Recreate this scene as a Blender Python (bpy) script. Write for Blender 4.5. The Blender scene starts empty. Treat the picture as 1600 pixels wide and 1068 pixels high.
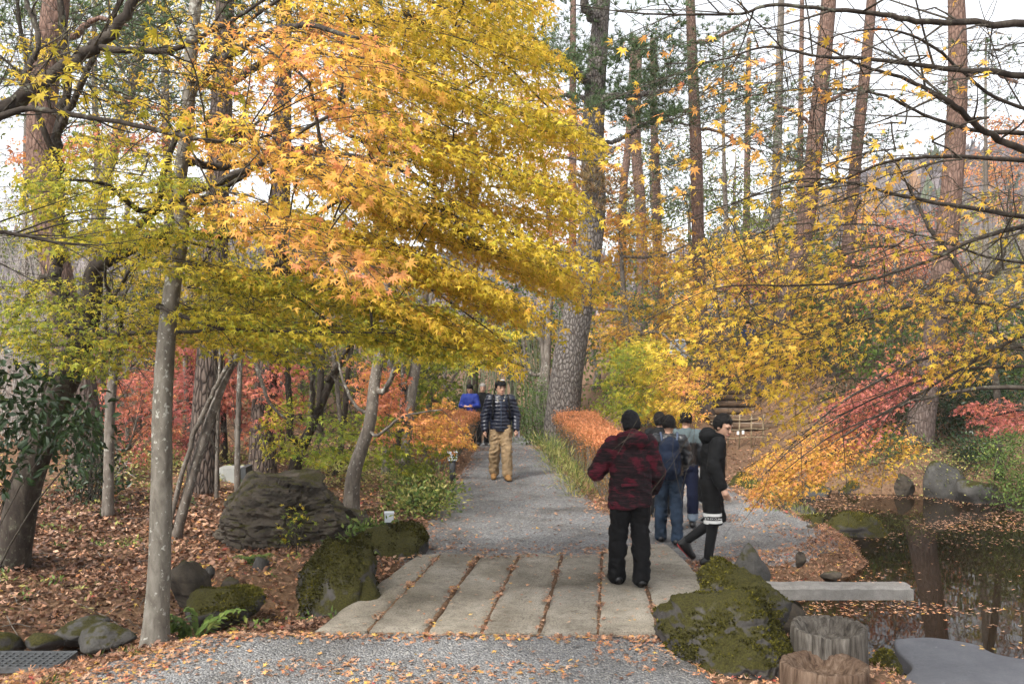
import bpy, math, random
import numpy as np

random.seed(7)
RNG = np.random.default_rng(11)
scene = bpy.context.scene
COL = scene.collection

# ------------------------------------------------------------------ camera
F, CX, CY, H = 1500.0, 800.0, 534.0, 2.4
cam_data = bpy.data.cameras.new('camera')
cam_data.sensor_width = 36.0
cam_data.lens = 36.0 * F / 1600.0
cam_data.clip_start = 0.05
cam_data.clip_end = 3000.0
camera = bpy.data.objects.new('camera', cam_data)
camera.location = (0, 0, H)
camera.rotation_euler = (math.radians(90), 0, 0)
COL.objects.link(camera)
scene.camera = camera

# ------------------------------------------------------------------ overcast sky and soft sun
SUN_ELEV, SUN_AZ = 48.0, 215.0          # azimuth clockwise from +Y: behind the camera, to the left
world = bpy.data.worlds.new('World')
scene.world = world
world.use_nodes = True
wn, wl = world.node_tree.nodes, world.node_tree.links
wn.clear()
sky = wn.new('ShaderNodeTexSky')
sky.sky_type = 'NISHITA'
sky.sun_disc = False
sky.sun_elevation = math.radians(SUN_ELEV)
sky.sun_rotation = math.radians(SUN_AZ)
sky.altitude = 800
sky.air_density = 1.0
sky.dust_density = 3.0
sky.ozone_density = 1.0
hs = wn.new('ShaderNodeHueSaturation')
hs.inputs['Saturation'].default_value = 0.16      # an overcast sky is nearly white
bg = wn.new('ShaderNodeBackground')
bg.inputs['Strength'].default_value = 0.085
wo = wn.new('ShaderNodeOutputWorld')
wl.new(sky.outputs[0], hs.inputs['Color'])
wl.new(hs.outputs[0], bg.inputs['Color'])
wl.new(bg.outputs[0], wo.inputs['Surface'])

sun_data = bpy.data.lights.new('sun', 'SUN')
sun_data.energy = 1.5
sun_data.angle = math.radians(14)
sun_data.color = (1.0, 0.955, 0.88)
sun = bpy.data.objects.new('sun', sun_data)
sun.rotation_euler = (math.radians(90 - SUN_ELEV), 0, math.radians(180 - SUN_AZ))
sun.location = (-6, -8, 20)
COL.objects.link(sun)

scene.view_settings.view_transform = 'Standard'
scene.view_settings.look = 'None'
scene.view_settings.gamma = 1.0
scene.view_settings.use_curve_mapping = False
scene.view_settings.exposure = 2.12
cy = scene.cycles
cy.max_bounces = 4
cy.diffuse_bounces = 2
cy.glossy_bounces = 2
cy.transmission_bounces = 2
cy.transparent_max_bounces = 2
cy.volume_bounces = 0
cy.caustics_reflective = False
cy.caustics_refractive = False
cy.use_adaptive_sampling = True
cy.adaptive_threshold = 0.03


# ------------------------------------------------------------------ numeric helpers
def P(px, py, Y):
    """A point of the place: picture position and distance ahead of the viewer, in metres."""
    return np.array([(px - CX) / F * Y, Y, H - (py - CY) / F * Y])


def G(px, py, z=0.0):
    return P(px, py, (H - z) * F / (py - CY))


def unit(v):
    v = np.asarray(v, float)
    return v / np.maximum(np.linalg.norm(v, axis=-1, keepdims=True), 1e-9)


def sstep(a, b, x):
    t = np.clip((x - a) / (b - a), 0, 1)
    return t * t * (3 - 2 * t)


def _hash(ix, iy, iz):
    h = (ix * 374761393 + iy * 668265263 + iz * 2147483647 + 974711) & 0x7fffffff
    h = ((h ^ (h >> 13)) * 1274126177) & 0x7fffffff
    h = h ^ (h >> 16)
    return (h & 0xffff) / 32767.5 - 1.0


def vnoise(p):
    p = np.asarray(p, float)
    i = np.floor(p).astype(np.int64)
    f = p - i
    u = f * f * (3 - 2 * f)
    x, y, z = i[..., 0], i[..., 1], i[..., 2]
    r = 0
    for dx in (0, 1):
        wx = u[..., 0] if dx else 1 - u[..., 0]
        for dy in (0, 1):
            wy = u[..., 1] if dy else 1 - u[..., 1]
            for dz in (0, 1):
                wz = u[..., 2] if dz else 1 - u[..., 2]
                r = r + wx * wy * wz * _hash(x + dx, y + dy, z + dz)
    return r


def fbm(p, octaves=4, gain=0.5):
    p = np.asarray(p, float)
    a, s, r = 1.0, 0.0, 0
    for o in range(octaves):
        r = r + a * vnoise(p * 2.03 ** o + 17.3 * o)
        s += a
        a *= gain
    return r / s


def fbm2(x, y, sc, octaves=4, seed=0.0):
    return fbm(np.stack([x * sc, y * sc, np.full_like(x, seed)], -1), octaves)


def sdpoly(x, y, poly):
    """Signed distance to a polygon, negative inside."""
    poly = np.asarray(poly, float)
    d = np.full(x.shape, 1e18)
    inside = np.zeros(x.shape, bool)
    n = len(poly)
    for k in range(n):
        a, b = poly[k], poly[(k + 1) % n]
        e = b - a
        wx, wy = x - a[0], y - a[1]
        t = np.clip((wx * e[0] + wy * e[1]) / (e @ e), 0, 1)
        d = np.minimum(d, (wx - t * e[0]) ** 2 + (wy - t * e[1]) ** 2)
        c = (a[1] > y) != (b[1] > y)
        xi = a[0] + (y - a[1]) * e[0] / (e[1] if abs(e[1]) > 1e-12 else 1e-12)
        inside ^= c & (x < xi)
    return np.where(inside, -1, 1) * np.sqrt(d)


def dline(x, y, pts):
    d = np.full(x.shape, 1e18)
    for a, b in zip(pts[:-1], pts[1:]):
        a, b = np.array(a, float), np.array(b, float)
        e = b - a
        t = np.clip(((x - a[0]) * e[0] + (y - a[1]) * e[1]) / (e @ e), 0, 1)
        d = np.minimum(d, (x - a[0] - t * e[0]) ** 2 + (y - a[1] - t * e[1]) ** 2)
    return np.sqrt(d)


def smooth_path(pts, n):
    """Catmull-Rom through the rows of pts (any width), n points."""
    p = np.asarray(pts, float)
    if len(p) == 2:
        t = np.linspace(0, 1, n)[:, None]
        return p[0] * (1 - t) + p[1] * t
    q = np.vstack([2 * p[0] - p[1], p, 2 * p[-1] - p[-2]])
    seg = np.linspace(0, len(p) - 1 - 1e-9, n)
    i = np.floor(seg).astype(int)
    t = (seg - i)[:, None]
    a, b, c, d = q[i], q[i + 1], q[i + 2], q[i + 3]
    return 0.5 * (2 * b + (c - a) * t + (2 * a - 5 * b + 4 * c - d) * t ** 2 + (3 * b - a - 3 * c + d) * t ** 3)


# ------------------------------------------------------------------ mesh building
class Geo:
    def __init__(self):
        self.v, self.f, self.h, self.n = [], [], [], 0
        self.pend = {}

    def add(self, V, Fc, hue=None):
        V = np.asarray(V, np.float64).reshape(-1, 3)
        self.v.append(V)
        for a in (Fc if isinstance(Fc, list) else [Fc]):
            self.f.append(np.asarray(a, np.int64) + self.n)
        self.h.append(np.zeros(len(V)) if hue is None else np.broadcast_to(np.asarray(hue, float), (len(V),)))
        self.n += len(V)

    def tube(self, pts, rad, k=6, caps=True, wob=0.0, hue=None, seed=0.0):
        pts = np.asarray(pts, float)
        rad = np.broadcast_to(np.asarray(rad, float), (len(pts),))
        n = len(pts)
        if not caps and not wob and hue is None and n > 2:
            self.pend.setdefault((n, k), []).append((pts, rad))      # plain twigs are built together in flush()
            return
        tan = np.gradient(pts, axis=0)
        tan = unit(tan)
        ref = np.array([0.0, 0, 1]) if abs(tan[0][2]) < 0.8 else np.array([1.0, 0, 0])
        u = unit(np.cross(tan, ref))
        w = np.cross(tan, u)
        ang = np.linspace(0, 2 * math.pi, k, endpoint=False)
        ring = np.cos(ang)[None, :, None] * u[:, None, :] + np.sin(ang)[None, :, None] * w[:, None, :]
        rr = rad[:, None] * np.ones((1, k))
        if wob:
            q = pts[:, None, :] + ring * rad[:, None, None]
            rr = rr * (1 + wob * fbm(q * np.array([5.0, 5.0, 1.6]) + seed, 3))
        V = pts[:, None, :] + ring * rr[:, :, None]
        i = np.arange(n - 1)[:, None] * k
        j = np.arange(k)[None, :]
        j2 = (j + 1) % k
        Q = np.stack([i + j, i + k + j, i + k + j2, i + j2], -1).reshape(-1, 4)
        fs = [Q]
        V = V.reshape(-1, 3)
        if caps:
            V = np.vstack([V, pts[0], pts[-1] + tan[-1] * rad[-1] * 0.5])
            jj = np.arange(k)
            fs.append(np.stack([jj, (jj + 1) % k, np.full(k, n * k)], -1))
            fs.append(np.stack([(n - 1) * k + (jj + 1) % k, (n - 1) * k + jj, np.full(k, n * k + 1)], -1))
        self.add(V, fs, hue)

    def flush(self):
        pend, self.pend = self.pend, {}
        for (n, k), items in pend.items():
            pts = np.stack([a for a, _ in items])
            rad = np.stack([b for _, b in items])
            m = len(items)
            tan = np.empty_like(pts)
            tan[:, 1:-1] = pts[:, 2:] - pts[:, :-2]
            tan[:, 0] = pts[:, 1] - pts[:, 0]
            tan[:, -1] = pts[:, -1] - pts[:, -2]
            tan = unit(tan)
            ref = np.where(np.abs(tan[:, :1, 2:3]) < 0.8, np.array([0.0, 0, 1]), np.array([1.0, 0, 0]))
            u = unit(np.cross(tan, np.broadcast_to(ref, tan.shape)))
            w = np.cross(tan, u)
            ang = np.linspace(0, 2 * math.pi, k, endpoint=False)
            ring = np.cos(ang)[:, None] * u[:, :, None, :] + np.sin(ang)[:, None] * w[:, :, None, :]
            V = pts[:, :, None, :] + ring * rad[:, :, None, None]
            i = np.arange(n - 1)[:, None] * k
            j = np.arange(k)[None, :]
            j2 = (j + 1) % k
            Q = np.stack([i + j, i + k + j, i + k + j2, i + j2], -1).reshape(-1, 4)
            self.add(V.reshape(-1, 3), (Q[None] + (np.arange(m) * n * k)[:, None, None]).reshape(-1, 4))

    def box(self, c, s, rz=0.0, hue=None):
        c, s = np.asarray(c, float), np.asarray(s, float) / 2
        V = np.array([[x, y, z] for x in (-1, 1) for y in (-1, 1) for z in (-1, 1)], float) * s
        co, si = math.cos(rz), math.sin(rz)
        V = np.stack([V[:, 0] * co - V[:, 1] * si, V[:, 0] * si + V[:, 1] * co, V[:, 2]], -1) + c
        self.add(V, np.array([[0, 1, 3, 2], [4, 6, 7, 5], [0, 4, 5, 1], [2, 3, 7, 6], [0, 2, 6, 4], [1, 5, 7, 3]]), hue)

    def grid(self, V, nu, nv, flip=False, hue=None):
        i, j = np.meshgrid(np.arange(nu - 1), np.arange(nv - 1), indexing='ij')
        a = (i * nv + j).ravel()
        Q = np.stack([a, a + nv, a + nv + 1, a + 1], -1)
        self.add(V, Q[:, ::-1] if flip else Q, hue)

    def mesh(self, name, offset=(0, 0, 0), smooth=True, hue=False):
        self.flush()
        me = bpy.data.meshes.new(name)
        if not self.v:
            return me
        V = np.vstack(self.v) - np.asarray(offset, float)
        me.vertices.add(len(V))
        me.vertices.foreach_set('co', V.astype(np.float32).ravel())
        sizes = np.concatenate([np.full(len(a), a.shape[1]) for a in self.f])
        loops = np.concatenate([a.ravel() for a in self.f])
        me.loops.add(len(loops))
        me.loops.foreach_set('vertex_index', loops.astype(np.int32))
        me.polygons.add(len(sizes))
        start = np.concatenate([[0], np.cumsum(sizes)[:-1]])
        me.polygons.foreach_set('loop_start', start.astype(np.int32))
        me.polygons.foreach_set('loop_total', sizes.astype(np.int32))
        me.polygons.foreach_set('use_smooth', np.full(len(sizes), smooth, bool))
        if hue:
            at = me.attributes.new('hue', 'FLOAT', 'POINT')
            at.data.foreach_set('value', np.concatenate(self.h).astype(np.float32))
        me.update(calc_edges=True)
        return me


def link(name, data, mat=None, parent=None, loc=(0, 0, 0), kind=None):
    o = bpy.data.objects.new(name, data)
    COL.objects.link(o)
    if mat is not None and data is not None and not data.materials:
        data.materials.append(mat)
    o.location = loc
    if parent is not None:
        o.parent = parent
    if kind:
        o['kind'] = kind
    return o


def part(name, geo, mat, parent, smooth=True, hue=False, kind=None):
    """A mesh of world coordinates below a thing whose Empty is not rotated."""
    base = parent.location if parent.parent is None else parent.parent.location
    return link(name, geo.mesh(name, tuple(base), smooth, hue), mat, parent, kind=kind)


def tag(o, label, cat, group=None, kind=None):
    o['label'] = label
    o['category'] = cat
    if group:
        o['group'] = group
    if kind:
        o['kind'] = kind
    return o


def thing(name, label, cat, loc=(0, 0, 0), group=None):
    o = bpy.data.objects.new(name, None)
    o.empty_display_size = 0.2
    COL.objects.link(o)
    o.location = tuple(loc)
    return tag(o, label, cat, group)


def solo(name, geo, mat, label, cat, loc=(0, 0, 0), group=None, smooth=True, hue=False):
    o = link(name, geo.mesh(name, loc, smooth, hue), mat, None, loc=tuple(loc))
    return tag(o, label, cat, group)


def struct(name, geo, mat, smooth=True, hue=False):
    return link(name, geo.mesh(name, (0, 0, 0), smooth, hue), mat, None, kind='structure')


# ------------------------------------------------------------------ materials
class NT:
    def __init__(self, name):
        self.m = bpy.data.materials.new(name)
        self.m.use_nodes = True
        self.t = self.m.node_tree
        self.b = self.t.nodes['Principled BSDF']
        self.out = self.t.nodes['Material Output']

    def n(self, kind, **kw):
        nd = self.t.nodes.new('ShaderNode' + kind)
        for k, v in kw.items():
            if k in nd.inputs:
                nd.inputs[k].default_value = v
            else:
                setattr(nd, k, v)
        return nd

    def l(self, a, b):
        self.t.links.new(a, b)
        return self

    def coord(self, scale=(1, 1, 1), kind='Object'):
        c = self.n('TexCoord')
        mp = self.n('Mapping')
        mp.inputs['Scale'].default_value = scale
        self.l(c.outputs[kind], mp.inputs['Vector'])
        return mp.outputs[0]

    def noise(self, vec, scale, detail=4.0, rough=0.55, dist=0.0):
        nd = self.n('TexNoise')
        nd.inputs['Scale'].default_value = scale
        nd.inputs['Detail'].default_value = detail
        nd.inputs['Roughness'].default_value = rough
        nd.inputs['Distortion'].default_value = dist
        self.l(vec, nd.inputs['Vector'])
        return nd.outputs['Fac']

    def voro(self, vec, scale, feature='F1', out='Distance'):
        nd = self.n('TexVoronoi')
        nd.feature = feature
        nd.inputs['Scale'].default_value = scale
        self.l(vec, nd.inputs['Vector'])
        return nd.outputs[out]

    def ramp(self, fac, stops, interp='LINEAR'):
        nd = self.n('ValToRGB')
        cr = nd.color_ramp
        cr.interpolation = interp
        while len(cr.elements) < len(stops):
            cr.elements.new(0.5)
        for e, (p, c) in zip(cr.elements, stops):
            e.position = p
            e.color = (c, c, c, 1) if isinstance(c, (int, float)) else (*c, 1)
        self.l(fac, nd.inputs['Fac'])
        return nd.outputs['Color']

    def mix(self, fac, a, b, mode='MIX'):
        nd = self.n('Mix', data_type='RGBA', blend_type=mode)
        for s, v in ((nd.inputs[0], fac), (nd.inputs[6], a), (nd.inputs[7], b)):
            if hasattr(v, 'links') or hasattr(v, 'is_linked'):
                self.l(v, s)
            elif isinstance(v, (int, float)):
                s.default_value = v if s.type == 'VALUE' else (v, v, v, 1)
            else:
                s.default_value = (*v, 1)
        return nd.outputs[2]

    def math(self, op, a, b=0.5, clamp=False):
        nd = self.n('Math', operation=op, use_clamp=clamp)
        for s, v in ((nd.inputs[0], a), (nd.inputs[1], b)):
            if isinstance(v, (int, float)):
                s.default_value = v
            else:
                self.l(v, s)
        return nd.outputs[0]

    def bump(self, h, strength=0.5, dist=0.02):
        nd = self.n('Bump')
        nd.inputs['Strength'].default_value = strength
        nd.inputs['Distance'].default_value = dist
        self.l(h, nd.inputs['Height'])
        self.l(nd.outputs[0], self.b.inputs['Normal'])
        return self

    def base(self, col, rough=0.8, spec=0.3):
        if hasattr(col, 'is_linked'):
            self.l(col, self.b.inputs['Base Color'])
        else:
            self.b.inputs['Base Color'].default_value = (*col, 1)
        if hasattr(rough, 'is_linked'):
            self.l(rough, self.b.inputs['Roughness'])
        else:
            self.b.inputs['Roughness'].default_value = rough
        self.b.inputs['Specular IOR Level'].default_value = spec
        return self


def leaf_material(name, stops, trans=0.38, rough=0.5, spec=0.25, jitter=0.3):
    m = NT(name)
    at = m.n('Attribute', attribute_name='hue')
    geo = m.n('NewGeometry')
    col = m.ramp(at.outputs['Fac'], stops)
    br = m.math('MULTIPLY_ADD', geo.outputs['Random Per Island'], 2 * jitter)
    br.node.inputs[2].default_value = 1 - jitter
    col = m.mix(1.0, col, br, 'MULTIPLY')
    m.base(col, rough, spec)
    tr = m.n('BsdfTranslucent')
    m.l(col, tr.inputs['Color'])
    mx = m.n('MixShader')
    mx.inputs[0].default_value = trans
    m.l(m.b.outputs[0], mx.inputs[1])
    m.l(tr.outputs[0], mx.inputs[2])
    m.l(mx.outputs[0], m.out.inputs['Surface'])
    return m.m


AUTUMN = [(0.00, (0.030, 0.055, 0.014)), (0.14, (0.085, 0.140, 0.020)), (0.30, (0.23, 0.26, 0.028)),
          (0.43, (0.50, 0.40, 0.036)), (0.55, (0.70, 0.48, 0.060)), (0.67, (0.70, 0.37, 0.085)),
          (0.78, (0.64, 0.265, 0.105)), (0.88, (0.56, 0.20, 0.13)), (1.00, (0.48, 0.155, 0.145))]
LITTER = [(0.0, (0.060, 0.032, 0.022)), (0.3, (0.155, 0.078, 0.048)), (0.5, (0.29, 0.150, 0.090)),
          (0.66, (0.46, 0.29, 0.19)), (0.8, (0.52, 0.215, 0.095)), (0.9, (0.60, 0.40, 0.09)), (1.0, (0.36, 0.075, 0.055))]
M = {}
M['leaf'] = leaf_material('maple_leaf', AUTUMN, trans=0.44)
M['litter'] = leaf_material('fallen_leaf', LITTER, trans=0.12, rough=0.55, spec=0.35, jitter=0.35)
M['needle'] = leaf_material('pine_needle', [(0, (0.05, 0.085, 0.035)), (0.6, (0.10, 0.15, 0.06)), (1, (0.24, 0.14, 0.06))], 0.2)
M['glossy'] = leaf_material('evergreen_leaf', [(0, (0.012, 0.024, 0.009)), (0.6, (0.024, 0.046, 0.015)), (1, (0.12, 0.16, 0.03))], 0.15, 0.35, 0.3)
M['bush'] = leaf_material('bush_leaf', [(0, (0.045, 0.085, 0.025)), (0.5, (0.12, 0.18, 0.04)), (0.8, (0.34, 0.33, 0.09)), (1, (0.45, 0.40, 0.16))], 0.3)
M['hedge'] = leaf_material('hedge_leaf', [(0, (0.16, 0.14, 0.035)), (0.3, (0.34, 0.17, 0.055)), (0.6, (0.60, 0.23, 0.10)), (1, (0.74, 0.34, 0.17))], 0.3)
M['moss_blade'] = leaf_material('moss_blade', [(0, (0.014, 0.012, 0.006)), (0.4, (0.040, 0.038, 0.010)), (0.7, (0.11, 0.10, 0.018)), (1, (0.22, 0.19, 0.036))], 0.15, 0.9, 0.05)


def bark(name, c0, c1, c2, vscale=(9, 9, 2.2), plates=True, lichen=None, bump=0.6, dist=0.02):
    m = NT(name)
    v = m.coord(vscale)
    nz = m.noise(v, 1.6, 6, 0.65, 0.4)
    if plates:
        w = m.n('TexNoise')
        w.inputs['Scale'].default_value = 1.2
        m.l(v, w.inputs['Vector'])
        vv = m.mix(0.25, v, w.outputs['Color'], 'ADD')
        cr = m.voro(vv, 1.0, 'DISTANCE_TO_EDGE')
        h = m.ramp(cr, [(0.0, 0.0), (0.09, 0.55), (0.3, 1.0)])
        col = m.mix(h, c0, m.ramp(nz, [(0.3, c1), (0.7, c2)]))
        hh = m.mix(0.35, h, nz)
        m.bump(hh, bump, dist)
    else:
        col = m.ramp(nz, [(0.28, c0), (0.5, c1), (0.75, c2)])
        m.bump(nz, bump, dist)
    if lichen:
        o = m.coord((1, 1, 0.8))
        l1 = m.noise(o, 26, 4, 0.6)
        l2 = m.noise(o, 1.4, 3)
        ls = m.math('ADD', l1, m.math('MULTIPLY', l2, 0.55))
        k = m.ramp(ls, [(0.87, 0.0), (0.93, 0.85)])
        col = m.mix(k, col, lichen)
    m.base(col, 0.9, 0.2)
    return m.m


M['bark_smooth'] = bark('smooth_grey_bark', (0.070, 0.061, 0.049), (0.145, 0.130, 0.108), (0.23, 0.213, 0.185), (9, 9, 3.2), False, (0.38, 0.38, 0.34), 0.6, 0.010)
M['bark_dark'] = bark('dark_maple_bark', (0.016, 0.012, 0.010), (0.038, 0.030, 0.024), (0.085, 0.072, 0.057), (9, 9, 3), False, (0.115, 0.115, 0.085), 0.7, 0.014)
M['bark_grey'] = bark('grey_maple_bark', (0.06, 0.05, 0.042), (0.13, 0.11, 0.092), (0.25, 0.225, 0.195), (8, 8, 3), False, (0.34, 0.33, 0.29), 0.5, 0.012)
M['bark_pine'] = bark('old_pine_bark', (0.045, 0.036, 0.031), (0.13, 0.112, 0.10), (0.25, 0.225, 0.205), (17, 17, 8.0), True, None, 1.0, 0.03)
M['bark_pinedark'] = bark('dark_pine_bark', (0.018, 0.013, 0.011), (0.075, 0.055, 0.045), (0.17, 0.13, 0.108), (17, 17, 5), True, None, 1.0, 0.03)
M['bark_red'] = bark('red_pine_bark', (0.06, 0.032, 0.024), (0.23, 0.125, 0.088), (0.38, 0.235, 0.175), (11, 11, 3.2), True, None, 0.8, 0.02)
M['twig'] = bark('dark_twig', (0.026, 0.021, 0.016), (0.052, 0.044, 0.034), (0.10, 0.086, 0.064), (20, 20, 20), False, None, 0.2, 0.004)
M['twig_pale'] = bark('pale_twig', (0.16, 0.14, 0.12), (0.30, 0.27, 0.25), (0.46, 0.43, 0.40), (20, 20, 20), False, None, 0.2, 0.004)


def plain(name, col, rough=0.7, spec=0.3, bump_scale=None, bump=0.3, var=0.25, dist=0.005, metallic=0.0):
    m = NT(name)
    if bump_scale:
        v = m.coord()
        nz = m.noise(v, bump_scale, 5, 0.6)
        c = np.array(col)
        m.base(m.ramp(nz, [(0.25, tuple(c * (1 - var))), (0.75, tuple(np.minimum(c * (1 + var), 0.95)))]), rough, spec)
        m.bump(nz, bump, dist)
    else:
        m.base(col, rough, spec)
    m.b.inputs['Metallic'].default_value = metallic
    return m.m


def gravel_material():
    m = NT('gravel')
    v = m.coord()
    a = m.voro(v, 60, 'F1', 'Color')
    g = m.n('SeparateColor')
    m.l(a, g.inputs[0])
    d = m.voro(v, 60, 'F1', 'Distance')
    big = m.noise(v, 0.9, 4, 0.6)
    stone = m.ramp(g.outputs[0], [(0.0, (0.115, 0.116, 0.120)), (0.5, (0.205, 0.206, 0.209)), (0.85, (0.275, 0.273, 0.270)), (1.0, (0.38, 0.37, 0.35))])
    tone = m.ramp(big, [(0.32, (0.46, 0.43, 0.40)), (0.46, (0.80, 0.79, 0.78)), (0.60, (1.05, 1.05, 1.05))])
    m.base(m.mix(1.0, stone, tone, 'MULTIPLY'), 0.85, 0.3)
    h = m.math('SUBTRACT', 1.0, d)
    m.bump(h, 1.0, 0.02)
    return m.m


def soil_material():
    m = NT('leafy_soil')
    v = m.coord()
    nz = m.noise(v, 3.0, 6, 0.7)
    vo = m.n('TexVoronoi')
    vo.inputs['Scale'].default_value = 26
    m.l(v, vo.inputs['Vector'])
    g = m.n('SeparateColor')
    m.l(vo.outputs['Color'], g.inputs[0])
    c1 = m.ramp(g.outputs[0], [(0, (0.07, 0.036, 0.022)), (0.4, (0.17, 0.082, 0.045)), (0.75, (0.28, 0.16, 0.085)), (1, (0.36, 0.24, 0.15))])
    c2 = m.ramp(nz, [(0.35, (0.055, 0.040, 0.028)), (0.7, (0.14, 0.095, 0.06))])
    nf = m.noise(v, 22, 6, 0.75)
    c3 = m.ramp(nf, [(0.3, (0.045, 0.028, 0.018)), (0.5, (0.15, 0.085, 0.05)), (0.68, (0.30, 0.19, 0.11))])
    m.base(m.mix(0.6, m.mix(0.25, c2, c1), c3), 0.95, 0.15)
    m.bump(m.mix(0.5, nz, nf), 1.0, 0.04)
    return m.m


def stone_material(name, c0, c1, moss=0.0, scale=2.5, strata=0.0, moss_cols=((0.015, 0.014, 0.006), (0.085, 0.078, 0.017)), bump=0.8):
    m = NT(name)
    v = m.coord()
    n1 = m.noise(v, scale, 8, 0.68)
    n2 = m.noise(v, scale * 9, 5, 0.6)
    h = m.mix(0.35, n1, n2)
    col = m.ramp(h, [(0.3, c0), (0.7, c1)])
    pale = m.noise(v, scale * 3.3, 6, 0.7)
    col = m.mix(m.ramp(pale, [(0.62, 0.0), (0.72, 0.55)]), col, tuple(min(0.6, x * 1.9) for x in c1))
    if strata:
        sv = m.coord((0.7, 0.7, strata))
        sn = m.noise(sv, 2.2, 6, 0.6, 0.6)
        h = m.mix(0.5, h, sn)
        col = m.mix(m.ramp(sn, [(0.38, 0.75), (0.5, 0.0)]), col, tuple(x * 0.45 for x in c0))
    if moss > 0:
        ge = m.n('NewGeometry')
        sp = m.n('SeparateXYZ')
        m.l(ge.outputs['Normal'], sp.inputs[0])
        mn = m.noise(v, scale * 1.3, 6, 0.65)
        k = m.math('ADD', m.math('MULTIPLY', sp.outputs[2], 0.35), mn)
        k = m.ramp(k, [(0.98 - 0.62 * moss, 0.0), (1.10 - 0.62 * moss, 1.0)])
        fine = m.noise(v, scale * 22, 5, 0.7)
        mc = m.ramp(fine, [(0.3, moss_cols[0]), (0.7, moss_cols[1])])
        col = m.mix(k, col, mc)
        h = m.mix(k, h, fine)
    m.base(col, 0.92, 0.2)
    m.bump(h, bump, 0.03)
    return m.m


def slab_material():
    m = NT('hewn_slab_stone')
    v = m.coord()
    big = m.noise(v, 1.3, 5, 0.65)
    mid = m.noise(v, 9, 6, 0.7)
    fine = m.noise(v, 70, 4, 0.7)
    col = m.ramp(big, [(0.3, (0.17, 0.15, 0.12)), (0.5, (0.29, 0.265, 0.222)), (0.7, (0.37, 0.342, 0.295))])
    col = m.mix(0.75, col, m.ramp(mid, [(0.28, (0.50, 0.48, 0.44)), (0.5, (1, 1, 1)), (0.75, (1.15, 1.13, 1.1))]), 'MULTIPLY')
    col = m.mix(0.8, col, m.ramp(fine, [(0.36, (0.42, 0.40, 0.37)), (0.5, (1, 1, 1)), (0.68, (1.25, 1.22, 1.2))]), 'MULTIPLY')
    oi = m.n('ObjectInfo')
    col = m.mix(1.0, col, m.ramp(oi.outputs['Random'], [(0.0, (0.80, 0.79, 0.77)), (0.5, (0.97, 0.96, 0.95)), (1.0, (1.12, 1.10, 1.06))]), 'MULTIPLY')
    damp = m.noise(v, 0.55, 3, 0.6)
    col = m.mix(1.0, col, m.ramp(damp, [(0.38, (0.68, 0.67, 0.65)), (0.5, (1, 1, 1))]), 'MULTIPLY')
    pit = m.noise(v, 24, 3, 0.5)
    col = m.mix(m.ramp(pit, [(0.66, 0.0), (0.72, 0.7)]), col, (0.07, 0.06, 0.05))
    m.base(col, 0.92, 0.2)
    m.bump(m.mix(0.4, mid, fine), 1.0, 0.02)
    return m.m


M['gravel'] = gravel_material()
M['soil'] = soil_material()
M['slab'] = slab_material()
M['bench_stone'] = stone_material('granite', (0.12, 0.113, 0.104), (0.27, 0.257, 0.24), 0.0, 9.0, 0, bump=0.8)
M['rock'] = stone_material('dark_rock', (0.020, 0.017, 0.014), (0.095, 0.078, 0.060), 0.36, 3.0, 4.6, bump=1.0)
M['rock_grey'] = stone_material('grey_rock', (0.030, 0.029, 0.027), (0.095, 0.090, 0.083), 0.45, 5.5, bump=1.0)
M['rock_moss'] = stone_material('mossy_rock', (0.022, 0.021, 0.020), (0.085, 0.078, 0.072), 0.74, 3.2, bump=1.0)
M['slate'] = stone_material('flat_slate', (0.085, 0.088, 0.10), (0.15, 0.152, 0.165), 0.0, 4.0, 0, bump=0.25)


def water_material():
    m = NT('pond_water')
    m.base((0.014, 0.009, 0.005), 0.02, 0.5)
    m.b.inputs['IOR'].default_value = 1.14
    m.b.inputs['Transmission Weight'].default_value = 0.0
    v = m.coord((1, 1, 1))
    m.bump(m.noise(v, 1.6, 2, 0.5), 0.05, 0.02)
    return m.m


M['water'] = water_material()

# ------------------------------------------------------------------ leaf shapes


def star(angles, radii, notch, zcup=-0.16):
    """A palmate leaf: one kite per lobe around the stalk end."""
    a = np.radians(angles)
    order = np.argsort(a)
    a, r = a[order], np.array(radii)[order]
    na = np.concatenate([[a[0] - 0.38], (a[:-1] + a[1:]) / 2, [a[-1] + 0.38]])
    nr = np.full(len(na), notch)
    nr[0] = nr[-1] = 0.22
    V = [[0, 0, 0]]
    for t, q in zip(na, nr):
        V.append([math.sin(t) * q, math.cos(t) * q, zcup * 0.2 * q])
    for t, q in zip(a, r):
        V.append([math.sin(t) * q, math.cos(t) * q, zcup * q * q])
    k = len(a)
    Fc = [[0, 1 + i + 1, 1 + len(na) + i, 1 + i] for i in range(k)]
    V = np.array(V)
    V[:, 1] += 0.1
    return V, np.array(Fc)


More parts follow.
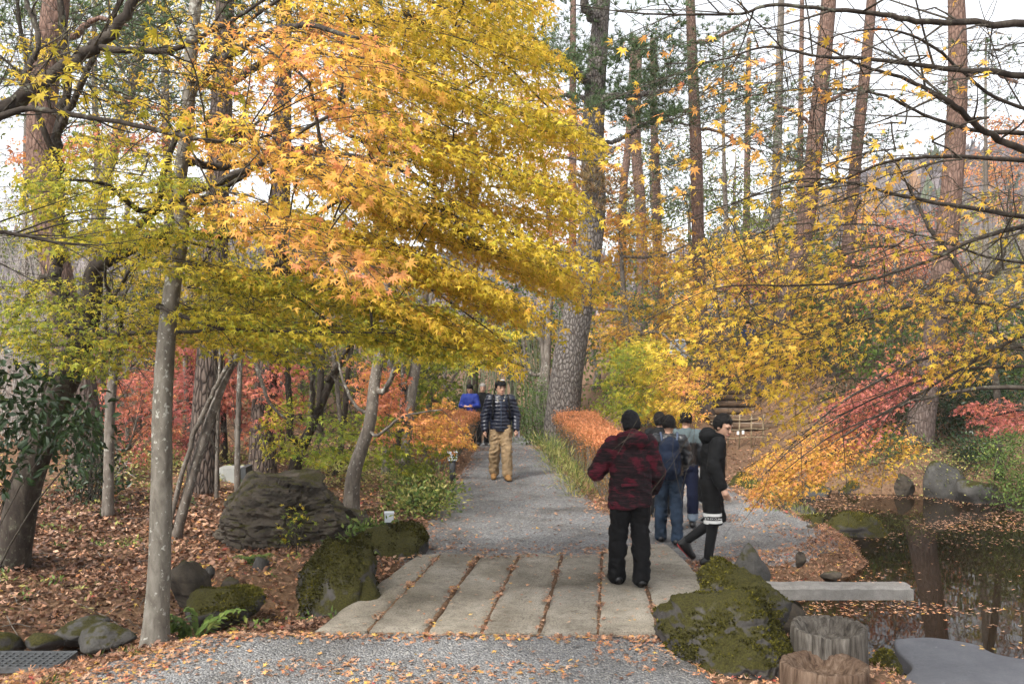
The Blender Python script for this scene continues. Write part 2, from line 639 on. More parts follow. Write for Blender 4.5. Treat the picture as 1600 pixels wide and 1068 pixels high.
STAR7 = star([0, -38, 38, -78, 78, -118, 118], [1.0, 0.93, 0.93, 0.74, 0.74, 0.45, 0.45], 0.36)
STAR5 = star([0, -48, 48, -100, 100], [1.0, 0.88, 0.88, 0.58, 0.58], 0.34)
STAR3 = star([0, -62, 62], [1.0, 0.82, 0.82], 0.36)
STAR5C = star([0, -42, 42, -88, 88], [1.0, 0.9, 0.84, 0.6, 0.52], 0.30, -0.55)
STAR3C = star([0, -55, 58], [1.0, 0.85, 0.7], 0.32, -0.5)
OVAL = (np.array([[0, 0, 0], [0.23, 0.4, 0.03], [0, 1.0, -0.12], [-0.23, 0.4, 0.03]]), np.array([[0, 1, 2, 3]]))
OVAL2 = (np.array([[0, 0, 0], [0.2, 0.28, 0.05], [0.22, 0.62, 0.02], [0, 1.0, -0.15], [-0.22, 0.62, 0.02], [-0.2, 0.28, 0.05], [0, 0.3, -0.02], [0, 0.62, -0.05]]),
         np.array([[0, 1, 6, 5], [6, 1, 2, 7], [5, 6, 7, 4], [7, 2, 3, 4]]))
BLADE = (np.array([[-0.035, 0, 0], [0.035, 0, 0], [0.03, 0.55, 0.06], [-0.03, 0.55, 0.06], [0, 1.0, -0.02]]), [np.array([[0, 1, 2, 3]]), np.array([[3, 2, 4]])])


def leaf_batch(geo, pos, fwd, nrm, size, hue, tmpl):
    T, Fc = tmpl
    pos = np.asarray(pos, float)
    N = len(pos)
    if N == 0:
        return
    fwd = unit(fwd)
    side = unit(np.cross(fwd, nrm))
    up = np.cross(side, fwd)
    size = np.broadcast_to(np.asarray(size, float), (N,))
    V = pos[:, None, :] + size[:, None, None] * (T[None, :, 0, None] * side[:, None, :] + T[None, :, 1, None] * fwd[:, None, :] + T[None, :, 2, None] * up[:, None, :])
    m = len(T)
    off = (np.arange(N) * m)[:, None, None]
    fs = [(f[None] + off).reshape(-1, f.shape[1]) for f in (Fc if isinstance(Fc, list) else [Fc])]
    geo.add(V.reshape(-1, 3), fs, np.repeat(np.broadcast_to(np.asarray(hue, float), (N,)), m))


def rand_dir(n):
    return unit(RNG.normal(size=(n, 3)))

# ================================================================== THE SETTING
WATER_Z = -0.38
POND = [(2.35, 8.75), (2.75, 8.2), (3.1, 7.4), (3.5, 6.3), (4.3, 4.6), (6.4, 5.2), (7.2, 9), (8.3, 12), (10.2, 15), (11, 16.8), (9.5, 16.6),
        (7.4, 17.3), (5.8, 17.6), (4.9, 17.6), (4.6, 16.2), (4.45, 14.6), (4.75, 13.2), (4.55, 12.1), (4.0, 11.25), (3.1, 10.55), (2.35, 10.2)]
STREAM = [(-7.5, 7.3), (-4.4, 7.45), (-2.7, 8.75), (-1.3, 9.35), (0, 9.45), (2.2, 9.5), (3.4, 9.4)]
FORECOURT = [(-2.55, 7.9), (-3.3, 6.7), (-4.2, 2), (-4.2, -8), (7, -8), (3.2, 4), (1.45, 6.7), (1.25, 8.0)]
PATH = [(-1.2, 10.4), (-1.22, 11.5), (-1.12, 14), (-0.98, 16.7), (-0.82, 23), (-0.9, 30), (0.4, 30), (0.62, 23), (0.92, 19.3), (1.24, 13.8),
        (1.7, 12.7), (2.1, 15), (2.4, 18), (2.6, 21.5), (3.6, 21.5), (3.75, 18), (3.75, 15.5), (4.25, 13.5), (4.2, 12.1), (3.4, 11.15), (2.5, 10.55), (1.78, 10.4)]


def zg(x, y):
    x = np.asarray(x, float)
    y = np.asarray(y, float)
    off = np.minimum(np.maximum(np.minimum(sdpoly(x, y, FORECOURT), sdpoly(x, y, PATH)), 0), 3.0)
    z = (0.02 + 0.05 * off) * fbm2(x, y, 0.55, 4, 3.0) * 1.6 + 0.006 * fbm2(x, y, 3.0, 3, 9.0)
    z = z + 0.03 * np.clip(-1.6 - x, 0, 8) * sstep(8, 12, y)
    d = dline(x, y, STREAM)
    dep = 0.27 + 0.33 * sstep(-1.9, -0.9, x)
    z = z - dep * (1 - sstep(0.15, 1.0, d)) * sstep(-6.5, -4.5, x)
    z = z - 0.10 * sstep(1.1, 2.2, x) * sstep(9.6, 11.0, y) * (1 - sstep(20, 22, y))
    right = sstep(1.8, 4.2, x)
    z = z + right * (0.165 * np.clip(y - 20.8, 0, 7) + 0.05 * np.clip(y - 27.8, 0, 60))
    z = z + sstep(5.5, 7.5, x) * 0.45 * sstep(17.2, 19.5, y)
    z = z - 0.085 * np.clip(y - 21.0, 0, 7) * np.exp(-((x + 0.6) / 2.6) ** 2)
    z = z + (1 - right) * 0.05 * np.clip(y - 31, 0, 60) + sstep(-3, -9, x) * 0.06 * np.clip(y - 17, 0, 30)
    s = sdpoly(x, y, POND)
    t = sstep(0.55, -0.45, s + 0.16 * fbm2(x, y, 1.1, 3, 5.0))
    z = z * (1 - t) - 0.82 * t
    return z


def axis(dense0, dense1, step, far0, far1, n):
    a = np.arange(dense0, dense1 + 1e-6, step)
    lo = dense0 - np.geomspace(step, dense0 - far0, n)[::-1]
    hi = dense1 + np.geomspace(step, far1 - dense1, n)
    return np.concatenate([lo, a, hi])


gx = axis(-8, 13, 0.14, -420, 420, 30)
gy = axis(4.5, 27, 0.14, -60, 445, 34)
X, Y_ = np.meshgrid(gx, gy, indexing='ij')
Zg = zg(X, Y_)
g = Geo()
g.grid(np.stack([X, Y_, Zg], -1), len(gx), len(gy))
struct('ground', g, M['soil'])


def zl(x, y):
    """Height of the ground mesh, looked up."""
    x, y = np.asarray(x, float), np.asarray(y, float)
    i = np.clip(np.searchsorted(gx, x) - 1, 0, len(gx) - 2)
    j = np.clip(np.searchsorted(gy, y) - 1, 0, len(gy) - 2)
    u = np.clip((x - gx[i]) / (gx[i + 1] - gx[i]), 0, 1)
    w = np.clip((y - gy[j]) / (gy[j + 1] - gy[j]), 0, 1)
    return (Zg[i, j] * (1 - u) + Zg[i + 1, j] * u) * (1 - w) + (Zg[i, j + 1] * (1 - u) + Zg[i + 1, j + 1] * u) * w


def zat(x, y):
    return float(zl(x, y))



def sheet(name, poly, mat, step, lift=0.014):
    """A loose surface lying on the ground that thins out to nothing at its ragged edge."""
    p = np.array(poly)
    x0, y0 = p.min(0) - 0.3
    x1, y1 = p.max(0) + 0.3
    xs, ys = np.arange(x0, x1, step), np.arange(max(y0, -8), min(y1, 31), step)
    A, B = np.meshgrid(xs, ys, indexing='ij')
    s = sdpoly(A, B, poly) + 0.16 * fbm2(A, B, 1.7, 4, 2.0)
    z = zg(A, B) + np.clip(-s * 0.12, -0.05, lift) + 0.004 * fbm2(A, B, 7.0, 3, 1.0) * (s < 0)
    nv = len(ys)
    i, j = np.meshgrid(np.arange(len(xs) - 1), np.arange(nv - 1), indexing='ij')
    keep = (np.minimum(np.minimum(s[:-1, :-1], s[1:, :-1]), np.minimum(s[:-1, 1:], s[1:, 1:])) < 0.2)
    a = (i * nv + j)[keep]
    Q = np.stack([a, a + nv, a + nv + 1, a + 1], -1)
    V = np.stack([A, B, z], -1).reshape(-1, 3)
    used = np.unique(Q)
    mp = np.full(len(V), -1)
    mp[used] = np.arange(len(used))
    gg = Geo()
    gg.add(V[used], mp[Q])
    return struct(name, gg, mat)


sheet('gravel_forecourt', FORECOURT, M['gravel'], 0.09)
sheet('gravel_path', PATH, M['gravel'], 0.09)

# pond water: one sheet, the ground closes round it
wx, wy = np.meshgrid(np.linspace(-1.0, 19, 60), np.linspace(3.5, 19.5, 50), indexing='ij')
g = Geo()
g.grid(np.stack([wx, wy, np.full_like(wx, WATER_Z)], -1), 60, 50)
struct('pond_water', g, M['water'])

# far wooded hill, bare grey trees on it
hx, hy = np.meshgrid(np.linspace(-260, 300, 130), np.linspace(75, 420, 70), indexing='ij')


def hill_z(x, y):
    # ridge: high on the right, low in the middle, a little on the left
    prof = 13 + 22 * sstep(20, 90, x) + 4 * sstep(-10, -120, x)
    up = sstep(75, 190, y)
    return 2.2 + prof * up + 4.0 * fbm2(x, y, 0.02, 4, 8.0) * up


g = Geo()
g.grid(np.stack([hx, hy, hill_z(hx, hy) - 0.5], -1), 130, 70)
hm = NT('wooded_hillside')
v = hm.coord()
hn = hm.noise(v, 0.12, 8, 0.75)
hm.base(hm.ramp(hn, [(0.3, (0.10, 0.085, 0.082)), (0.55, (0.17, 0.145, 0.14)), (0.75, (0.24, 0.19, 0.165))]), 1.0, 0.0)
struct('hill', g, hm.m)

n = 4200
qx, qy = RNG.uniform(-130, 190, n), RNG.uniform(78, 235, n)
qz = hill_z(qx, qy) - 0.4
g = Geo()
hgt = RNG.uniform(3.0, 7.0, n)
kinds = RNG.choice(3, n, p=[0.86, 0.04, 0.10])
hue0 = np.where(kinds == 0, RNG.uniform(0, 0.45, n), np.where(kinds == 1, RNG.uniform(0.5, 0.7, n), RNG.uniform(0.8, 1.0, n)))
for k in range(5):           # each tree a sheaf of slim spires
    a = RNG.uniform(0, 2 * math.pi, n)
    lean = RNG.uniform(0.05, 0.5, n)
    fw = np.stack([np.cos(a) * lean, np.sin(a) * lean, np.ones(n)], -1)
    leaf_batch(g, np.stack([qx, qy, qz], -1), fw, rand_dir(n), hgt * RNG.uniform(0.6, 1.0, n), hue0, OVAL)
M['hill_tree'] = leaf_material('bare_hill_tree', [(0, (0.15, 0.13, 0.135)), (0.45, (0.24, 0.205, 0.205)), (0.5, (0.30, 0.17, 0.10)), (0.7, (0.32, 0.20, 0.11)), (0.8, (0.07, 0.09, 0.06)), (1, (0.10, 0.12, 0.07))], 0.15, 0.9, 0.05)
o = link('far_woods', g.mesh('far_woods', hue=True), M['hill_tree'], kind='stuff')
tag(o, 'bare grey-mauve woods covering the distant hillside', 'woods', kind='stuff')

# ------------------------------------------------------------------ stone slab bridge
bz = 0.045
br = thing('slab_bridge', 'footbridge of broad pale hewn stone slabs under the man in red', 'bridge', (0.2, 9.2, 0.0))
FR = [(-1.63, 7.88), (-1.18, 7.86), (-0.71, 7.84), (-0.25, 7.82), (0.22, 7.81), (0.70, 7.80), (1.19, 7.79), (1.62, 7.95)]
BK = [(-1.06, 10.72), (-0.78, 10.70), (-0.36, 10.68), (0.09, 10.70), (0.56, 10.69), (1.01, 10.72), (1.44, 11.22), (1.82, 11.2)]
for k in range(7):
    nu, nv = 12, 46
    gap = 0.007
    f0, f1, b0, b1 = [np.array(q, float) for q in (FR[k], FR[k + 1], BK[k], BK[k + 1])]
    ew = unit(f1 - f0)
    f0, f1, b0, b1 = f0 + ew * gap, f1 - ew * gap, b0 + ew * gap, b1 - ew * gap
    fz = RNG.uniform(-0.05, 0.03)
    f0, f1 = f0 + [0, fz], f1 + [0, fz]
    u, w = np.meshgrid(np.linspace(0, 1, nu), np.linspace(0, 1, nv), indexing='ij')
    XY = (f0 * (1 - u[..., None]) + f1 * u[..., None]) * (1 - w[..., None]) + (b0 * (1 - u[..., None]) + b1 * u[..., None]) * w[..., None]
    if k == 6:                       # the last slab bulges towards the pond
        XY[..., 0] += 0.16 * u * np.sin(np.pi * w)
    ed = np.minimum(np.minimum(u, 1 - u) * 0.46, np.minimum(w, 1 - w) * 2.9)
    wob = 0.012 * fbm2(XY[..., 0], XY[..., 1], 5.0, 3, 4.0 + k)
    XY[..., 0] += np.where((u == 0) | (u == 1), wob * 1.9 * np.where(u == 0, 1, -1) * np.sign(wob), 0)
    XY[..., 1] += np.where((w == 0) | (w == 1), 0.03 * fbm2(XY[..., 0], XY[..., 1], 6.0, 3, 2.0 + k), 0)
    top = bz + (0.0, 0.012, -0.004, 0.009, 0.003, 0.013, 0.0)[k] + 0.008 * (u - 0.5) * (-1) ** k + 0.013 * fbm2(XY[..., 0], XY[..., 1], 2.5, 4, 7.0 + k) - 0.022 * np.exp(-ed / 0.02) * (0.7 + 0.6 * fbm2(XY[..., 0], XY[..., 1], 4.0, 2, 1.0))
    gs = Geo()
    T = np.stack([XY[..., 0], XY[..., 1], top], -1)
    gs.grid(T, nu, nv)
    rim = np.concatenate([T[:, 0], T[-1, 1:], T[::-1, -1][1:], T[0, ::-1][1:]])
    low = rim.copy()
    low[:, 2] = bz - 0.17
    m_ = len(rim)
    gs.grid(np.stack([low, rim], 0).transpose(1, 0, 2), m_, 2, flip=True)
    part('slab', gs, M['slab'], br)

for k in range(1, 7):                 # earth and leaf mould packed into the joints
    gg = Geo()
    tt = np.linspace(0.01, 0.99, 20)
    xj, yj = FR[k][0] * (1 - tt) + BK[k][0] * tt, FR[k][1] * (1 - tt) + BK[k][1] * tt
    gg.tube(np.stack([xj, yj, np.full(20, bz - 0.030) + 0.008 * np.sin(tt * 40 + k)], -1), 0.028, 6)
    part('joint_fill', gg, M['soil'], br)

# ------------------------------------------------------------------ rocks


def ico(sub):
    import bmesh
    b = bmesh.new()
    bmesh.ops.create_icosphere(b, subdivisions=sub, radius=1.0)
    V = np.array([q.co[:] for q in b.verts])
    Fc = np.array([[q.index for q in f.verts] for f in b.faces])
    b.free()
    return V, Fc


ICO = {s: ico(s) for s in (2, 3, 4, 5, 6)}


def rock_geo(c, size, seed, sub=4, planes=14, rough=0.07, rz=0.0, strata=0.0, tilt=0.25, soft=9.0, faces=None, cells=18, cellamp=0.05, cushion=0.0):
    V, Fc = ICO[sub]
    r = np.random.default_rng(seed)
    nrm = unit(r.normal(size=(planes, 3)))
    dd = r.uniform(0.72, 1.0, planes)
    if faces is not None:
        fa = np.array(faces, float)
        nrm, dd = np.vstack([unit(fa[:, :3]), nrm]), np.concatenate([fa[:, 3], dd + 0.12])
    q = np.maximum(V @ nrm.T, 0.0) / dd
    rad = 1.0 / np.maximum((q ** soft).sum(1) ** (1 / soft), 0.72)
    U = V * rad[:, None]
    nz = fbm(U * 1.7 + seed, 5, 0.55)
    U = U * (1 + 1.6 * rough * nz[:, None])
    if strata:
        hgt = U[:, 2] + tilt * U[:, 0] + 0.22 * fbm(U * 1.3 + 5 + seed, 3)
        saw = (hgt * strata) % 1.0
        saw = np.where(saw < 0.8, saw / 0.8, (1 - saw) / 0.2)
        U[:, :2] *= (1 + 0.035 * (saw - 0.5) * 2)[:, None]
        U[:, 2] += 0.02 * saw
        rg_ = 1 - np.abs(fbm(U * [2.6, 2.6, 5.2] + seed, 5, 0.6)) * 2.2
        U = U * (1 + 0.075 * rg_ - 0.05 * np.exp(-(np.abs(fbm(U * [1.6, 1.6, 4.0] + 3 + seed, 3)) / 0.035) ** 2))[:, None]
    if cells:                                     # broken blocks: each patch steps in or out and tilts a little
        sd_ = unit(r.normal(size=(cells, 3))) * r.uniform(0.5, 1.0, (cells, 1))
        met = np.array([1, 1, 2.0 if strata else 1.2])
        W_ = U + 0.10 * np.stack([fbm(U * 2.5 + k_ * 9 + seed, 3) for k_ in range(3)], -1)
        cid = np.argmin(((W_[:, None, :] - sd_[None]) ** 2 * met).sum(-1), 1)
        off = r.uniform(-1, 1, cells)[cid] + ((U - sd_[cid]) * r.normal(size=(cells, 3))[cid]).sum(1) * 0.9
        U = U * (1 + cellamp * np.clip(off, -1.6, 1.6))[:, None]
    if cushion:
        U = U * (1 + cushion * np.maximum(fbm(U * 6 + seed + 2, 3), -0.1) + 0.5 * cushion * fbm(U * 15 + seed, 2))[:, None]
    U = U * (np.asarray(size, float) / 2)
    U = U * (1 + 0.02 * fbm(U * 22 + seed, 3))[:, None]
    co, si = math.cos(rz), math.sin(rz)
    U = np.stack([U[:, 0] * co - U[:, 1] * si, U[:, 0] * si + U[:, 1] * co, U[:, 2]], -1) + np.asarray(c, float)
    gg = Geo()
    gg.add(U, Fc)
    return gg, U, Fc


def rock(px, py0, py1, w, dep, Y, mat, label, seed, name='rock', sub=4, moss=0, group=None, hue=(0.2, 0.9), **kw):
    """Rock between picture heights py0 (top) and py1 (foot) at distance Y, w metres wide, dep metres deep."""
    top, bot = P(px, py0, Y), P(px, py1, Y)
    hgt = top[2] - bot[2]
    c = (top + bot) / 2
    c[2] = top[2] - hgt * 0.5 - 0.06 * hgt
    if moss:
        kw.setdefault('cushion', 0.09)
    gg, U, Fc = rock_geo(c, (w, dep, hgt * 1.14), seed, sub, **kw)
    base = (c[0], c[1], bot[2])
    if not moss:
        return solo(name, gg, M[mat], label, 'rock', base, group, smooth=not kw.get('strata'))
    t = thing(name, label, 'rock', base, group)
    part('stone', gg, M[mat], t)
    a, b_, c_ = U[Fc[:, 0]], U[Fc[:, 1]], U[Fc[:, 2]]
    nr = np.cross(b_ - a, c_ - a)
    ar = np.linalg.norm(nr, axis=1)
    nr = nr / ar[:, None]
    mid = (a + b_ + c_) / 3
    ok = (fbm(mid * 3.2 + seed, 4) + 0.34 * nr[:, 2] > 0.13) & (mid[:, 2] > bot[2] - 0.1)
    pr = np.where(ok, ar, 0)
    pr = pr / pr.sum()
    idx = RNG.choice(len(Fc), moss, p=pr)
    bc = RNG.dirichlet((1, 1, 1), moss)
    pos = a[idx] * bc[:, :1] + b_[idx] * bc[:, 1:2] + c_[idx] * bc[:, 2:]
    mg = Geo()
    fw = unit(nr[idx] + 0.9 * RNG.normal(size=(moss, 3)) * 0.6 + np.array([0, 0, -0.25]))
    patch = 0.5 + 0.75 * fbm(pos * 3.5, 4)
    leaf_batch(mg, pos - nr[idx] * 0.004, fw, rand_dir(moss), RNG.uniform(0.012, 0.036, moss), np.clip(hue[0] + (hue[1] - hue[0]) * (patch + RNG.normal(0, 0.18, moss)), 0, 1), OVAL)
    part('moss', mg, M['moss_blade'], t, hue=True, kind='stuff')
    return t


rock(442, 736, 876, 1.62, 1.35, 11.6, 'rock', 'huge dark boulder with layered cracks on the leafy ground left of the path', 24, 'boulder', 6, 0, planes=12, strata=2.2, tilt=0.3, rough=0.08, soft=14, cells=70, cellamp=0.085,
     faces=[(0.15, 0, 1, 0.74), (-0.95, -0.15, 0.42, 0.80), (0.75, 0, 0.62, 0.78), (-0.35, -0.9, 0.25, 0.78), (0.5, -0.85, 0.3, 0.84), (-0.5, -0.3, 0.85, 0.82)])
rock(530, 836, 995, 0.86, 1.35, 9.25, 'rock_moss', 'tall moss-covered rock against the left edge of the slab bridge', 5, 'mossy_rock', 5, 6500, rz=0.30, rough=0.13,
     faces=[(-0.85, -0.25, 0.60, 0.60), (0.9, -0.1, 0.30, 0.82), (-0.1, -0.9, 0.45, 0.74), (0.25, 0.1, 1, 0.84)], hue=(0.0, 0.7))
rock(604, 812, 902, 0.66, 0.72, 10.9, 'rock_moss', 'dark rounded mossy rock in front of the near path light', 9, 'mossy_rock', 5, 3500, hue=(0.0, 0.5))
rock(294, 876, 945, 0.28, 0.4, 9.1, 'rock', 'dark blocky stone just right of the smooth grey trunk', 31, planes=9)
rock(360, 916, 972, 0.56, 0.55, 8.75, 'rock_moss', 'low moss-grown stone behind the fern', 33, 'mossy_rock', 4, 2500, hue=(0.25, 0.8))
rock(128, 962, 1004, 0.50, 0.4, 8.3, 'rock_grey', 'smooth grey stone half buried in leaves by the drain', 35)
rock(168, 974, 1008, 0.44, 0.34, 8.05, 'rock_grey', 'flat slanting grey stone between the drain and the smooth trunk', 37, planes=8)
rock(326, 884, 904, 0.13, 0.13, 9.9, 'rock_grey', 'small round stone on the leaves below the boulder', 41, sub=3)
rock(357, 903, 922, 0.21, 0.16, 9.6, 'rock', 'small dark flat stone on the leaves above the low mossy stone', 43, sub=3)
rock(408, 870, 900, 0.20, 0.2, 10.1, 'rock_grey', 'small grey stone at the foot of the big boulder', 45, sub=3)
rock(62, 985, 1014, 0.28, 0.26, 7.9, 'rock_moss', 'dark green stone edging the drain channel', 47, sub=3)
rock(4, 984, 1020, 0.34, 0.3, 7.8, 'rock_moss', 'dark green stone cut by the left picture edge above the grate', 49, sub=3)
rock(1150, 920, 1085, 0.86, 1.10, 7.35, 'rock_moss', 'big moss-covered rock beside the right front of the bridge', 52, 'mossy_rock', 6, 11000, rz=0.5, rough=0.14, hue=(0.05, 0.85),
     faces=[(-0.75, -0.3, 0.6, 0.70), (0.5, -0.7, 0.5, 0.75), (0.9, 0, 0.4, 0.85)])
rock(1165, 893, 990, 0.72, 0.6, 8.45, 'rock_moss', 'mossy rock behind the big mossy rock, under the stone beam', 53, 'mossy_rock', 5, 4500, rough=0.09)
rock(1174, 857, 912, 0.34, 0.3, 9.35, 'rock_grey', 'grey upright stone at the gravel edge behind the mossy rocks', 55, planes=11, rough=0.05)
rock(1252, 862, 882, 0.13, 0.12, 10.8, 'rock', 'tiny dark stone on the gravel nearer the pond', 57, sub=3)
rock(1301, 890, 907, 0.19, 0.15, 10.2, 'rock', 'small dark stone behind the stone beam', 59, sub=3)
rock(1384, 1018, 1075, 0.30, 0.35, 7.6, 'rock_moss', 'small mossy stone between the log posts and the flat slate', 61, 'mossy_rock', 4, 1500)
rock(1338, 793, 848, 1.02, 0.8, 14.0, 'rock_moss', 'wide mossy rock rising out of the pond near its gravel shore', 63, 'mossy_rock', 5, 4000, hue=(0.35, 1.0))
rock(1262, 800, 838, 0.40, 0.7, 13.6, 'rock_moss', 'low mossy stone on the shore beside the pond rock', 65, 'mossy_rock', 4, 1500, hue=(0.3, 1.0))
rock(1250, 792, 812, 0.42, 0.35, 14.4, 'rock_grey', 'flat pale grey stone at the waterline behind the low mossy stone', 67, sub=3)
rock(1273, 818, 834, 0.2, 0.2, 13.0, 'rock', 'small dark stone at the waterline in front of the low mossy stone', 68, sub=3)
rock(1163, 735, 790, 0.55, 0.7, 16.6, 'rock_moss', 'mossy bank stone right of the man in the black hooded coat', 69, 'mossy_rock', 4, 1500)
rock(1190, 768, 792, 0.35, 0.4, 16.0, 'rock_grey', 'grey stone at the inner corner of the pond shore', 70, sub=3)
rock(1412, 742, 785, 0.42, 0.45, 17.6, 'rock', 'dark stone standing in the far bank of the pond', 71)
rock(1473, 728, 792, 0.80, 0.7, 17.4, 'rock_grey', 'big rounded grey rock in the middle of the far bank', 73)
rock(1514, 742, 800, 0.68, 0.6, 16.9, 'rock_grey', 'slanting flat-topped rock at the far bank by the green bush', 75, planes=8, rough=0.04)
rock(1262, 750, 792, 0.75, 0.6, 17.7, 'rock_grey', 'grey rock in the far bank under the orange maple spray', 77)
rock(1330, 748, 790, 0.85, 0.6, 17.9, 'rock_moss', 'mossy rock in the far bank under the middle of the sprays', 79, 'mossy_rock', 4, 1800)
rock(1562, 765, 800, 0.5, 0.5, 16.6, 'rock', 'dark rock at the far bank below the green bush', 81)
rock(1590, 790, 812, 0.6, 0.5, 16.0, 'rock_grey', 'grey stone at the waterline at the right picture edge', 83, sub=3)

# ------------------------------------------------------------------ stone beam over the pond, slate, log posts
Yb = 8.95
xl, xr = P(1216, 0, Yb)[0], P(1430, 0, Yb)[0]
zt, zb_ = P(0, 917, Yb)[2], P(0, 937, Yb)[2]
nu, nv = 40, 9
u, w = np.meshgrid(np.linspace(0, 1, nu), np.linspace(0, 1, nv), indexing='ij')
bx_, by_ = xl - 0.25 + (xr - xl + 0.25) * u + 0.06 * w * (u - 0.9), Yb + 0.26 * w
top = zt + 0.014 * fbm2(bx_, by_, 9, 4, 3.0) - 0.02 * np.exp(-np.minimum(np.minimum(u, 1 - u) * 1.6, np.minimum(w, 1 - w) * 0.26) / 0.012)
bx_ = bx_ + np.where(u > 0.97, 0.03 * fbm2(bx_, by_, 8, 3, 6.0), 0)
T = np.stack([bx_, by_, top], -1)
gs = Geo()
gs.grid(T, nu, nv)
rim = np.concatenate([T[:, 0], T[-1, 1:], T[::-1, -1][1:], T[0, ::-1][1:]])
low = rim.copy()
low[:, 2] = zb_
gs.grid(np.stack([low, rim], 0).transpose(1, 0, 2), len(rim), 2, flip=True)
B = T.copy()
B[..., 2] = zb_
gs.grid(B, nu, nv, flip=True)
solo('stone_beam', gs, M['bench_stone'], 'pale granite beam reaching out over the pond water', 'stone beam', (float(xl), Yb, float(zb_)), smooth=False)
rock(1232, 930, 1000, 0.42, 0.4, 9.05, 'rock', 'dark stone hidden under the shore end of the granite beam', 87, sub=3)

# flat slate stepping stone: an outline with its own thickness
def outline_slab(name, pts, ztop, th, mat, label, cat, seed):
    c = np.mean(pts, 0)
    q = smooth_path(np.vstack([pts, pts[:1]]), 90)[:-1]
    rings = []
    for s, dz in ((0.0, 0), (0.3, 0), (0.6, 0), (0.85, 0), (0.96, -0.002), (0.992, -0.010), (1.0, -0.03), (0.985, -th)):
        r = c + (q - c) * s
        z = ztop + dz + 0.005 * fbm2(r[:, 0], r[:, 1], 2.5, 3, seed)
        rings.append(np.column_stack([r, z]))
    R = np.array(rings)
    R = np.concatenate([R, R[:, :1]], 1)
    gg = Geo()
    gg.grid(R, R.shape[0], R.shape[1])
    return solo(name, gg, M[mat], label, cat, (float(c[0]), float(c[1]), ztop - th))


def flat(pts, z):
    return np.array([G(a, b, z)[:2] for a, b in pts])


outline_slab('stepping_stone', flat([(1397, 996), (1450, 993), (1520, 1003), (1560, 1020), (1640, 1034), (1740, 1060), (1700, 1140), (1560, 1110), (1440, 1092), (1405, 1066), (1425, 1040), (1402, 1015)], -0.22), -0.22, 0.14, 'slate',
             'broad smooth slate slab lying at the water in the lower right corner', 'stepping stone', 2.0)


def wood_material(name, c0, c1, c2):
    m = NT(name)
    v = m.coord((16, 16, 1.8))
    a = m.noise(v, 1.6, 7, 0.7, 0.5)
    v2 = m.coord((1, 1, 1))
    b_ = m.noise(v2, 5, 5, 0.6)
    col = m.ramp(a, [(0.30, c0), (0.48, c1), (0.75, c2)])
    m.base(m.mix(m.ramp(b_, [(0.5, 0.0), (0.75, 0.5)]), col, c1), 0.95, 0.1)
    m.bump(a, 1.0, 0.03)
    return m.m


M['log_grey'] = wood_material('weathered_log', (0.012, 0.010, 0.009), (0.10, 0.088, 0.075), (0.25, 0.228, 0.20))
M['log_brown'] = wood_material('rotten_log', (0.018, 0.012, 0.009), (0.11, 0.072, 0.050), (0.23, 0.172, 0.128))


def log_post(px, pytop, Y, rad, hgt, mat, label, seed, notch=0.05):
    """A rotted hollow log stood on end: ragged rim, split sides, sunk heart."""
    k, top = 120, P(px, pytop, Y)
    a = np.linspace(0, 2 * math.pi, k, endpoint=False)
    ca = np.stack([np.cos(a) * 1.6, np.sin(a) * 1.6, np.full(k, seed)], -1)
    split = np.abs(fbm(ca * 3.0, 4))
    rimz = top[2] - notch * (0.5 + fbm(ca * 0.7 + 4, 2)) - 0.012 * np.abs(fbm(ca * 6, 2)) - 0.012 * np.exp(-(split / 0.03) ** 2)
    rings = []
    for t in np.linspace(0, 1, 14):
        z = rimz - (1 - t) * hgt
        rr = rad * (1 + 0.06 * fbm(ca * 0.8 + 9, 2) + 0.06 * (1 - t)) * (1 - 0.085 * np.exp(-(split / 0.035) ** 2) * (0.4 + 0.6 * t)) * (1 + 0.03 * fbm(ca * 5 + t * 2.2, 4)) * (1 + 0.05 * fbm(ca * 1.3 + t * 0.8 + 20, 2))
        rings.append(np.stack([np.cos(a) * rr, np.sin(a) * rr, z], -1))
    last = rings[-1]
    low = last[:, 2].mean()
    for s, dz in ((0.95, 0.006), (0.86, 0.0), (0.78, -0.02), (0.72, -0.06), (0.62, -0.10), (0.45, -0.115), (0.25, -0.12), (0.0, -0.12)):
        q = last.copy()
        q[:, :2] *= s * (1 + 0.03 * fbm(np.column_stack([q[:, :2] * 9, np.full(k, s * 6)]), 3)[:, None])
        w_ = max(0.0, (s - 0.6) / 0.35)
        q[:, 2] = q[:, 2] * w_ + low * (1 - w_) + dz + 0.035 * fbm(np.column_stack([q[:, :2] * 14, np.full(k, seed)]), 4) * (s < 0.9)
        rings.append(q)
    R = np.array(rings) + np.array([top[0], top[1], 0])
    R = np.concatenate([R, R[:, :1]], 1)
    gg = Geo()
    gg.grid(R, R.shape[0], R.shape[1], flip=True)
    return solo('log_post', gg, M[mat], label, 'log post', (float(top[0]), float(top[1]), float(top[2] - hgt)))


log_post(1293, 974, 7.25, 0.275, 0.75, 'log_grey', 'taller grey weathered log post with a split hollow top', 3.0, 0.03)
log_post(1288, 1030, 6.78, 0.30, 0.55, 'log_brown', 'lower rotten brown log post cut by the bottom picture edge', 8.0, 0.03)

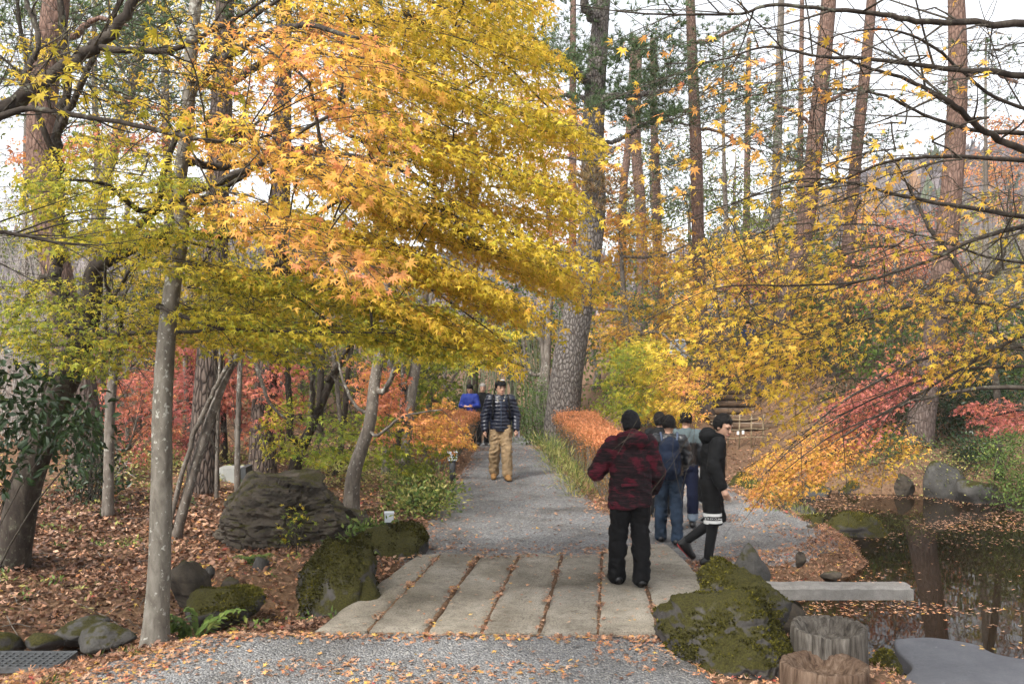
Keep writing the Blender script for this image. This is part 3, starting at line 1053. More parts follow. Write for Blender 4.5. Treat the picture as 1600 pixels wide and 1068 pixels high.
# ------------------------------------------------------------------ drain grate
M['steel'] = plain('galvanised_steel', (0.10, 0.105, 0.11), 0.6, 0.4, 30, 0.3, 0.4, 0.003, 0.5)
ga, gb = G(88, 1012), G(-40, 1052)
gt = thing('drain_grate', 'grey steel drain grate in the lower left corner', 'grate', (-3.95, 7.35, 0.0))
GZ = -0.06
x0, x1, y0, y1 = -4.9, -3.42, 7.18, 7.55
for k in range(26):
    gg = Geo()
    gg.box((x0 + 0.03 + (x1 - x0 - 0.06) * k / 25, (y0 + y1) / 2, 0.012 + GZ), (0.007, y1 - y0 - 0.02, 0.03))
    part('bar', gg, M['steel'], gt, smooth=False)
for k in range(7):
    gg = Geo()
    gg.box(((x0 + x1) / 2, y0 + 0.02 + (y1 - y0 - 0.04) * k / 6, 0.0145 + GZ), (x1 - x0 - 0.01, 0.006, 0.029))
    part('cross_bar', gg, M['steel'], gt, smooth=False)
gg = Geo()
gg.box(((x0 + x1) / 2, y0, 0.010 + GZ), (x1 - x0, 0.012, 0.045))
gg.box(((x0 + x1) / 2, y1, 0.010 + GZ), (x1 - x0, 0.012, 0.045))
gg.box((x0, (y0 + y1) / 2, 0.009 + GZ), (0.012, y1 - y0, 0.044))
gg.box((x1, (y0 + y1) / 2, 0.009 + GZ), (0.012, y1 - y0, 0.044))
part('rim', gg, M['steel'], gt, smooth=False)

# ------------------------------------------------------------------ path lights
M['lamp_cap'] = plain('pale_lamp_cap', (0.50, 0.53, 0.57), 0.5, 0.4, 14, 0.1, 0.15)
M['lamp_post'] = plain('dark_lamp_post', (0.05, 0.052, 0.055), 0.6, 0.4)


def path_light(px, py0, py1, Y, label):
    a, b_ = P(px, py0, Y), P(px, py1, Y)
    zz = zat(a[0], a[1])
    t = thing('path_light', label, 'path light', (a[0], a[1], min(zz, b_[2] - 0.05)), 'low lights along the path')
    s = 14 / 1500 * Y
    gg = Geo()
    gg.box((a[0], a[1], (a[2] + b_[2]) / 2), (s, s, a[2] - b_[2] - 0.012), 0.12)
    part('lamp_head', gg, M['lamp_cap'], t, smooth=False)
    gg = Geo()
    gg.box((a[0], a[1], a[2]), (s * 1.10, s * 1.10, 0.012), 0.12)
    part('cap', gg, M['lamp_cap'], t, smooth=False)
    gg = Geo()
    lo = min(zz, b_[2] - 0.05) - 0.03
    gg.tube([(a[0], a[1], lo), (a[0], a[1], b_[2] + 0.02)], s * 0.36, 10)
    part('stem', gg, M['lamp_post'], t)
    return t


path_light(608, 800, 815, 11.3, 'small square path light above the dark mossy rock')
path_light(707, 706, 719, 16.6, 'small square path light below the left orange hedge')

# ------------------------------------------------------------------ grey panel box behind the boulder
bxp = P(360, 770, 15.5)
t = thing('utility_box', 'low grey box with a curved pale front between pine trunk and boulder', 'utility box', (bxp[0], bxp[1], zat(bxp[0], bxp[1])))
M['box_grey'] = plain('grey_painted_metal', (0.27, 0.275, 0.26), 0.55, 0.4, 6, 0.1, 0.12)
gg = Geo()
zz0, zz1 = P(0, 768, 15.5)[2], P(0, 731, 15.5)[2]
x0, x1 = P(341, 0, 15.5)[0], P(378, 0, 15.5)[0]
pr = np.array([(x0, 15.5), (x0 + 0.1, 15.44), (x0 + 0.28, 15.42), (x1 - 0.02, 15.46), (x1, 15.5), (x1, 15.85), (x0, 15.85)])
V = np.vstack([np.column_stack([pr, np.full(7, zz0)]), np.column_stack([pr, np.full(7, zz1)])])
jj = np.arange(7)
gg.add(V, [np.stack([jj, (jj + 1) % 7, 7 + (jj + 1) % 7, 7 + jj], -1), np.array([[7, 8, 9, 10, 11, 12, 13]]), np.array([[6, 5, 4, 3, 2, 1, 0]])])
part('case', gg, M['box_grey'], t, smooth=False)
gg = Geo()
gg.box((x1 + 0.045, 15.62, (zz0 + zz1) / 2 + 0.01), (0.08, 0.4, zz1 - zz0 + 0.02))
part('side_frame', gg, M['lamp_post'], t, smooth=False)
gg = Geo()
gg.tube([(x0 + 0.05, 15.7, zat(bxp[0], 15.6) - 0.05), (x0 + 0.05, 15.7, zz0 + 0.02)], 0.03, 8)
part('foot', gg, M['lamp_post'], t)
gg = Geo()
gg.tube([(x1 - 0.05, 15.7, zat(bxp[0], 15.6) - 0.05), (x1 - 0.05, 15.7, zz0 + 0.02)], 0.03, 8)
part('foot', gg, M['lamp_post'], t)

# ------------------------------------------------------------------ earth steps with log edges and a bamboo rail
M['step_log'] = plain('step_timber', (0.10, 0.065, 0.042), 0.9, 0.15, 8, 0.5, 0.5, 0.01)
M['step_earth'] = plain('step_earth', (0.27, 0.22, 0.175), 0.95, 0.1, 10, 0.7, 0.4, 0.02)
M['bamboo'] = plain('dry_bamboo', (0.22, 0.17, 0.105), 0.6, 0.3, 6, 0.2, 0.3, 0.004)
sx = 5.75
st = thing('garden_steps', 'earth steps edged with logs climbing the slope beyond the pond', 'steps', (sx, 22.6, zat(sx, 22.6)))
for k in range(9):
    ys = 22.6 + 0.72 * k
    zs = 0.42 + 0.125 * k
    gg = Geo()
    nz_ = 14
    xs_ = np.linspace(sx - 1.0 + 0.03 * k, sx + 1.05, nz_)
    gg.tube(np.stack([xs_, ys + 0.01 * np.sin(xs_ * 5 + k), zs + 0.012 * np.sin(xs_ * 3 + k)], -1), 0.075, 8, wob=0.1, seed=k)
    sp_ = part('step', gg, M['step_log'], st)
    gg = Geo()
    uu, ww = np.meshgrid(np.linspace(sx - 1.0, sx + 1.05, 10), np.linspace(ys, ys + 0.72, 6), indexing='ij')
    gg.grid(np.stack([uu, ww, zs + 0.03 + 0.02 * fbm2(uu, ww, 3.0, 3, k)], -1), 10, 6)
    link('tread', gg.mesh('tread', tuple(st.location)), M['step_earth'], sp_)
fe = thing('bamboo_rail', 'low bamboo railing with white tags before the garden steps', 'railing', (5.3, 21.4, zat(5.3, 21.4)))
px0, px1 = 1118, 1192
for q in range(5):
    pxx = px0 + (px1 - px0) * q / 4
    a = P(pxx, 700, 21.4)
    gg = Geo()
    gg.tube([(a[0], 21.4, zat(a[0], 21.4) - 0.1), (a[0] + 0.01, 21.4, P(0, 648, 21.4)[2])], 0.016, 8)
    part('post', gg, M['bamboo'], fe)
for q in (656, 671, 684):
    gg = Geo()
    a, b_ = P(px0 - 8, q + 1, 21.37), P(px1 + 8, q - 2, 21.37)
    gg.tube(np.linspace(a, b_, 9) + np.outer(np.sin(np.arange(9) * 1.7 + q), [0, 0, 0.012]), 0.011, 8, wob=0.06)
    part('rail', gg, M['bamboo'], fe)
M['white_tag'] = plain('white_tag', (0.78, 0.78, 0.76), 0.6, 0.3)
for pxx, pyy in ((1153, 676), (1161, 675), (1127, 686)):
    a = P(pxx, pyy, 21.33)
    gg = Geo()
    gg.box(a, (0.05, 0.006, 0.075), 0.0)
    part('tag', gg, M['white_tag'], fe, smooth=False)

# ================================================================== TREES


def in_poly(p, poly):
    return sdpoly(p[:, 0], p[:, 1], poly) < 0


def sample_poly(poly, n):
    poly = np.asarray(poly, float)
    lo, hi = poly.min(0), poly.max(0)
    out = np.zeros((0, 2))
    while len(out) < n:
        q = RNG.uniform(lo, hi, (n * 2 + 20, 2))
        out = np.vstack([out, q[in_poly(q, poly)]])
    return out[:n]


class Skeleton:
    """Branch nodes that later shoots attach to; radii come from how much each node carries."""

    def __init__(self):
        self.p = np.zeros((60000, 3))
        self.par = np.full(60000, -1)
        self.rx = np.zeros(60000)
        self.n = 0
        self.paths = []          # (kind, node indices)

    def chain(self, pts, rad=None, parent=-1, kind='twig'):
        ids = []
        for i, q in enumerate(pts):
            k = self.n
            self.p[k] = q
            self.par[k] = parent if i == 0 else k - 1
            self.rx[k] = 0 if rad is None else rad[i]
            self.n += 1
            ids.append(k)
        self.paths.append((kind, parent, ids))
        return ids

    def nearest(self, q, skip=0):
        d = np.linalg.norm(self.p[skip:self.n] - q, axis=1)
        # shoots leave a branch outwards and upwards: a node above the tip is a worse start
        d = d + 0.6 * np.maximum(self.p[skip:self.n, 2] - q[2] - 0.1, 0)
        return int(np.argmin(d)) + skip

    def radii(self, tip=0.0032, power=0.5):
        c = np.zeros(self.n)
        has = np.zeros(self.n, bool)
        for k in range(self.n - 1, -1, -1):
            if not has[k]:
                c[k] = max(c[k], 1)
            if self.par[k] >= 0:
                has[self.par[k]] = True
                c[self.par[k]] += c[k] if self.par[k] != k - 1 or True else 0
        r = tip * c ** power
        return np.where(self.rx[:self.n] > 0, self.rx[:self.n], r)


def spray_leaves(o, d, L, W, n, droop, size, hue, tilt=0.5, size_jit=0.38, fill=0.0):
    """Leaf positions and frames of one flat drooping spray that starts at o and runs along d."""
    t = RNG.uniform(0.05, 1, n) ** 0.8
    s = RNG.uniform(-1, 1, n)
    side = unit(np.cross(d, [0, 0, 1.0]))
    prof = np.sin(np.pi * np.clip(0.15 + 0.8 * t, 0, 1)) ** 0.7
    pos = o + np.outer(t * L, d) + np.outer(s * W * prof, side)
    pos[:, 2] += -droop * L * t ** 2 + RNG.normal(0, 0.025 + fill, n) - 0.12 * W * s ** 2
    dn = np.array([0, 0, -1.0])
    fw = unit(d * RNG.uniform(0.3, 1.2, (n, 1)) + side * (s * RNG.uniform(0.3, 1.3, n))[:, None] + dn * RNG.uniform(0.1, 0.9, (n, 1)) + RNG.normal(0, 0.25, (n, 3)))
    nr = unit(np.array([0, 0, 1.0]) + RNG.normal(0, tilt, (n, 3)))
    sz = size * (1 + RNG.uniform(-size_jit, size_jit, n))
    return pos, fw, nr, sz


def make_tree(name, label, trunk, limbs=(), regions=(), bark_mat='bark_dark', twig_mat='twig', cat='maple tree', group=None,
              leaf_parts=0, tmpl=STAR5, leaf_mat='leaf', tip=0.0021, sides=14, flare=1.25, extra_twigs=0, trunk_n=26, ground=True, wob=0.07, seed=0, branch_mat=None, thin=1.0):
    tr = np.asarray(trunk, float)                    # rows: px, py, distance, radius
    pts = np.array([P(a, b, c) for a, b, c, _ in tr])
    if ground:
        pts[0, 2] = zat(pts[0, 0], pts[0, 1]) - 0.06
    path = smooth_path(np.column_stack([pts, tr[:, 3]]), trunk_n)
    rad = path[:, 3].copy()
    hgt = path[:, 2] - path[0, 2]
    rad *= 1 + (flare - 1) * np.exp(-hgt / (1.6 * rad[0] + 0.02))
    root = thing(name, label, cat, tuple(path[0, :3]), group)
    sk = Skeleton()
    tid = sk.chain(path[:, :3], rad, -1, 'trunk')
    gt = Geo()
    gt.tube(path[:, :3], rad, sides, wob=wob, seed=seed)
    part('trunk', gt, M[bark_mat], root)
    lim = []
    for lb in limbs:
        la = np.asarray(lb, float).copy()
        la[:, 3] *= thin
        q = np.array([P(a, b, c) for a, b, c, _ in la])
        k = sk.nearest(q[0])
        q = np.vstack([sk.p[k], q])
        rr = np.concatenate([[min(la[0, 3] * 1.1, sk.rx[k] if sk.rx[k] > 0 else 9)], la[:, 3]])
        pp = smooth_path(np.column_stack([q, rr]), 6 * len(q))
        pp[1:-1, :3] += 0.25 * pp[1:-1, 3:4] * RNG.normal(size=(len(pp) - 2, 3))
        sk.chain(pp[:, :3], np.maximum(pp[:, 3], 0.003), k, 'branch')
        gb_ = Geo()
        gb_.tube(pp[:, :3], np.maximum(pp[:, 3], 0.003), 8, wob=0.06, seed=seed)
        part('branch', gb_, M[branch_mat or bark_mat], root)
    allpos, allfw, allnr, allsz, allhue = [], [], [], [], []
    tw = Geo()
    for rg in regions:
        n = rg['n']
        rp, rh, rq = [], [], []
        q = sample_poly(rg['poly'], n)
        Yd = RNG.uniform(*rg['Y'], n)
        C = np.stack([(q[:, 0] - CX) / F * Yd, Yd, H - (q[:, 1] - CY) / F * Yd], -1)
        if 'tier' in rg:                      # maple sprays lie in separate sloping layers
            slope, sp = rg['tier']
            t_ = C[:, 2] + slope * (C[:, 0] - path[0, 0]) + 0.25 * fbm(C * [0.5, 0.5, 0.2] + 40, 2)
            C[:, 2] += (np.round(t_ / sp) * sp - t_) * 0.60
        axis_xy = np.array([np.interp(C[:, 2], path[:, 2], path[:, 0]), np.interp(C[:, 2], path[:, 2], path[:, 1])]).T
        out = np.column_stack([C[:, :2] - axis_xy, np.zeros(n)])
        out = unit(out) + np.asarray(rg.get('dir', (0, 0, 0)), float) + RNG.normal(0, rg.get('spread', 0.45), (n, 3)) * [1, 1, 0.35]
        out = unit(out)
        dist = np.array([np.linalg.norm(sk.p[:sk.n] - c, axis=1).min() for c in C])
        for i in np.argsort(dist):
            d, L = out[i], RNG.uniform(*rg['L'])
            W = L * rg.get('asp', 0.45)
            o = C[i] - d * L * 0.5
            k = sk.nearest(o)
            p0 = sk.p[k]
            gap = np.linalg.norm(o - p0)
            if gap > 0.03:
                mid = (p0 + o) / 2 + np.array([0, 0, 0.10 * gap]) + RNG.normal(0, 0.06 * gap, 3)
                tt = np.linspace(0, 1, 5 if gap > 0.5 else 3)[:, None]
                bz_ = (1 - tt) ** 2 * p0 + 2 * tt * (1 - tt) * mid + tt ** 2 * o
                ids = sk.chain(bz_[1:], None, k, 'shoot')
                k = ids[-1]
            tt = np.linspace(0, 1, 4)[1:]
            dr = rg.get('droop', 0.2)
            ax = o + np.outer(tt * L, d)
            ax[:, 2] -= dr * L * tt ** 2
            sk.chain(ax, None, k, 'shoot')
            if rg.get('side_twigs', 2) and (rg['Y'][0] < 11.5 or 'force' in rg):
                sd = unit(np.cross(d, [0, 0, 1.0]))
                for s in range(rg.get('side_twigs', 2)):
                    t0 = RNG.uniform(0.1, 0.8)
                    b0 = o + d * L * t0 - np.array([0, 0, dr * L * t0 ** 2])
                    e = b0 + (sd * RNG.choice([-1, 1]) * W * RNG.uniform(0.6, 1.0) + d * L * 0.25) + [0, 0, -0.04 * L]
                    tw.tube(np.array([b0, (b0 + e) / 2 + [0, 0, 0.02 * L], e]), [tip * 0.9, tip * 0.75, tip * 0.5], 3, caps=False)
            m = max(1, int(rg['leaves'] * L / np.mean(rg['L']) * RNG.uniform(0.7, 1.3)))
            sz = rg['size']
            ps, fw, nr, s_ = spray_leaves(o, d, L, W, m, dr, sz, 0, rg.get('tilt', 0.55), fill=rg.get('fill', 0.0))
            hu = RNG.normal(0, rg.get('hj', 0.05), m) + RNG.normal(0, rg.get('sj', 0.035))
            rp.append(ps); rh.append(hu); rq.append(np.repeat(q[i][None], m, 0))
            allpos.append(ps); allfw.append(fw); allnr.append(nr); allsz.append(s_)
        if rp:
            hb = rg['hue']
            cat_ = np.concatenate(rp)
            allhue.append(np.concatenate(rh) + (hb(cat_, np.concatenate(rq)) if callable(hb) else hb))
    R = sk.radii(tip)
    for kind, par, ids in sk.paths:
        if kind != 'shoot':
            continue
        idx = ([par] if par >= 0 else []) + ids
        r = R[idx].copy()
        r[0] = min(r[0], r[1] * 1.15)
        tw.tube(sk.p[idx], np.minimum(r, 0.05), 5 if r[0] > 0.008 else 3, caps=False)
    if extra_twigs:
        src = np.arange(len(path) // 3, sk.n)
        for _ in range(extra_twigs):
            k = int(RNG.choice(src))
            pa = sk.par[k]
            base = sk.p[k]
            td = unit(base - sk.p[pa]) if pa >= 0 else np.array([0, 0, 1.0])
            L = RNG.uniform(0.25, 0.9)
            dd = unit(td + RNG.normal(0, 0.6, 3) + [0, 0, 0.15])
            e1, e2 = base + dd * L * 0.5 + RNG.normal(0, 0.03, 3), base + dd * L + RNG.normal(0, 0.06, 3) * L
            tw.tube(smooth_path([base, e1, e2], 5), np.linspace(min(R[k] * 0.7, 0.007), 0.0016, 5), 3, caps=False)
    if tw.v or tw.pend:
        part('twigs', tw, M[twig_mat], root, kind='stuff')
    if allpos:
        pos, fw, nr, sz, hu = [np.concatenate(a) for a in (allpos, allfw, allnr, allsz, allhue)]
        hu = np.clip(hu, 0, 1)
        keep = np.ones(len(pos), bool)
        if leaf_parts:
            px_, py_ = pos[:, 0] / pos[:, 1] * F + CX, CY - (pos[:, 2] - H) / pos[:, 1] * F
            vis = (px_ > 5) & (px_ < 1595) & (py_ > 5) & (py_ < 1060)
            big = np.where(vis, sz / pos[:, 1], 0)
            pick = np.argsort(-big)[:leaf_parts]
            keep[pick] = False
            add_leaf_parts(root, pos[pick], fw[pick], nr[pick], sz[pick], hu[pick])
        cg = Geo()
        near = keep & (pos[:, 1] < 6.4)
        far_ = keep & ~near
        curl_ = RNG.random(len(pos)) < 0.45
        pairs = {id(STAR5): (STAR5, STAR5C), id(STAR3): (STAR3, STAR3C)}.get(id(tmpl), (tmpl, tmpl))
        fpair = (STAR3, STAR3C) if tmpl is STAR5 else pairs
        for q_, cu in ((~curl_, 0), (curl_, 1)):
            a_, b_ = near & q_, far_ & q_
            leaf_batch(cg, pos[a_], fw[a_], nr[a_], sz[a_], hu[a_], pairs[cu])
            leaf_batch(cg, pos[b_], fw[b_], nr[b_], sz[b_] * (1.06 if tmpl is STAR5 else 1.0), hu[b_], fpair[cu])
        part('crown', cg, M[leaf_mat], root, smooth=False, hue=True, kind='stuff')
    return root, sk


LEAF_MESH = {}


def add_leaf_parts(root, pos, fw, nr, sz, hu):
    from mathutils import Matrix
    for p_, f_, n_, s_, h_ in zip(pos, fw, nr, sz, hu):
        key = int(round(h_ * 24))
        if key not in LEAF_MESH:
            gg = Geo()
            gg.add(STAR7[0], STAR7[1], key / 24)
            gg.tube([(0, -0.55, 0.10), (0, -0.2, 0.02), (0, 0.12, 0)], 0.012, 3, caps=False, hue=min(key / 24 + 0.2, 1))
            LEAF_MESH[key] = gg.mesh('leaf', smooth=False, hue=True)
            LEAF_MESH[key].materials.append(M['leaf'])
        f_ = unit(f_)
        side = unit(np.cross(f_, n_))
        up = np.cross(side, f_)
        o = bpy.data.objects.new('leaf', LEAF_MESH[key])
        COL.objects.link(o)
        o.parent = root
        q = p_ - np.array(root.location)
        o.matrix_local = Matrix(((side[0] * s_, f_[0] * s_, up[0] * s_, q[0]), (side[1] * s_, f_[1] * s_, up[1] * s_, q[1]),
                                 (side[2] * s_, f_[2] * s_, up[2] * s_, q[2]), (0, 0, 0, 1)))


def hue_noise(base, amp, sc=0.8, seed=0.0, grad=None):
    def f(ps, q):
        h = base + amp * fbm(ps * sc + seed, 3)
        if grad is not None:
            h = h + grad(ps, q)
        return h
    return f


# ------------------------------------------------------------------ the smooth grey maple in front, with the great golden crown
gold = hue_noise(0.525, 0.08, 0.6, 3.0)
make_tree('maple_tree', 'smooth grey-trunked maple in front carrying the great golden yellow crown',
          [(240, 1000, 7.75, 0.096), (249, 890, 7.75, 0.088), (252, 760, 7.75, 0.082), (254, 640, 7.75, 0.077), (260, 530, 7.75, 0.073), (272, 430, 7.75, 0.066), (284, 360, 7.75, 0.060), (280, 290, 7.7, 0.056),
           (292, 200, 7.6, 0.052), (300, 60, 7.5, 0.047), (318, -120, 7.4, 0.04), (330, -320, 7.3, 0.03)],
          limbs=[[(330, 110, 7.2, 0.055), (400, 60, 6.3, 0.04), (470, 40, 5.4, 0.028), (560, 60, 4.9, 0.016)],
                 [(330, 290, 7.3, 0.05), (420, 250, 6.3, 0.036), (500, 230, 5.3, 0.022), (560, 300, 4.8, 0.012)],
                 [(360, 130, 7.9, 0.06), (480, 60, 8.2, 0.05), (620, 30, 8.3, 0.038), (760, 80, 8.2, 0.022), (860, 170, 8.0, 0.012)],
                 [(360, 260, 8.0, 0.055), (470, 240, 8.2, 0.046), (600, 255, 8.3, 0.034), (740, 330, 8.2, 0.022), (880, 410, 8.0, 0.011)],
                 [(340, 370, 8.1, 0.05), (450, 365, 8.6, 0.04), (580, 400, 8.9, 0.028), (700, 470, 8.9, 0.016), (790, 535, 8.6, 0.009)],
                 [(390, -40, 7.9, 0.05), (560, -120, 8.3, 0.04), (720, -90, 8.4, 0.025), (820, -10, 8.2, 0.013)],
                 [(230, 330, 7.2, 0.04), (170, 290, 6.8, 0.028), (110, 280, 6.5, 0.014)],
                 [(250, 480, 7.6, 0.03), (350, 512, 7.4, 0.022), (480, 518, 7.2, 0.016), (620, 520, 7.2, 0.009)]],
          regions=[
              dict(poly=[(330, 60), (480, 0), (600, 30), (620, 200), (600, 330), (560, 420), (500, 430), (440, 400), (370, 330), (330, 200)], Y=(4.0, 5.8), n=105, L=(0.3, 0.6), leaves=27, size=0.037, hue=hue_noise(0.67, 0.09, 1.0, 1.0), droop=0.25, asp=0.5, tilt=0.6, dir=(0.5, -0.2, -0.2), tier=(0.30, 0.42)),
              dict(poly=[(560, 0), (800, -40), (830, 60), (850, 120), (915, 180), (905, 230), (850, 290), (875, 350), (915, 390), (850, 435), (760, 400), (640, 300), (560, 160)], Y=(6.6, 9.0), n=290, L=(0.45, 0.85), leaves=78, size=0.039, hue=gold, droop=0.22, asp=0.42, tilt=0.5, dir=(0.9, -0.1, -0.32), tier=(0.36, 0.42)),
              dict(poly=[(480, 240), (640, 290), (780, 380), (905, 395), (850, 460), (775, 480), (785, 535), (740, 530), (640, 500), (520, 470), (470, 380)], Y=(6.8, 9.2), n=250, L=(0.45, 0.85), leaves=78, size=0.039, hue=gold, droop=0.22, asp=0.42, tilt=0.5, dir=(0.9, -0.1, -0.32), tier=(0.36, 0.42)),
              dict(poly=[(380, -120), (820, -180), (790, 20), (560, 60), (420, 20)], Y=(6.2, 9.2), n=120, L=(0.5, 0.95), leaves=50, size=0.045, hue=gold, droop=0.25, asp=0.45, tilt=0.55, dir=(0.5, -0.1, -0.2), tier=(0.30, 0.5)),
              dict(poly=[(310, 380), (460, 420), (640, 480), (760, 525), (740, 548), (600, 535), (430, 540), (300, 520)], Y=(7.0, 10.0), n=185, L=(0.45, 0.9), leaves=58, size=0.038, hue=hue_noise(0.40, 0.10, 0.9, 6.0), droop=0.10, asp=0.5, tilt=0.42, dir=(0.3, -0.1, -0.1), tier=(0.10, 0.32)),
              dict(poly=[(300, 60), (560, 40), (620, 260), (540, 420), (420, 420), (310, 360)], Y=(6.4, 8.2), n=85, L=(0.45, 0.85), leaves=50, size=0.042, hue=hue_noise(0.60, 0.10, 0.7, 8.0), droop=0.22, asp=0.45, tilt=0.5, dir=(0.5, -0.2, -0.25), tier=(0.30, 0.5)),
              dict(poly=[(60, 300), (120, 220), (230, 230), (330, 300), (330, 420), (250, 400), (140, 380), (60, 350)], Y=(6.2, 8.0), n=75, L=(0.4, 0.8), leaves=50, size=0.037, hue=hue_noise(0.38, 0.08, 1.0, 9.0), droop=0.10, asp=0.5, tilt=0.42, tier=(-0.05, 0.34)),
          ],
          bark_mat='bark_smooth', branch_mat='bark_dark', thin=0.58, leaf_parts=290, tmpl=STAR5, trunk_n=60, sides=24, flare=1.55, wob=0.11)

# ------------------------------------------------------------------ dark maple leaning in from the left
make_tree('maple_tree', 'dark leaning many-limbed maple at the left edge rising from brown leaves',
          [(14, 905, 9.7, 0.165), (40, 760, 9.6, 0.15), (82, 640, 9.5, 0.14), (125, 545, 9.4, 0.125), (142, 470, 9.3, 0.105), (150, 420, 9.2, 0.085), (190, 395, 9.0, 0.062), (270, 355, 8.7, 0.048), (330, 305, 8.5, 0.036), (390, 270, 8.3, 0.02)],
          limbs=[[(100, 500, 9.5, 0.075), (88, 430, 9.5, 0.068), (96, 330, 9.4, 0.058), (88, 230, 9.3, 0.050), (105, 130, 9.2, 0.040), (95, 20, 9.1, 0.032), (70, -120, 9.0, 0.022)],
                 [(60, 440, 9.6, 0.03), (-20, 560, 9.2, 0.02)],
                 [(92, 260, 9.3, 0.035), (60, 180, 9.1, 0.028), (40, 90, 9.0, 0.022), (20, -40, 8.8, 0.014)],
                 [(100, 190, 9.1, 0.036), (140, 100, 8.8, 0.028), (180, 20, 8.6, 0.022), (220, -60, 8.4, 0.014)],
                 [(170, 400, 8.9, 0.04), (240, 330, 8.2, 0.032), (262, 250, 7.9, 0.027), (310, 130, 7.6, 0.022), (380, 40, 7.3, 0.016), (470, -20, 7.0, 0.01)],
                 [(150, 520, 9.2, 0.03), (220, 520, 8.8, 0.022), (340, 515, 8.3, 0.016), (430, 508, 8.0, 0.010)],
                 [(165, 560, 9.3, 0.022), (190, 500, 9.0, 0.018), (165, 440, 8.8, 0.014), (170, 380, 8.6, 0.009)],
                 [(175, 470, 8.8, 0.018), (205, 420, 8.6, 0.013), (250, 390, 8.4, 0.008)]],
          regions=[
              dict(poly=[(0, 430), (120, 430), (150, 480), (190, 540), (160, 590), (80, 560), (0, 540)], Y=(7.6, 9.4), n=70, L=(0.35, 0.7), leaves=42, size=0.038, hue=hue_noise(0.34, 0.07, 1.0, 2.0), droop=0.1, asp=0.5, tilt=0.45),
              dict(poly=[(150, 420), (330, 400), (480, 440), (470, 540), (300, 545), (170, 560)], Y=(8.0, 10.5), n=110, L=(0.4, 0.8), leaves=44, size=0.038, hue=hue_noise(0.41, 0.10, 0.9, 12.0), droop=0.1, asp=0.5, tilt=0.45),
              dict(poly=[(60, 230), (250, 220), (330, 300), (320, 420), (170, 400), (60, 360)], Y=(8.2, 10), n=60, L=(0.4, 0.8), leaves=40, size=0.038, hue=hue_noise(0.40, 0.08, 0.9, 14.0), droop=0.12, asp=0.5, tilt=0.5),
              dict(poly=[(0, 60), (300, 0), (330, 120), (180, 180), (20, 200)], Y=(7.0, 9.5), n=34, L=(0.3, 0.6), leaves=10, size=0.048, hue=hue_noise(0.45, 0.12, 0.9, 15.0), droop=0.2, asp=0.5, tilt=0.6),
          ],
          bark_mat='bark_dark', trunk_n=44, sides=18, extra_twigs=420)

# near dark boughs that come in at the top left from a maple outside the picture
make_tree('maple_tree', 'maple outside the left edge whose dark boughs cross the top left corner',
          [(-420, 1150, 5.4, 0.13), (-400, 800, 5.4, 0.12), (-380, 500, 5.4, 0.11), (-360, 300, 5.4, 0.09), (-330, 100, 5.4, 0.06)],
          limbs=[[(-150, 250, 5.4, 0.055), (0, 175, 5.4, 0.046), (80, 120, 5.4, 0.040), (150, 72, 5.4, 0.034), (200, 20, 5.4, 0.028), (230, -60, 5.4, 0.02)],
                 [(-150, 300, 5.3, 0.03), (10, 178, 5.35, 0.02), (120, 180, 5.2, 0.015), (250, 205, 5.0, 0.012), (340, 222, 4.8, 0.009), (420, 212, 4.7, 0.005)],
                 [(40, 120, 5.5, 0.02), (60, 60, 5.6, 0.016), (30, -20, 5.7, 0.012)],
                 [(150, 72, 5.4, 0.02), (260, 80, 5.3, 0.016), (330, 50, 5.2, 0.012), (430, -10, 5.1, 0.008)],
                 [(-100, 360, 5.6, 0.02), (0, 362, 5.6, 0.013), (90, 380, 5.6, 0.008)]],
          regions=[dict(poly=[(0, 40), (250, 10), (400, 60), (360, 240), (200, 250), (20, 120)], Y=(4.7, 5.6), n=30, L=(0.25, 0.5), leaves=9, size=0.048, hue=hue_noise(0.50, 0.12, 1.1, 4.0), droop=0.25, asp=0.5, tilt=0.7)],
          bark_mat='bark_dark', extra_twigs=190, leaf_parts=60)

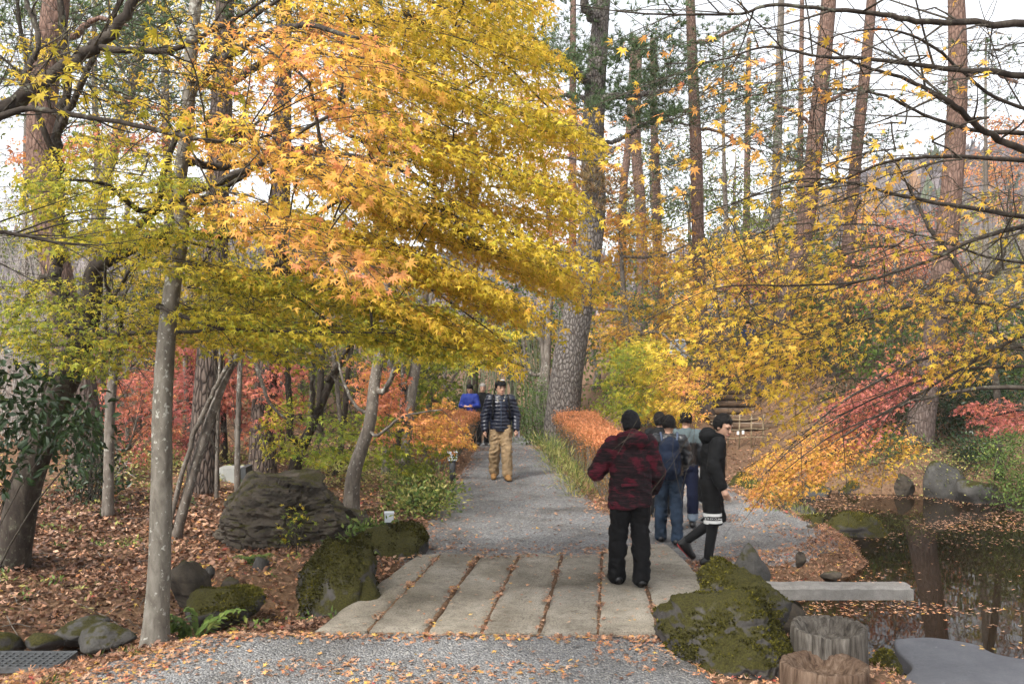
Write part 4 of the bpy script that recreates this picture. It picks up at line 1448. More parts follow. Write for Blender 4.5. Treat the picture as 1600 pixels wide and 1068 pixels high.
# ------------------------------------------------------------------ near maple on the right: long bare boughs with thin yellow leaves
RB = [
    [(1900, 60, 4.9, 0.05), (1640, 40, 4.6, 0.03), (1455, 34, 4.5, 0.022), (1354, 21, 4.4, 0.017), (1210, 8, 4.3, 0.012), (1150, 22, 4.3, 0.009), (1000, 21, 4.2, 0.006), (900, 8, 4.2, 0.003)],
    [(1800, 150, 4.9, 0.04), (1600, 119, 4.7, 0.024), (1460, 105, 4.6, 0.018), (1355, 92, 4.5, 0.014), (1280, 88, 4.4, 0.011), (1200, 74, 4.4, 0.008), (1120, 95, 4.3, 0.005), (1040, 100, 4.3, 0.003)],
    [(1800, 290, 5.2, 0.045), (1600, 232, 5.0, 0.030), (1535, 202, 4.9, 0.024), (1490, 165, 4.8, 0.020), (1420, 126, 4.8, 0.015), (1340, 100, 4.7, 0.010), (1260, 60, 4.7, 0.006), (1180, 40, 4.6, 0.003)],
    [(1700, 215, 5.3, 0.025), (1540, 206, 5.2, 0.017), (1450, 182, 5.1, 0.013), (1370, 146, 5.0, 0.010), (1255, 140, 5.0, 0.007), (1150, 155, 4.9, 0.005), (1040, 190, 4.9, 0.003)],
    [(1700, 250, 5.5, 0.025), (1500, 246, 5.3, 0.016), (1400, 250, 5.2, 0.012), (1300, 285, 5.2, 0.009), (1200, 300, 5.1, 0.006), (1080, 340, 5.1, 0.003)],
    [(1700, 345, 5.6, 0.026), (1500, 322, 5.4, 0.018), (1400, 304, 5.3, 0.014), (1330, 286, 5.3, 0.011), (1240, 282, 5.2, 0.007), (1120, 330, 5.2, 0.004), (1020, 370, 5.2, 0.003)],
    [(1720, 330, 5.8, 0.03), (1600, 352, 5.6, 0.022), (1520, 376, 5.5, 0.017), (1440, 412, 5.5, 0.014), (1340, 440, 5.4, 0.011), (1240, 446, 5.4, 0.008), (1120, 450, 5.3, 0.005), (1010, 500, 5.3, 0.003)],
    [(1700, 480, 6.4, 0.02), (1480, 470, 6.2, 0.013), (1340, 500, 6.1, 0.010), (1200, 520, 6.0, 0.006), (1090, 540, 6.0, 0.003)],
    [(1720, 500, 5.9, 0.024), (1600, 524, 5.8, 0.018), (1530, 560, 5.8, 0.014), (1470, 595, 5.7, 0.012), (1390, 640, 5.7, 0.009), (1300, 680, 5.7, 0.006), (1225, 735, 5.7, 0.003)],
    [(1700, 560, 6.6, 0.024), (1520, 575, 6.5, 0.015), (1420, 600, 6.5, 0.011), (1330, 640, 6.4, 0.008), (1250, 690, 6.4, 0.005), (1195, 740, 6.3, 0.003)],
    [(1700, 420, 6.0, 0.02), (1560, 405, 5.9, 0.013), (1450, 370, 5.8, 0.010), (1330, 350, 5.7, 0.007), (1200, 380, 5.7, 0.004)],
    [(1680, 180, 5.0, 0.02), (1560, 155, 4.8, 0.013), (1440, 62, 4.6, 0.010), (1330, 50, 4.5, 0.006), (1190, 110, 4.5, 0.003)],
    [(1700, 600, 7.0, 0.02), (1600, 545, 6.9, 0.013), (1500, 500, 6.8, 0.010), (1380, 500, 6.8, 0.007), (1260, 560, 6.7, 0.004), (1130, 600, 6.7, 0.003)],
]
RB = [[(a, b, c, r * 0.68) for a, b, c, r in row] for row in RB]
yel = hue_noise(0.57, 0.07, 1.3, 21.0)
make_tree('maple_tree', 'maple outside the right edge with long bare boughs and thin yellow leaves',
          [(2650, 1400, 4.8, 0.17), (2620, 900, 4.8, 0.15), (2500, 500, 4.9, 0.14), (2350, 300, 5.0, 0.12), (2150, 200, 5.0, 0.09), (2000, 60, 5.0, 0.07)],
          limbs=RB,
          regions=[
              dict(poly=[(960, 0), (1500, 0), (1600, 80), (1500, 200), (1250, 250), (1020, 200)], Y=(4.2, 5.2), n=85, L=(0.2, 0.45), leaves=3, size=0.036, hue=hue_noise(0.66, 0.10, 1.3, 22.0), droop=0.3, tilt=0.9, side_twigs=2, dir=(-0.8, 0, 0)),
              dict(poly=[(1000, 200), (1500, 220), (1600, 360), (1400, 400), (1150, 380), (1000, 330)], Y=(4.8, 6.0), n=110, L=(0.25, 0.5), leaves=6, size=0.036, hue=yel, droop=0.3, tilt=0.9, side_twigs=2, dir=(-0.8, 0, 0)),
              dict(poly=[(1040, 450), (1100, 350), (1250, 370), (1350, 450), (1250, 560), (1090, 560), (1040, 510)], Y=(5.4, 7.4), n=120, L=(0.3, 0.55), leaves=17, size=0.034, hue=yel, droop=0.3, tilt=0.7, side_twigs=2, dir=(-0.8, 0, -0.1)),
              dict(poly=[(1080, 540), (1250, 480), (1400, 500), (1310, 570), (1250, 670), (1200, 670), (1210, 610), (1100, 600)], Y=(5.8, 7.8), n=90, L=(0.3, 0.55), leaves=17, size=0.034, hue=yel, droop=0.35, tilt=0.7, side_twigs=2, dir=(-0.7, 0, -0.3)),
              dict(poly=[(1380, 430), (1600, 400), (1600, 560), (1490, 600), (1420, 540)], Y=(5.4, 7.0), n=105, L=(0.25, 0.5), leaves=10, size=0.034, hue=yel, droop=0.3, tilt=0.7, side_twigs=2, dir=(-0.7, 0, -0.2)),
          ],
          bark_mat='bark_dark', extra_twigs=650, leaf_parts=290, tip=0.0015)

# pink-orange maple spray over the pond
make_tree('maple_tree', 'pink and orange maple reaching down over the pond from the right',
          [(1990, 900, 10.4, 0.10), (1980, 760, 10.4, 0.095), (1950, 620, 10.5, 0.08), (1900, 520, 10.6, 0.06), (1850, 460, 10.6, 0.04)],
          limbs=[[(1720, 520, 10.8, 0.04), (1560, 545, 11.0, 0.030), (1440, 560, 11.2, 0.024), (1380, 590, 11.2, 0.018), (1300, 640, 11.0, 0.012), (1220, 710, 10.9, 0.006)],
                 [(1720, 600, 10.7, 0.035), (1560, 605, 10.9, 0.026), (1450, 620, 11.1, 0.019), (1370, 650, 11.2, 0.014), (1290, 700, 11.1, 0.009), (1220, 755, 11.0, 0.005)],
                 [(1700, 640, 11.0, 0.02), (1600, 640, 11.4, 0.014), (1530, 655, 11.8, 0.008)]],
          regions=[
              dict(poly=[(1300, 620), (1390, 570), (1440, 600), (1380, 670), (1300, 700)], Y=(11.0, 12.6), n=72, L=(0.35, 0.7), leaves=52, size=0.038, hue=hue_noise(0.92, 0.07, 1.0, 31.0), droop=0.3, tilt=0.5, dir=(-0.9, 0, -0.35)),
              dict(poly=[(1185, 760), (1190, 700), (1300, 650), (1340, 680), (1280, 750), (1220, 775)], Y=(10.6, 12.2), n=66, L=(0.35, 0.7), leaves=52, size=0.038, hue=hue_noise(0.70, 0.08, 1.0, 33.0), droop=0.35, tilt=0.5, dir=(-0.9, 0, -0.4)),
              dict(poly=[(1280, 690), (1400, 660), (1440, 700), (1380, 750), (1290, 750)], Y=(11.0, 12.6), n=40, L=(0.3, 0.6), leaves=36, size=0.038, hue=hue_noise(0.62, 0.08, 1.0, 35.0), droop=0.3, tilt=0.5, dir=(-0.9, 0, -0.2)),
              dict(poly=[(1360, 540), (1520, 520), (1500, 600), (1400, 600)], Y=(11.0, 12.0), n=30, L=(0.3, 0.6), leaves=16, size=0.046, hue=hue_noise(0.84, 0.08, 1.0, 36.0), droop=0.2, tilt=0.5),
              dict(poly=[(1500, 630), (1600, 620), (1640, 670), (1560, 672)], Y=(11.2, 12.4), n=30, L=(0.3, 0.6), leaves=36, size=0.042, hue=hue_noise(0.93, 0.04, 1.0, 37.0), droop=0.15, tilt=0.4),
          ],
          bark_mat='bark_dark', extra_twigs=90)

# bare crowns whose fine twigs grey the sky at the upper right
for lb_, tr_, po_, Yr_ in (
        ('bare twiggy tree behind the slim reddish pine', [(1140, 640, 29, 0.12), (1136, 400, 29, 0.09), (1130, 200, 29, 0.05), (1130, 40, 29, 0.02)], [(980, 40), (1240, 20), (1260, 260), (1160, 340), (1000, 300)], (26.5, 31)),
        ('bare twiggy tree between the leaning red pine and the slender pine', [(1290, 640, 31, 0.12), (1300, 400, 31, 0.09), (1310, 220, 31, 0.05), (1320, 60, 31, 0.02)], [(1200, 40), (1420, 30), (1440, 260), (1330, 360), (1220, 320)], (28, 33)),
        ('bare twiggy tree behind the stout pond-side pine', [(1530, 660, 26, 0.12), (1540, 400, 26, 0.09), (1540, 220, 26, 0.05), (1540, 60, 26, 0.02)], [(1400, 30), (1640, 20), (1640, 300), (1520, 360), (1420, 300)], (23.5, 28)),
        ('bare twiggy tree behind the far left trunks', [(30, 700, 24, 0.12), (40, 400, 24, 0.09), (40, 200, 24, 0.05), (50, 40, 24, 0.02)], [(-40, -20), (160, -30), (180, 260), (60, 380), (-40, 340)], (22, 26))):
    make_tree('bare_tree', lb_, tr_, regions=[dict(poly=po_, Y=Yr_, n=170, L=(0.7, 1.5), leaves=3, size=0.07, hue=hue_noise(0.66, 0.15, 0.6, 80.0), droop=-0.1, tilt=0.8, side_twigs=3, force=1, asp=0.6)],
              bark_mat='bark_grey', twig_mat='bark_grey', cat='tree', sides=8, trunk_n=14, tmpl=OVAL, tip=0.0042, extra_twigs=120)

# ------------------------------------------------------------------ mid-distance maples
make_tree('maple_tree', 'orange and green maple beside the big pine above the right hedge',
          [(1010, 700, 23.6, 0.12), (1000, 640, 23.6, 0.10), (985, 560, 23.6, 0.085), (975, 470, 23.6, 0.07), (970, 380, 23.6, 0.04)],
          limbs=[[(1030, 520, 23.2, 0.04), (1080, 560, 22.8, 0.025)], [(930, 480, 24, 0.04), (880, 460, 24.2, 0.02)], [(1030, 400, 23.6, 0.035), (1080, 380, 23.6, 0.02)]],
          regions=[
              dict(poly=[(955, 540), (1000, 520), (1090, 570), (1080, 640), (1000, 650), (950, 630)], Y=(19.6, 23.6), n=115, L=(0.7, 1.3), leaves=46, size=0.085, hue=hue_noise(0.36, 0.16, 0.5, 41.0, lambda ps, q: 0.0035 * (q[:, 0] - 990)), droop=0.25, tilt=0.5),
              dict(poly=[(910, 330), (980, 320), (1050, 350), (1090, 420), (1060, 540), (930, 540), (920, 430)], Y=(22.8, 26.0), n=130, L=(0.7, 1.3), leaves=44, size=0.085, hue=hue_noise(0.60, 0.16, 0.5, 43.0), droop=0.25, tilt=0.5),
          ], bark_mat='bark_grey', sides=10, trunk_n=18, tmpl=STAR3)
make_tree('maple_tree', 'orange maple showing behind the golden crown left of the big pine',
          [(850, 690, 25.5, 0.12), (855, 560, 25.5, 0.10), (860, 400, 25.5, 0.08), (850, 250, 25.5, 0.04)],
          limbs=[[(880, 330, 25.4, 0.03), (920, 270, 25.2, 0.02)], [(820, 330, 25.5, 0.03), (760, 300, 25.5, 0.02)]],
          regions=[dict(poly=[(820, 120), (890, 130), (950, 200), (945, 330), (900, 380), (820, 360)], Y=(23, 26.5), n=130, L=(0.7, 1.3), leaves=36, size=0.10, hue=hue_noise(0.74, 0.10, 0.5, 45.0), droop=0.2, tilt=0.5),
                   dict(poly=[(440, 30), (560, 0), (840, 40), (840, 200), (600, 220)], Y=(23, 27), n=80, L=(0.8, 1.4), leaves=24, size=0.11, hue=hue_noise(0.72, 0.10, 0.5, 46.0), droop=0.2, tilt=0.5)],
          bark_mat='bark_grey', sides=10, trunk_n=16, tmpl=STAR3)
make_tree('maple_tree', 'red maple glowing between the smooth trunk and the two dark pines',
          [(300, 745, 17.5, 0.07), (296, 660, 17.5, 0.06), (290, 560, 17.4, 0.05), (300, 450, 17.4, 0.03)],
          limbs=[[(330, 600, 17.2, 0.025), (390, 580, 17.0, 0.015)], [(250, 640, 17.4, 0.025), (200, 660, 17.2, 0.012)]],
          regions=[dict(poly=[(265, 520), (340, 515), (385, 560), (360, 640), (300, 700), (265, 680)], Y=(16.4, 18.4), n=105, L=(0.5, 1.0), leaves=46, size=0.072, hue=hue_noise(0.93, 0.07, 0.7, 51.0), droop=0.2, tilt=0.5, fill=0.03),
                   dict(poly=[(150, 600), (250, 560), (280, 640), (250, 720), (170, 700)], Y=(16.0, 18.4), n=70, L=(0.5, 1.0), leaves=34, size=0.070, hue=hue_noise(0.89, 0.08, 0.7, 52.0), droop=0.15, tilt=0.45),
                   dict(poly=[(380, 590), (450, 560), (450, 660), (390, 680)], Y=(16.2, 18.2), n=55, L=(0.5, 0.9), leaves=40, size=0.07, hue=hue_noise(0.90, 0.08, 0.7, 53.0), droop=0.2, tilt=0.5)],
          bark_mat='bark_grey', sides=9, trunk_n=16, tmpl=STAR3)
make_tree('maple_tree', 'orange maple patches behind the far left trunks',
          [(90, 760, 19.5, 0.06), (110, 620, 19.5, 0.05), (140, 480, 19.5, 0.03), (170, 300, 19.5, 0.02)],
          regions=[dict(poly=[(100, 520), (230, 500), (250, 590), (160, 620), (110, 580)], Y=(18.4, 20.5), n=55, L=(0.5, 1.0), leaves=30, size=0.08, hue=hue_noise(0.84, 0.08, 0.7, 54.0), droop=0.2),
                   dict(poly=[(0, 210), (110, 200), (240, 130), (260, 220), (120, 260), (20, 260)], Y=(18.4, 20.5), n=45, L=(0.5, 1.0), leaves=26, size=0.085, hue=hue_noise(0.80, 0.06, 0.7, 55.0), droop=0.2),
                   dict(poly=[(60, 690), (150, 660), (170, 740), (90, 770)], Y=(17.4, 19.0), n=26, L=(0.5, 0.9), leaves=30, size=0.075, hue=hue_noise(0.88, 0.06, 0.7, 56.0), droop=0.15)],
          bark_mat='bark_grey', sides=8, trunk_n=14, tmpl=STAR3)
make_tree('maple_tree', 'forked brown maple just behind the boulder with bronze leaves',
          [(455, 752, 15.6, 0.11), (465, 715, 15.6, 0.10), (490, 660, 15.5, 0.075), (515, 600, 15.4, 0.062), (540, 550, 15.3, 0.05), (560, 510, 15.2, 0.035), (580, 440, 15.1, 0.02)],
          limbs=[[(455, 680, 15.6, 0.06), (452, 600, 15.6, 0.05), (444, 540, 15.6, 0.045), (446, 480, 15.5, 0.035), (450, 400, 15.4, 0.02)],
                 [(488, 640, 15.3, 0.04), (490, 560, 15.2, 0.035), (486, 510, 15.2, 0.028), (480, 440, 15.2, 0.016)],
                 [(515, 590, 15.2, 0.04), (545, 540, 15.0, 0.032), (560, 500, 14.9, 0.022)],
                 [(530, 600, 15.0, 0.02), (570, 620, 14.4, 0.014), (610, 650, 14.0, 0.008)]],
          regions=[dict(poly=[(420, 640), (470, 610), (480, 700), (440, 720)], Y=(14.4, 16), n=30, L=(0.4, 0.8), leaves=26, size=0.058, hue=hue_noise(0.34, 0.14, 0.8, 61.0), droop=0.2),
                   dict(poly=[(500, 650), (620, 640), (700, 690), (640, 740), (560, 720), (480, 720)], Y=(13.6, 15.6), n=62, L=(0.4, 0.8), leaves=36, size=0.064, hue=hue_noise(0.26, 0.08, 0.8, 62.0), droop=0.12, tilt=0.4),
                   dict(poly=[(560, 540), (620, 580), (620, 690), (590, 680), (560, 600)], Y=(13.8, 15.2), n=40, L=(0.4, 0.7), leaves=34, size=0.064, hue=hue_noise(0.82, 0.07, 0.8, 63.0), droop=0.25),
                   dict(poly=[(380, 440), (640, 460), (640, 540), (400, 540)], Y=(13.6, 16.4), n=60, L=(0.5, 0.9), leaves=32, size=0.068, hue=hue_noise(0.34, 0.10, 0.8, 64.0), droop=0.15)],
          bark_mat='bark_dark', sides=12, trunk_n=26, extra_twigs=50, tmpl=STAR3)
make_tree('maple_tree', 'curved grey maple trunk standing right behind the boulder',
          [(548, 806, 13.25, 0.115), (552, 745, 13.2, 0.098), (565, 700, 13.2, 0.09), (578, 660, 13.2, 0.085), (585, 600, 13.3, 0.08), (596, 530, 13.4, 0.07), (605, 440, 13.5, 0.05), (620, 300, 13.6, 0.03)],
          limbs=[[(600, 610, 13.2, 0.04), (620, 570, 13.0, 0.03), (640, 540, 12.9, 0.02)], [(590, 680, 13.0, 0.022), (630, 650, 12.6, 0.015), (690, 640, 12.4, 0.008)], [(560, 640, 13.2, 0.025), (535, 590, 13.2, 0.018), (520, 520, 13.2, 0.01)]],
          regions=[dict(poly=[(640, 640), (700, 640), (720, 690), (660, 690)], Y=(12.4, 14.5), n=30, L=(0.4, 0.8), leaves=34, size=0.062, hue=hue_noise(0.70, 0.07, 0.8, 65.0), droop=0.15, tilt=0.4),
                   dict(poly=[(560, 460), (760, 480), (830, 540), (760, 560), (640, 560), (560, 540)], Y=(11.8, 14.6), n=60, L=(0.5, 0.9), leaves=34, size=0.066, hue=hue_noise(0.40, 0.10, 0.8, 66.0), droop=0.15)],
          bark_mat='bark_grey', sides=14, trunk_n=26, extra_twigs=30, tmpl=STAR3)
make_tree('maple_tree', 'second golden maple seen through the gaps of the great front crown',
          [(630, 735, 17.2, 0.10), (640, 640, 17.2, 0.09), (655, 540, 17.2, 0.08), (668, 420, 17.1, 0.065), (680, 280, 17, 0.045), (690, 120, 17, 0.02)],
          limbs=[[(720, 400, 16.8, 0.03), (790, 370, 16.4, 0.02)], [(600, 380, 17, 0.03), (530, 330, 17, 0.02)], [(740, 240, 16.8, 0.025), (810, 200, 16.6, 0.015)]],
          regions=[dict(poly=[(470, 150), (640, 60), (820, 100), (860, 260), (870, 420), (800, 510), (560, 500), (460, 380)], Y=(14.5, 18.5), n=225, L=(0.6, 1.2), leaves=42, size=0.062, hue=hue_noise(0.45, 0.10, 0.6, 72.0), droop=0.2, tilt=0.5, tier=(0.15, 0.5), dir=(0.3, 0, -0.1)),
                   dict(poly=[(200, 180), (420, 120), (480, 400), (330, 500), (210, 440)], Y=(15, 19), n=95, L=(0.6, 1.2), leaves=34, size=0.064, hue=hue_noise(0.50, 0.14, 0.5, 73.0), droop=0.15, tilt=0.5)],
          bark_mat='bark_grey', sides=10, trunk_n=18, tmpl=STAR3)
make_tree('maple_tree', 'orange-brown maple spreading low behind the left hedge',
          [(640, 700, 26.0, 0.09), (650, 640, 26.0, 0.08), (660, 590, 26.0, 0.05)],
          regions=[dict(poly=[(600, 630), (660, 610), (685, 620), (680, 645), (620, 660)], Y=(23.5, 26.5), n=70, L=(0.7, 1.3), leaves=44, size=0.09, hue=hue_noise(0.68, 0.09, 0.6, 67.0), droop=0.15, tilt=0.4)],
          bark_mat='bark_dark', sides=9, trunk_n=12, tmpl=STAR3)
make_tree('maple_tree', 'pale green maple beyond the left hedge with slim grey stems',
          [(665, 690, 22.5, 0.08), (672, 620, 22.5, 0.07), (690, 560, 22.4, 0.055), (705, 500, 22.4, 0.035)],
          limbs=[[(690, 620, 22.4, 0.04), (720, 570, 22.2, 0.03), (745, 530, 22.0, 0.02)]],
          regions=[dict(poly=[(600, 540), (740, 525), (715, 575), (670, 640), (600, 640)], Y=(20.5, 23.5), n=90, L=(0.6, 1.1), leaves=40, size=0.085, hue=hue_noise(0.26, 0.09, 0.6, 68.0), droop=0.15, tilt=0.45)],
          bark_mat='bark_grey', sides=9, trunk_n=14, tmpl=STAR3)
make_tree('maple_tree', 'leaning twin-stemmed grey maple crossing the red leaves left of the boulder',
          [(272, 845, 11.6, 0.065), (300, 745, 11.6, 0.058), (325, 665, 11.6, 0.055), (352, 590, 11.6, 0.05), (376, 545, 11.6, 0.045), (388, 505, 11.6, 0.035), (410, 430, 11.6, 0.02)],
          limbs=[[(268, 810, 11.55, 0.03), (300, 690, 11.5, 0.03), (330, 620, 11.5, 0.028), (362, 560, 11.5, 0.025)],
                 [(395, 560, 11.5, 0.025), (410, 600, 11.4, 0.022), (425, 635, 11.4, 0.018), (448, 655, 11.4, 0.012)],
                 [(350, 540, 11.5, 0.022), (335, 505, 11.4, 0.015)]],
          regions=[dict(poly=[(300, 420), (480, 440), (470, 530), (320, 530)], Y=(10.6, 12.6), n=45, L=(0.4, 0.8), leaves=32, size=0.064, hue=hue_noise(0.36, 0.10, 0.8, 69.0), droop=0.12)],
          bark_mat='bark_grey', sides=10, trunk_n=24, extra_twigs=20, tmpl=STAR3)

# ------------------------------------------------------------------ pines


def pine_bark():
    """Red pine: plated grey-brown foot, flaking orange-red upper trunk."""
    m = NT('red_pine_trunk')
    v = m.coord((17, 17, 6))
    nz = m.noise(v, 1.6, 6, 0.65, 0.4)
    w = m.n('TexNoise')
    w.inputs['Scale'].default_value = 1.2
    m.l(v, w.inputs['Vector'])
    cr = m.voro(m.mix(0.25, v, w.outputs['Color'], 'ADD'), 1.0, 'DISTANCE_TO_EDGE')
    h = m.ramp(cr, [(0.0, 0.0), (0.09, 0.55), (0.3, 1.0)])
    sp = m.n('SeparateXYZ')
    m.l(m.coord(), sp.inputs[0])
    k = m.math('MULTIPLY_ADD', m.math('ADD', sp.outputs[2], m.math('MULTIPLY', nz, 1.2)), 0.4)
    k.node.inputs[2].default_value = -0.9
    k = m.ramp(k, [(0, 0.0), (1, 1.0)])
    low = m.ramp(nz, [(0.3, (0.06, 0.044, 0.038)), (0.7, (0.18, 0.138, 0.12))])
    hi = m.ramp(nz, [(0.3, (0.115, 0.070, 0.054)), (0.7, (0.25, 0.160, 0.125))])
    col = m.mix(k, low, hi)
    m.base(m.mix(h, m.mix(0.45, (0.045, 0.028, 0.022), col), col), 0.92, 0.15)
    m.bump(m.mix(0.35, h, nz), 0.9, 0.025)
    return m.m


M['bark_redpine'] = pine_bark()


def needle_tufts(geo, pos, dirs, size, hue, k=13):
    n = len(pos)
    for _ in range(k):
        d = unit(dirs + RNG.normal(0, 0.55, (n, 3)))
        leaf_batch(geo, pos, d, rand_dir(n), size * RNG.uniform(0.7, 1.1, n), hue + RNG.normal(0, 0.08, n), NEEDLE)


NEEDLE = (np.array([[-0.05, 0, 0], [0.05, 0, 0], [0, 1.0, -0.05]]), np.array([[0, 1, 2]]))


def make_pine(label, trunk, bark_mat, limbs=(), needles=(), sides=14, group=None, tip=0.006, dead=0, name='pine_tree', wob=0.06, thick=1.0):
    root, sk = make_tree(name, label, trunk, limbs=limbs, bark_mat=bark_mat, cat='pine tree', group=group, sides=sides, trunk_n=30, wob=wob, flare=1.10)
    base_n = sk.n
    ng, tw = Geo(), Geo()
    for nd in needles:
        q = sample_poly(nd['poly'], nd['n'])
        Yd = RNG.uniform(*nd['Y'], nd['n'])
        C = np.stack([(q[:, 0] - CX) / F * Yd, Yd, H - (q[:, 1] - CY) / F * Yd], -1)
        for c in C[np.argsort([np.linalg.norm(sk.p[:base_n] - c_, axis=1).min() for c_ in C])]:
            k = sk.nearest(c)
            p0 = sk.p[k].copy()
            gap = np.linalg.norm(c - p0)
            mid = (p0 + c) / 2 + np.array([0, 0, 0.12 * gap]) + RNG.normal(0, 0.08 * gap, 3)
            tt = np.linspace(0, 1, 7)[:, None]
            sk.chain(((1 - tt) ** 2 * p0 + 2 * tt * (1 - tt) * mid + tt ** 2 * c)[1:], None, k, 'shoot')
            m = nd.get('tufts', 9)
            pp = c + RNG.normal(0, nd.get('r', 0.35), (m, 3)) * [1, 1, 0.35]
            dd = unit(pp - c + [0, 0, 0.35])
            needle_tufts(ng, pp, dd, nd.get('size', 0.16), np.full(m, nd.get('hue', 0.4)) + 0.25 * fbm(pp * 0.8, 2), nd.get('k', 13))
            for e in pp[::3]:
                tw.tube(np.array([c, (c + e) / 2, e]), [tip * 0.6, tip * 0.45, tip * 0.3], 3, caps=False)
    R = sk.radii(tip)
    for kind, par, ids in sk.paths:
        if kind == 'shoot':
            idx = [par] + ids
            r = R[idx].copy()
            r[0] = min(r[0], r[1] * 1.1)
            tw.tube(sk.p[idx], np.minimum(r, 0.06), 5, caps=False)
    src = np.arange(12, sk.n)
    for _ in range(dead):
        k = int(RNG.choice(src))
        b0 = sk.p[k]
        d = unit(rand_dir(1)[0] * [1, 1, 0.45])
        L = RNG.uniform(0.4, 1.6)
        tw.tube(smooth_path([b0, b0 + d * L * 0.5 + RNG.normal(0, 0.06, 3), b0 + d * L + RNG.normal(0, 0.12, 3)], 5), np.linspace(0.012, 0.003, 5), 3, caps=False)
    if tw.v or tw.pend:
        part('twigs', tw, M['twig'], root, kind='stuff')
    if ng.v:
        part('needles', ng, M['needle'], root, smooth=False, hue=True, kind='stuff')
    return root


make_pine('massive old pine with plated grey bark standing behind the right hedge',
          [(876, 706, 21.5, 0.387), (880, 640, 21.5, 0.373), (889, 560, 21.5, 0.356), (904, 480, 21.5, 0.324), (918, 400, 21.5, 0.297), (928, 320, 21.5, 0.270), (926, 240, 21.5, 0.252), (929, 150, 21.5, 0.239), (936, 60, 21.5, 0.198), (946, -90, 21.5, 0.162), (950, -400, 21.5, 0.090)],
          'bark_pine',
          [[(965, 150, 21.2, 0.08), (1010, 146, 20.9, 0.06), (1060, 140, 20.6, 0.04)], [(905, 120, 21.2, 0.11), (880, 100, 21.0, 0.08), (840, 80, 20.8, 0.05), (790, 70, 20.6, 0.03)],
           [(965, 220, 21.8, 0.05), (1020, 190, 22, 0.04), (1080, 195, 22.2, 0.025)], [(900, 150, 21.8, 0.05), (860, 152, 22, 0.035), (820, 150, 22.2, 0.02)],
           [(920, 20, 21, 0.10), (905, -40, 20.6, 0.08), (900, -120, 20.3, 0.06)], [(960, 232, 20.9, 0.04), (930, 250, 20.4, 0.03), (870, 245, 20, 0.02)]],
          [dict(poly=[(900, 60), (1000, 50), (1070, 90), (1060, 190), (960, 200), (890, 140)], Y=(19.8, 22.5), n=46, tufts=20, r=0.32, size=0.19, hue=0.35, k=16),
           dict(poly=[(800, 50), (890, 60), (880, 130), (800, 130)], Y=(19.8, 22), n=16, tufts=14, r=0.3, size=0.18, hue=0.4),
           dict(poly=[(905, 260), (980, 270), (990, 330), (930, 330)], Y=(20.0, 21.2), n=16, tufts=10, r=0.25, size=0.18, hue=0.95),
           dict(poly=[(800, -200), (1100, -200), (1080, 30), (850, 30)], Y=(19, 23), n=40, tufts=14, r=0.4, size=0.2, hue=0.35)], sides=26, dead=40, wob=0.07)
make_pine('red-barked pine rising at the far left behind the leaning dark maple',
          [(142, 800, 14.6, 0.29), (136, 700, 14.6, 0.26), (122, 590, 14.6, 0.24), (98, 470, 14.6, 0.22), (76, 350, 14.6, 0.215), (64, 230, 14.6, 0.21), (72, 110, 14.6, 0.20), (88, 0, 14.6, 0.19), (95, -160, 14.6, 0.16)],
          'bark_redpine', [[(110, 60, 14.6, 0.06), (150, 30, 14.4, 0.04), (200, 40, 14.2, 0.02)]],
          [dict(poly=[(100, 20), (260, 0), (280, 120), (150, 150)], Y=(13.5, 18), n=26, tufts=12, r=0.3, size=0.17, hue=0.3), dict(poly=[(0, 0), (60, 0), (50, 140), (0, 180)], Y=(14, 18), n=12, tufts=12, r=0.3, size=0.17, hue=0.3)], sides=18, dead=20)
make_pine('dark fissured pine trunk left of the grey utility box',
          [(317, 788, 14.3, 0.235), (318, 700, 14.3, 0.215), (325, 600, 14.3, 0.20), (333, 480, 14.3, 0.19), (340, 300, 14.3, 0.17), (350, 60, 14.3, 0.14), (355, -200, 14.3, 0.1)], 'bark_pinedark',
          needles=[dict(poly=[(270, -80), (440, -80), (430, 40), (290, 60)], Y=(13, 16), n=16, tufts=12, r=0.35, size=0.17, hue=0.3)], sides=20)
make_pine('dark fissured pine trunk rising behind the big boulder',
          [(410, 750, 16.6, 0.245), (410, 690, 16.6, 0.22), (414, 620, 16.6, 0.205), (424, 540, 16.6, 0.195), (432, 430, 16.6, 0.185), (440, 250, 16.6, 0.16), (445, -100, 16.6, 0.12)], 'bark_pinedark', sides=20)
PINE_GRP = None
make_pine('slim reddish pine just right of the big old pine by the steps',
          [(1104, 662, 24.0, 0.19), (1102, 600, 24, 0.175), (1096, 500, 24, 0.165), (1091, 380, 24, 0.155), (1088, 250, 24, 0.15), (1082, 100, 24, 0.13), (1075, -100, 24, 0.1)], 'bark_redpine',
          [[(1060, 175, 24, 0.05), (1010, 190, 23.6, 0.03)], [(1120, 205, 24, 0.04), (1180, 235, 24, 0.025)], [(1120, 60, 24, 0.05), (1170, 30, 24, 0.03)]],
          [dict(poly=[(1010, 40), (1180, 30), (1190, 120), (1150, 200), (1030, 190)], Y=(22.5, 26), n=40, tufts=13, r=0.4, size=0.19, hue=0.32)], dead=60)
make_pine('leaning red pine to the right of the garden steps',
          [(1192, 648, 25.5, 0.27), (1204, 590, 25.5, 0.25), (1220, 510, 25.5, 0.24), (1242, 425, 25.5, 0.235), (1262, 330, 25.5, 0.23), (1276, 200, 25.5, 0.215), (1290, 60, 25.5, 0.20), (1300, -80, 25.5, 0.18), (1310, -300, 25.5, 0.1)], 'bark_redpine',
          [[(1310, 150, 25.5, 0.05), (1350, 130, 25.2, 0.03)], [(1250, 180, 25.5, 0.05), (1200, 160, 25.2, 0.03)]],
          [dict(poly=[(1170, 150), (1260, 120), (1360, 140), (1350, 230), (1180, 260)], Y=(24, 27.5), n=14, tufts=10, r=0.32, size=0.17, hue=0.3)], dead=50)
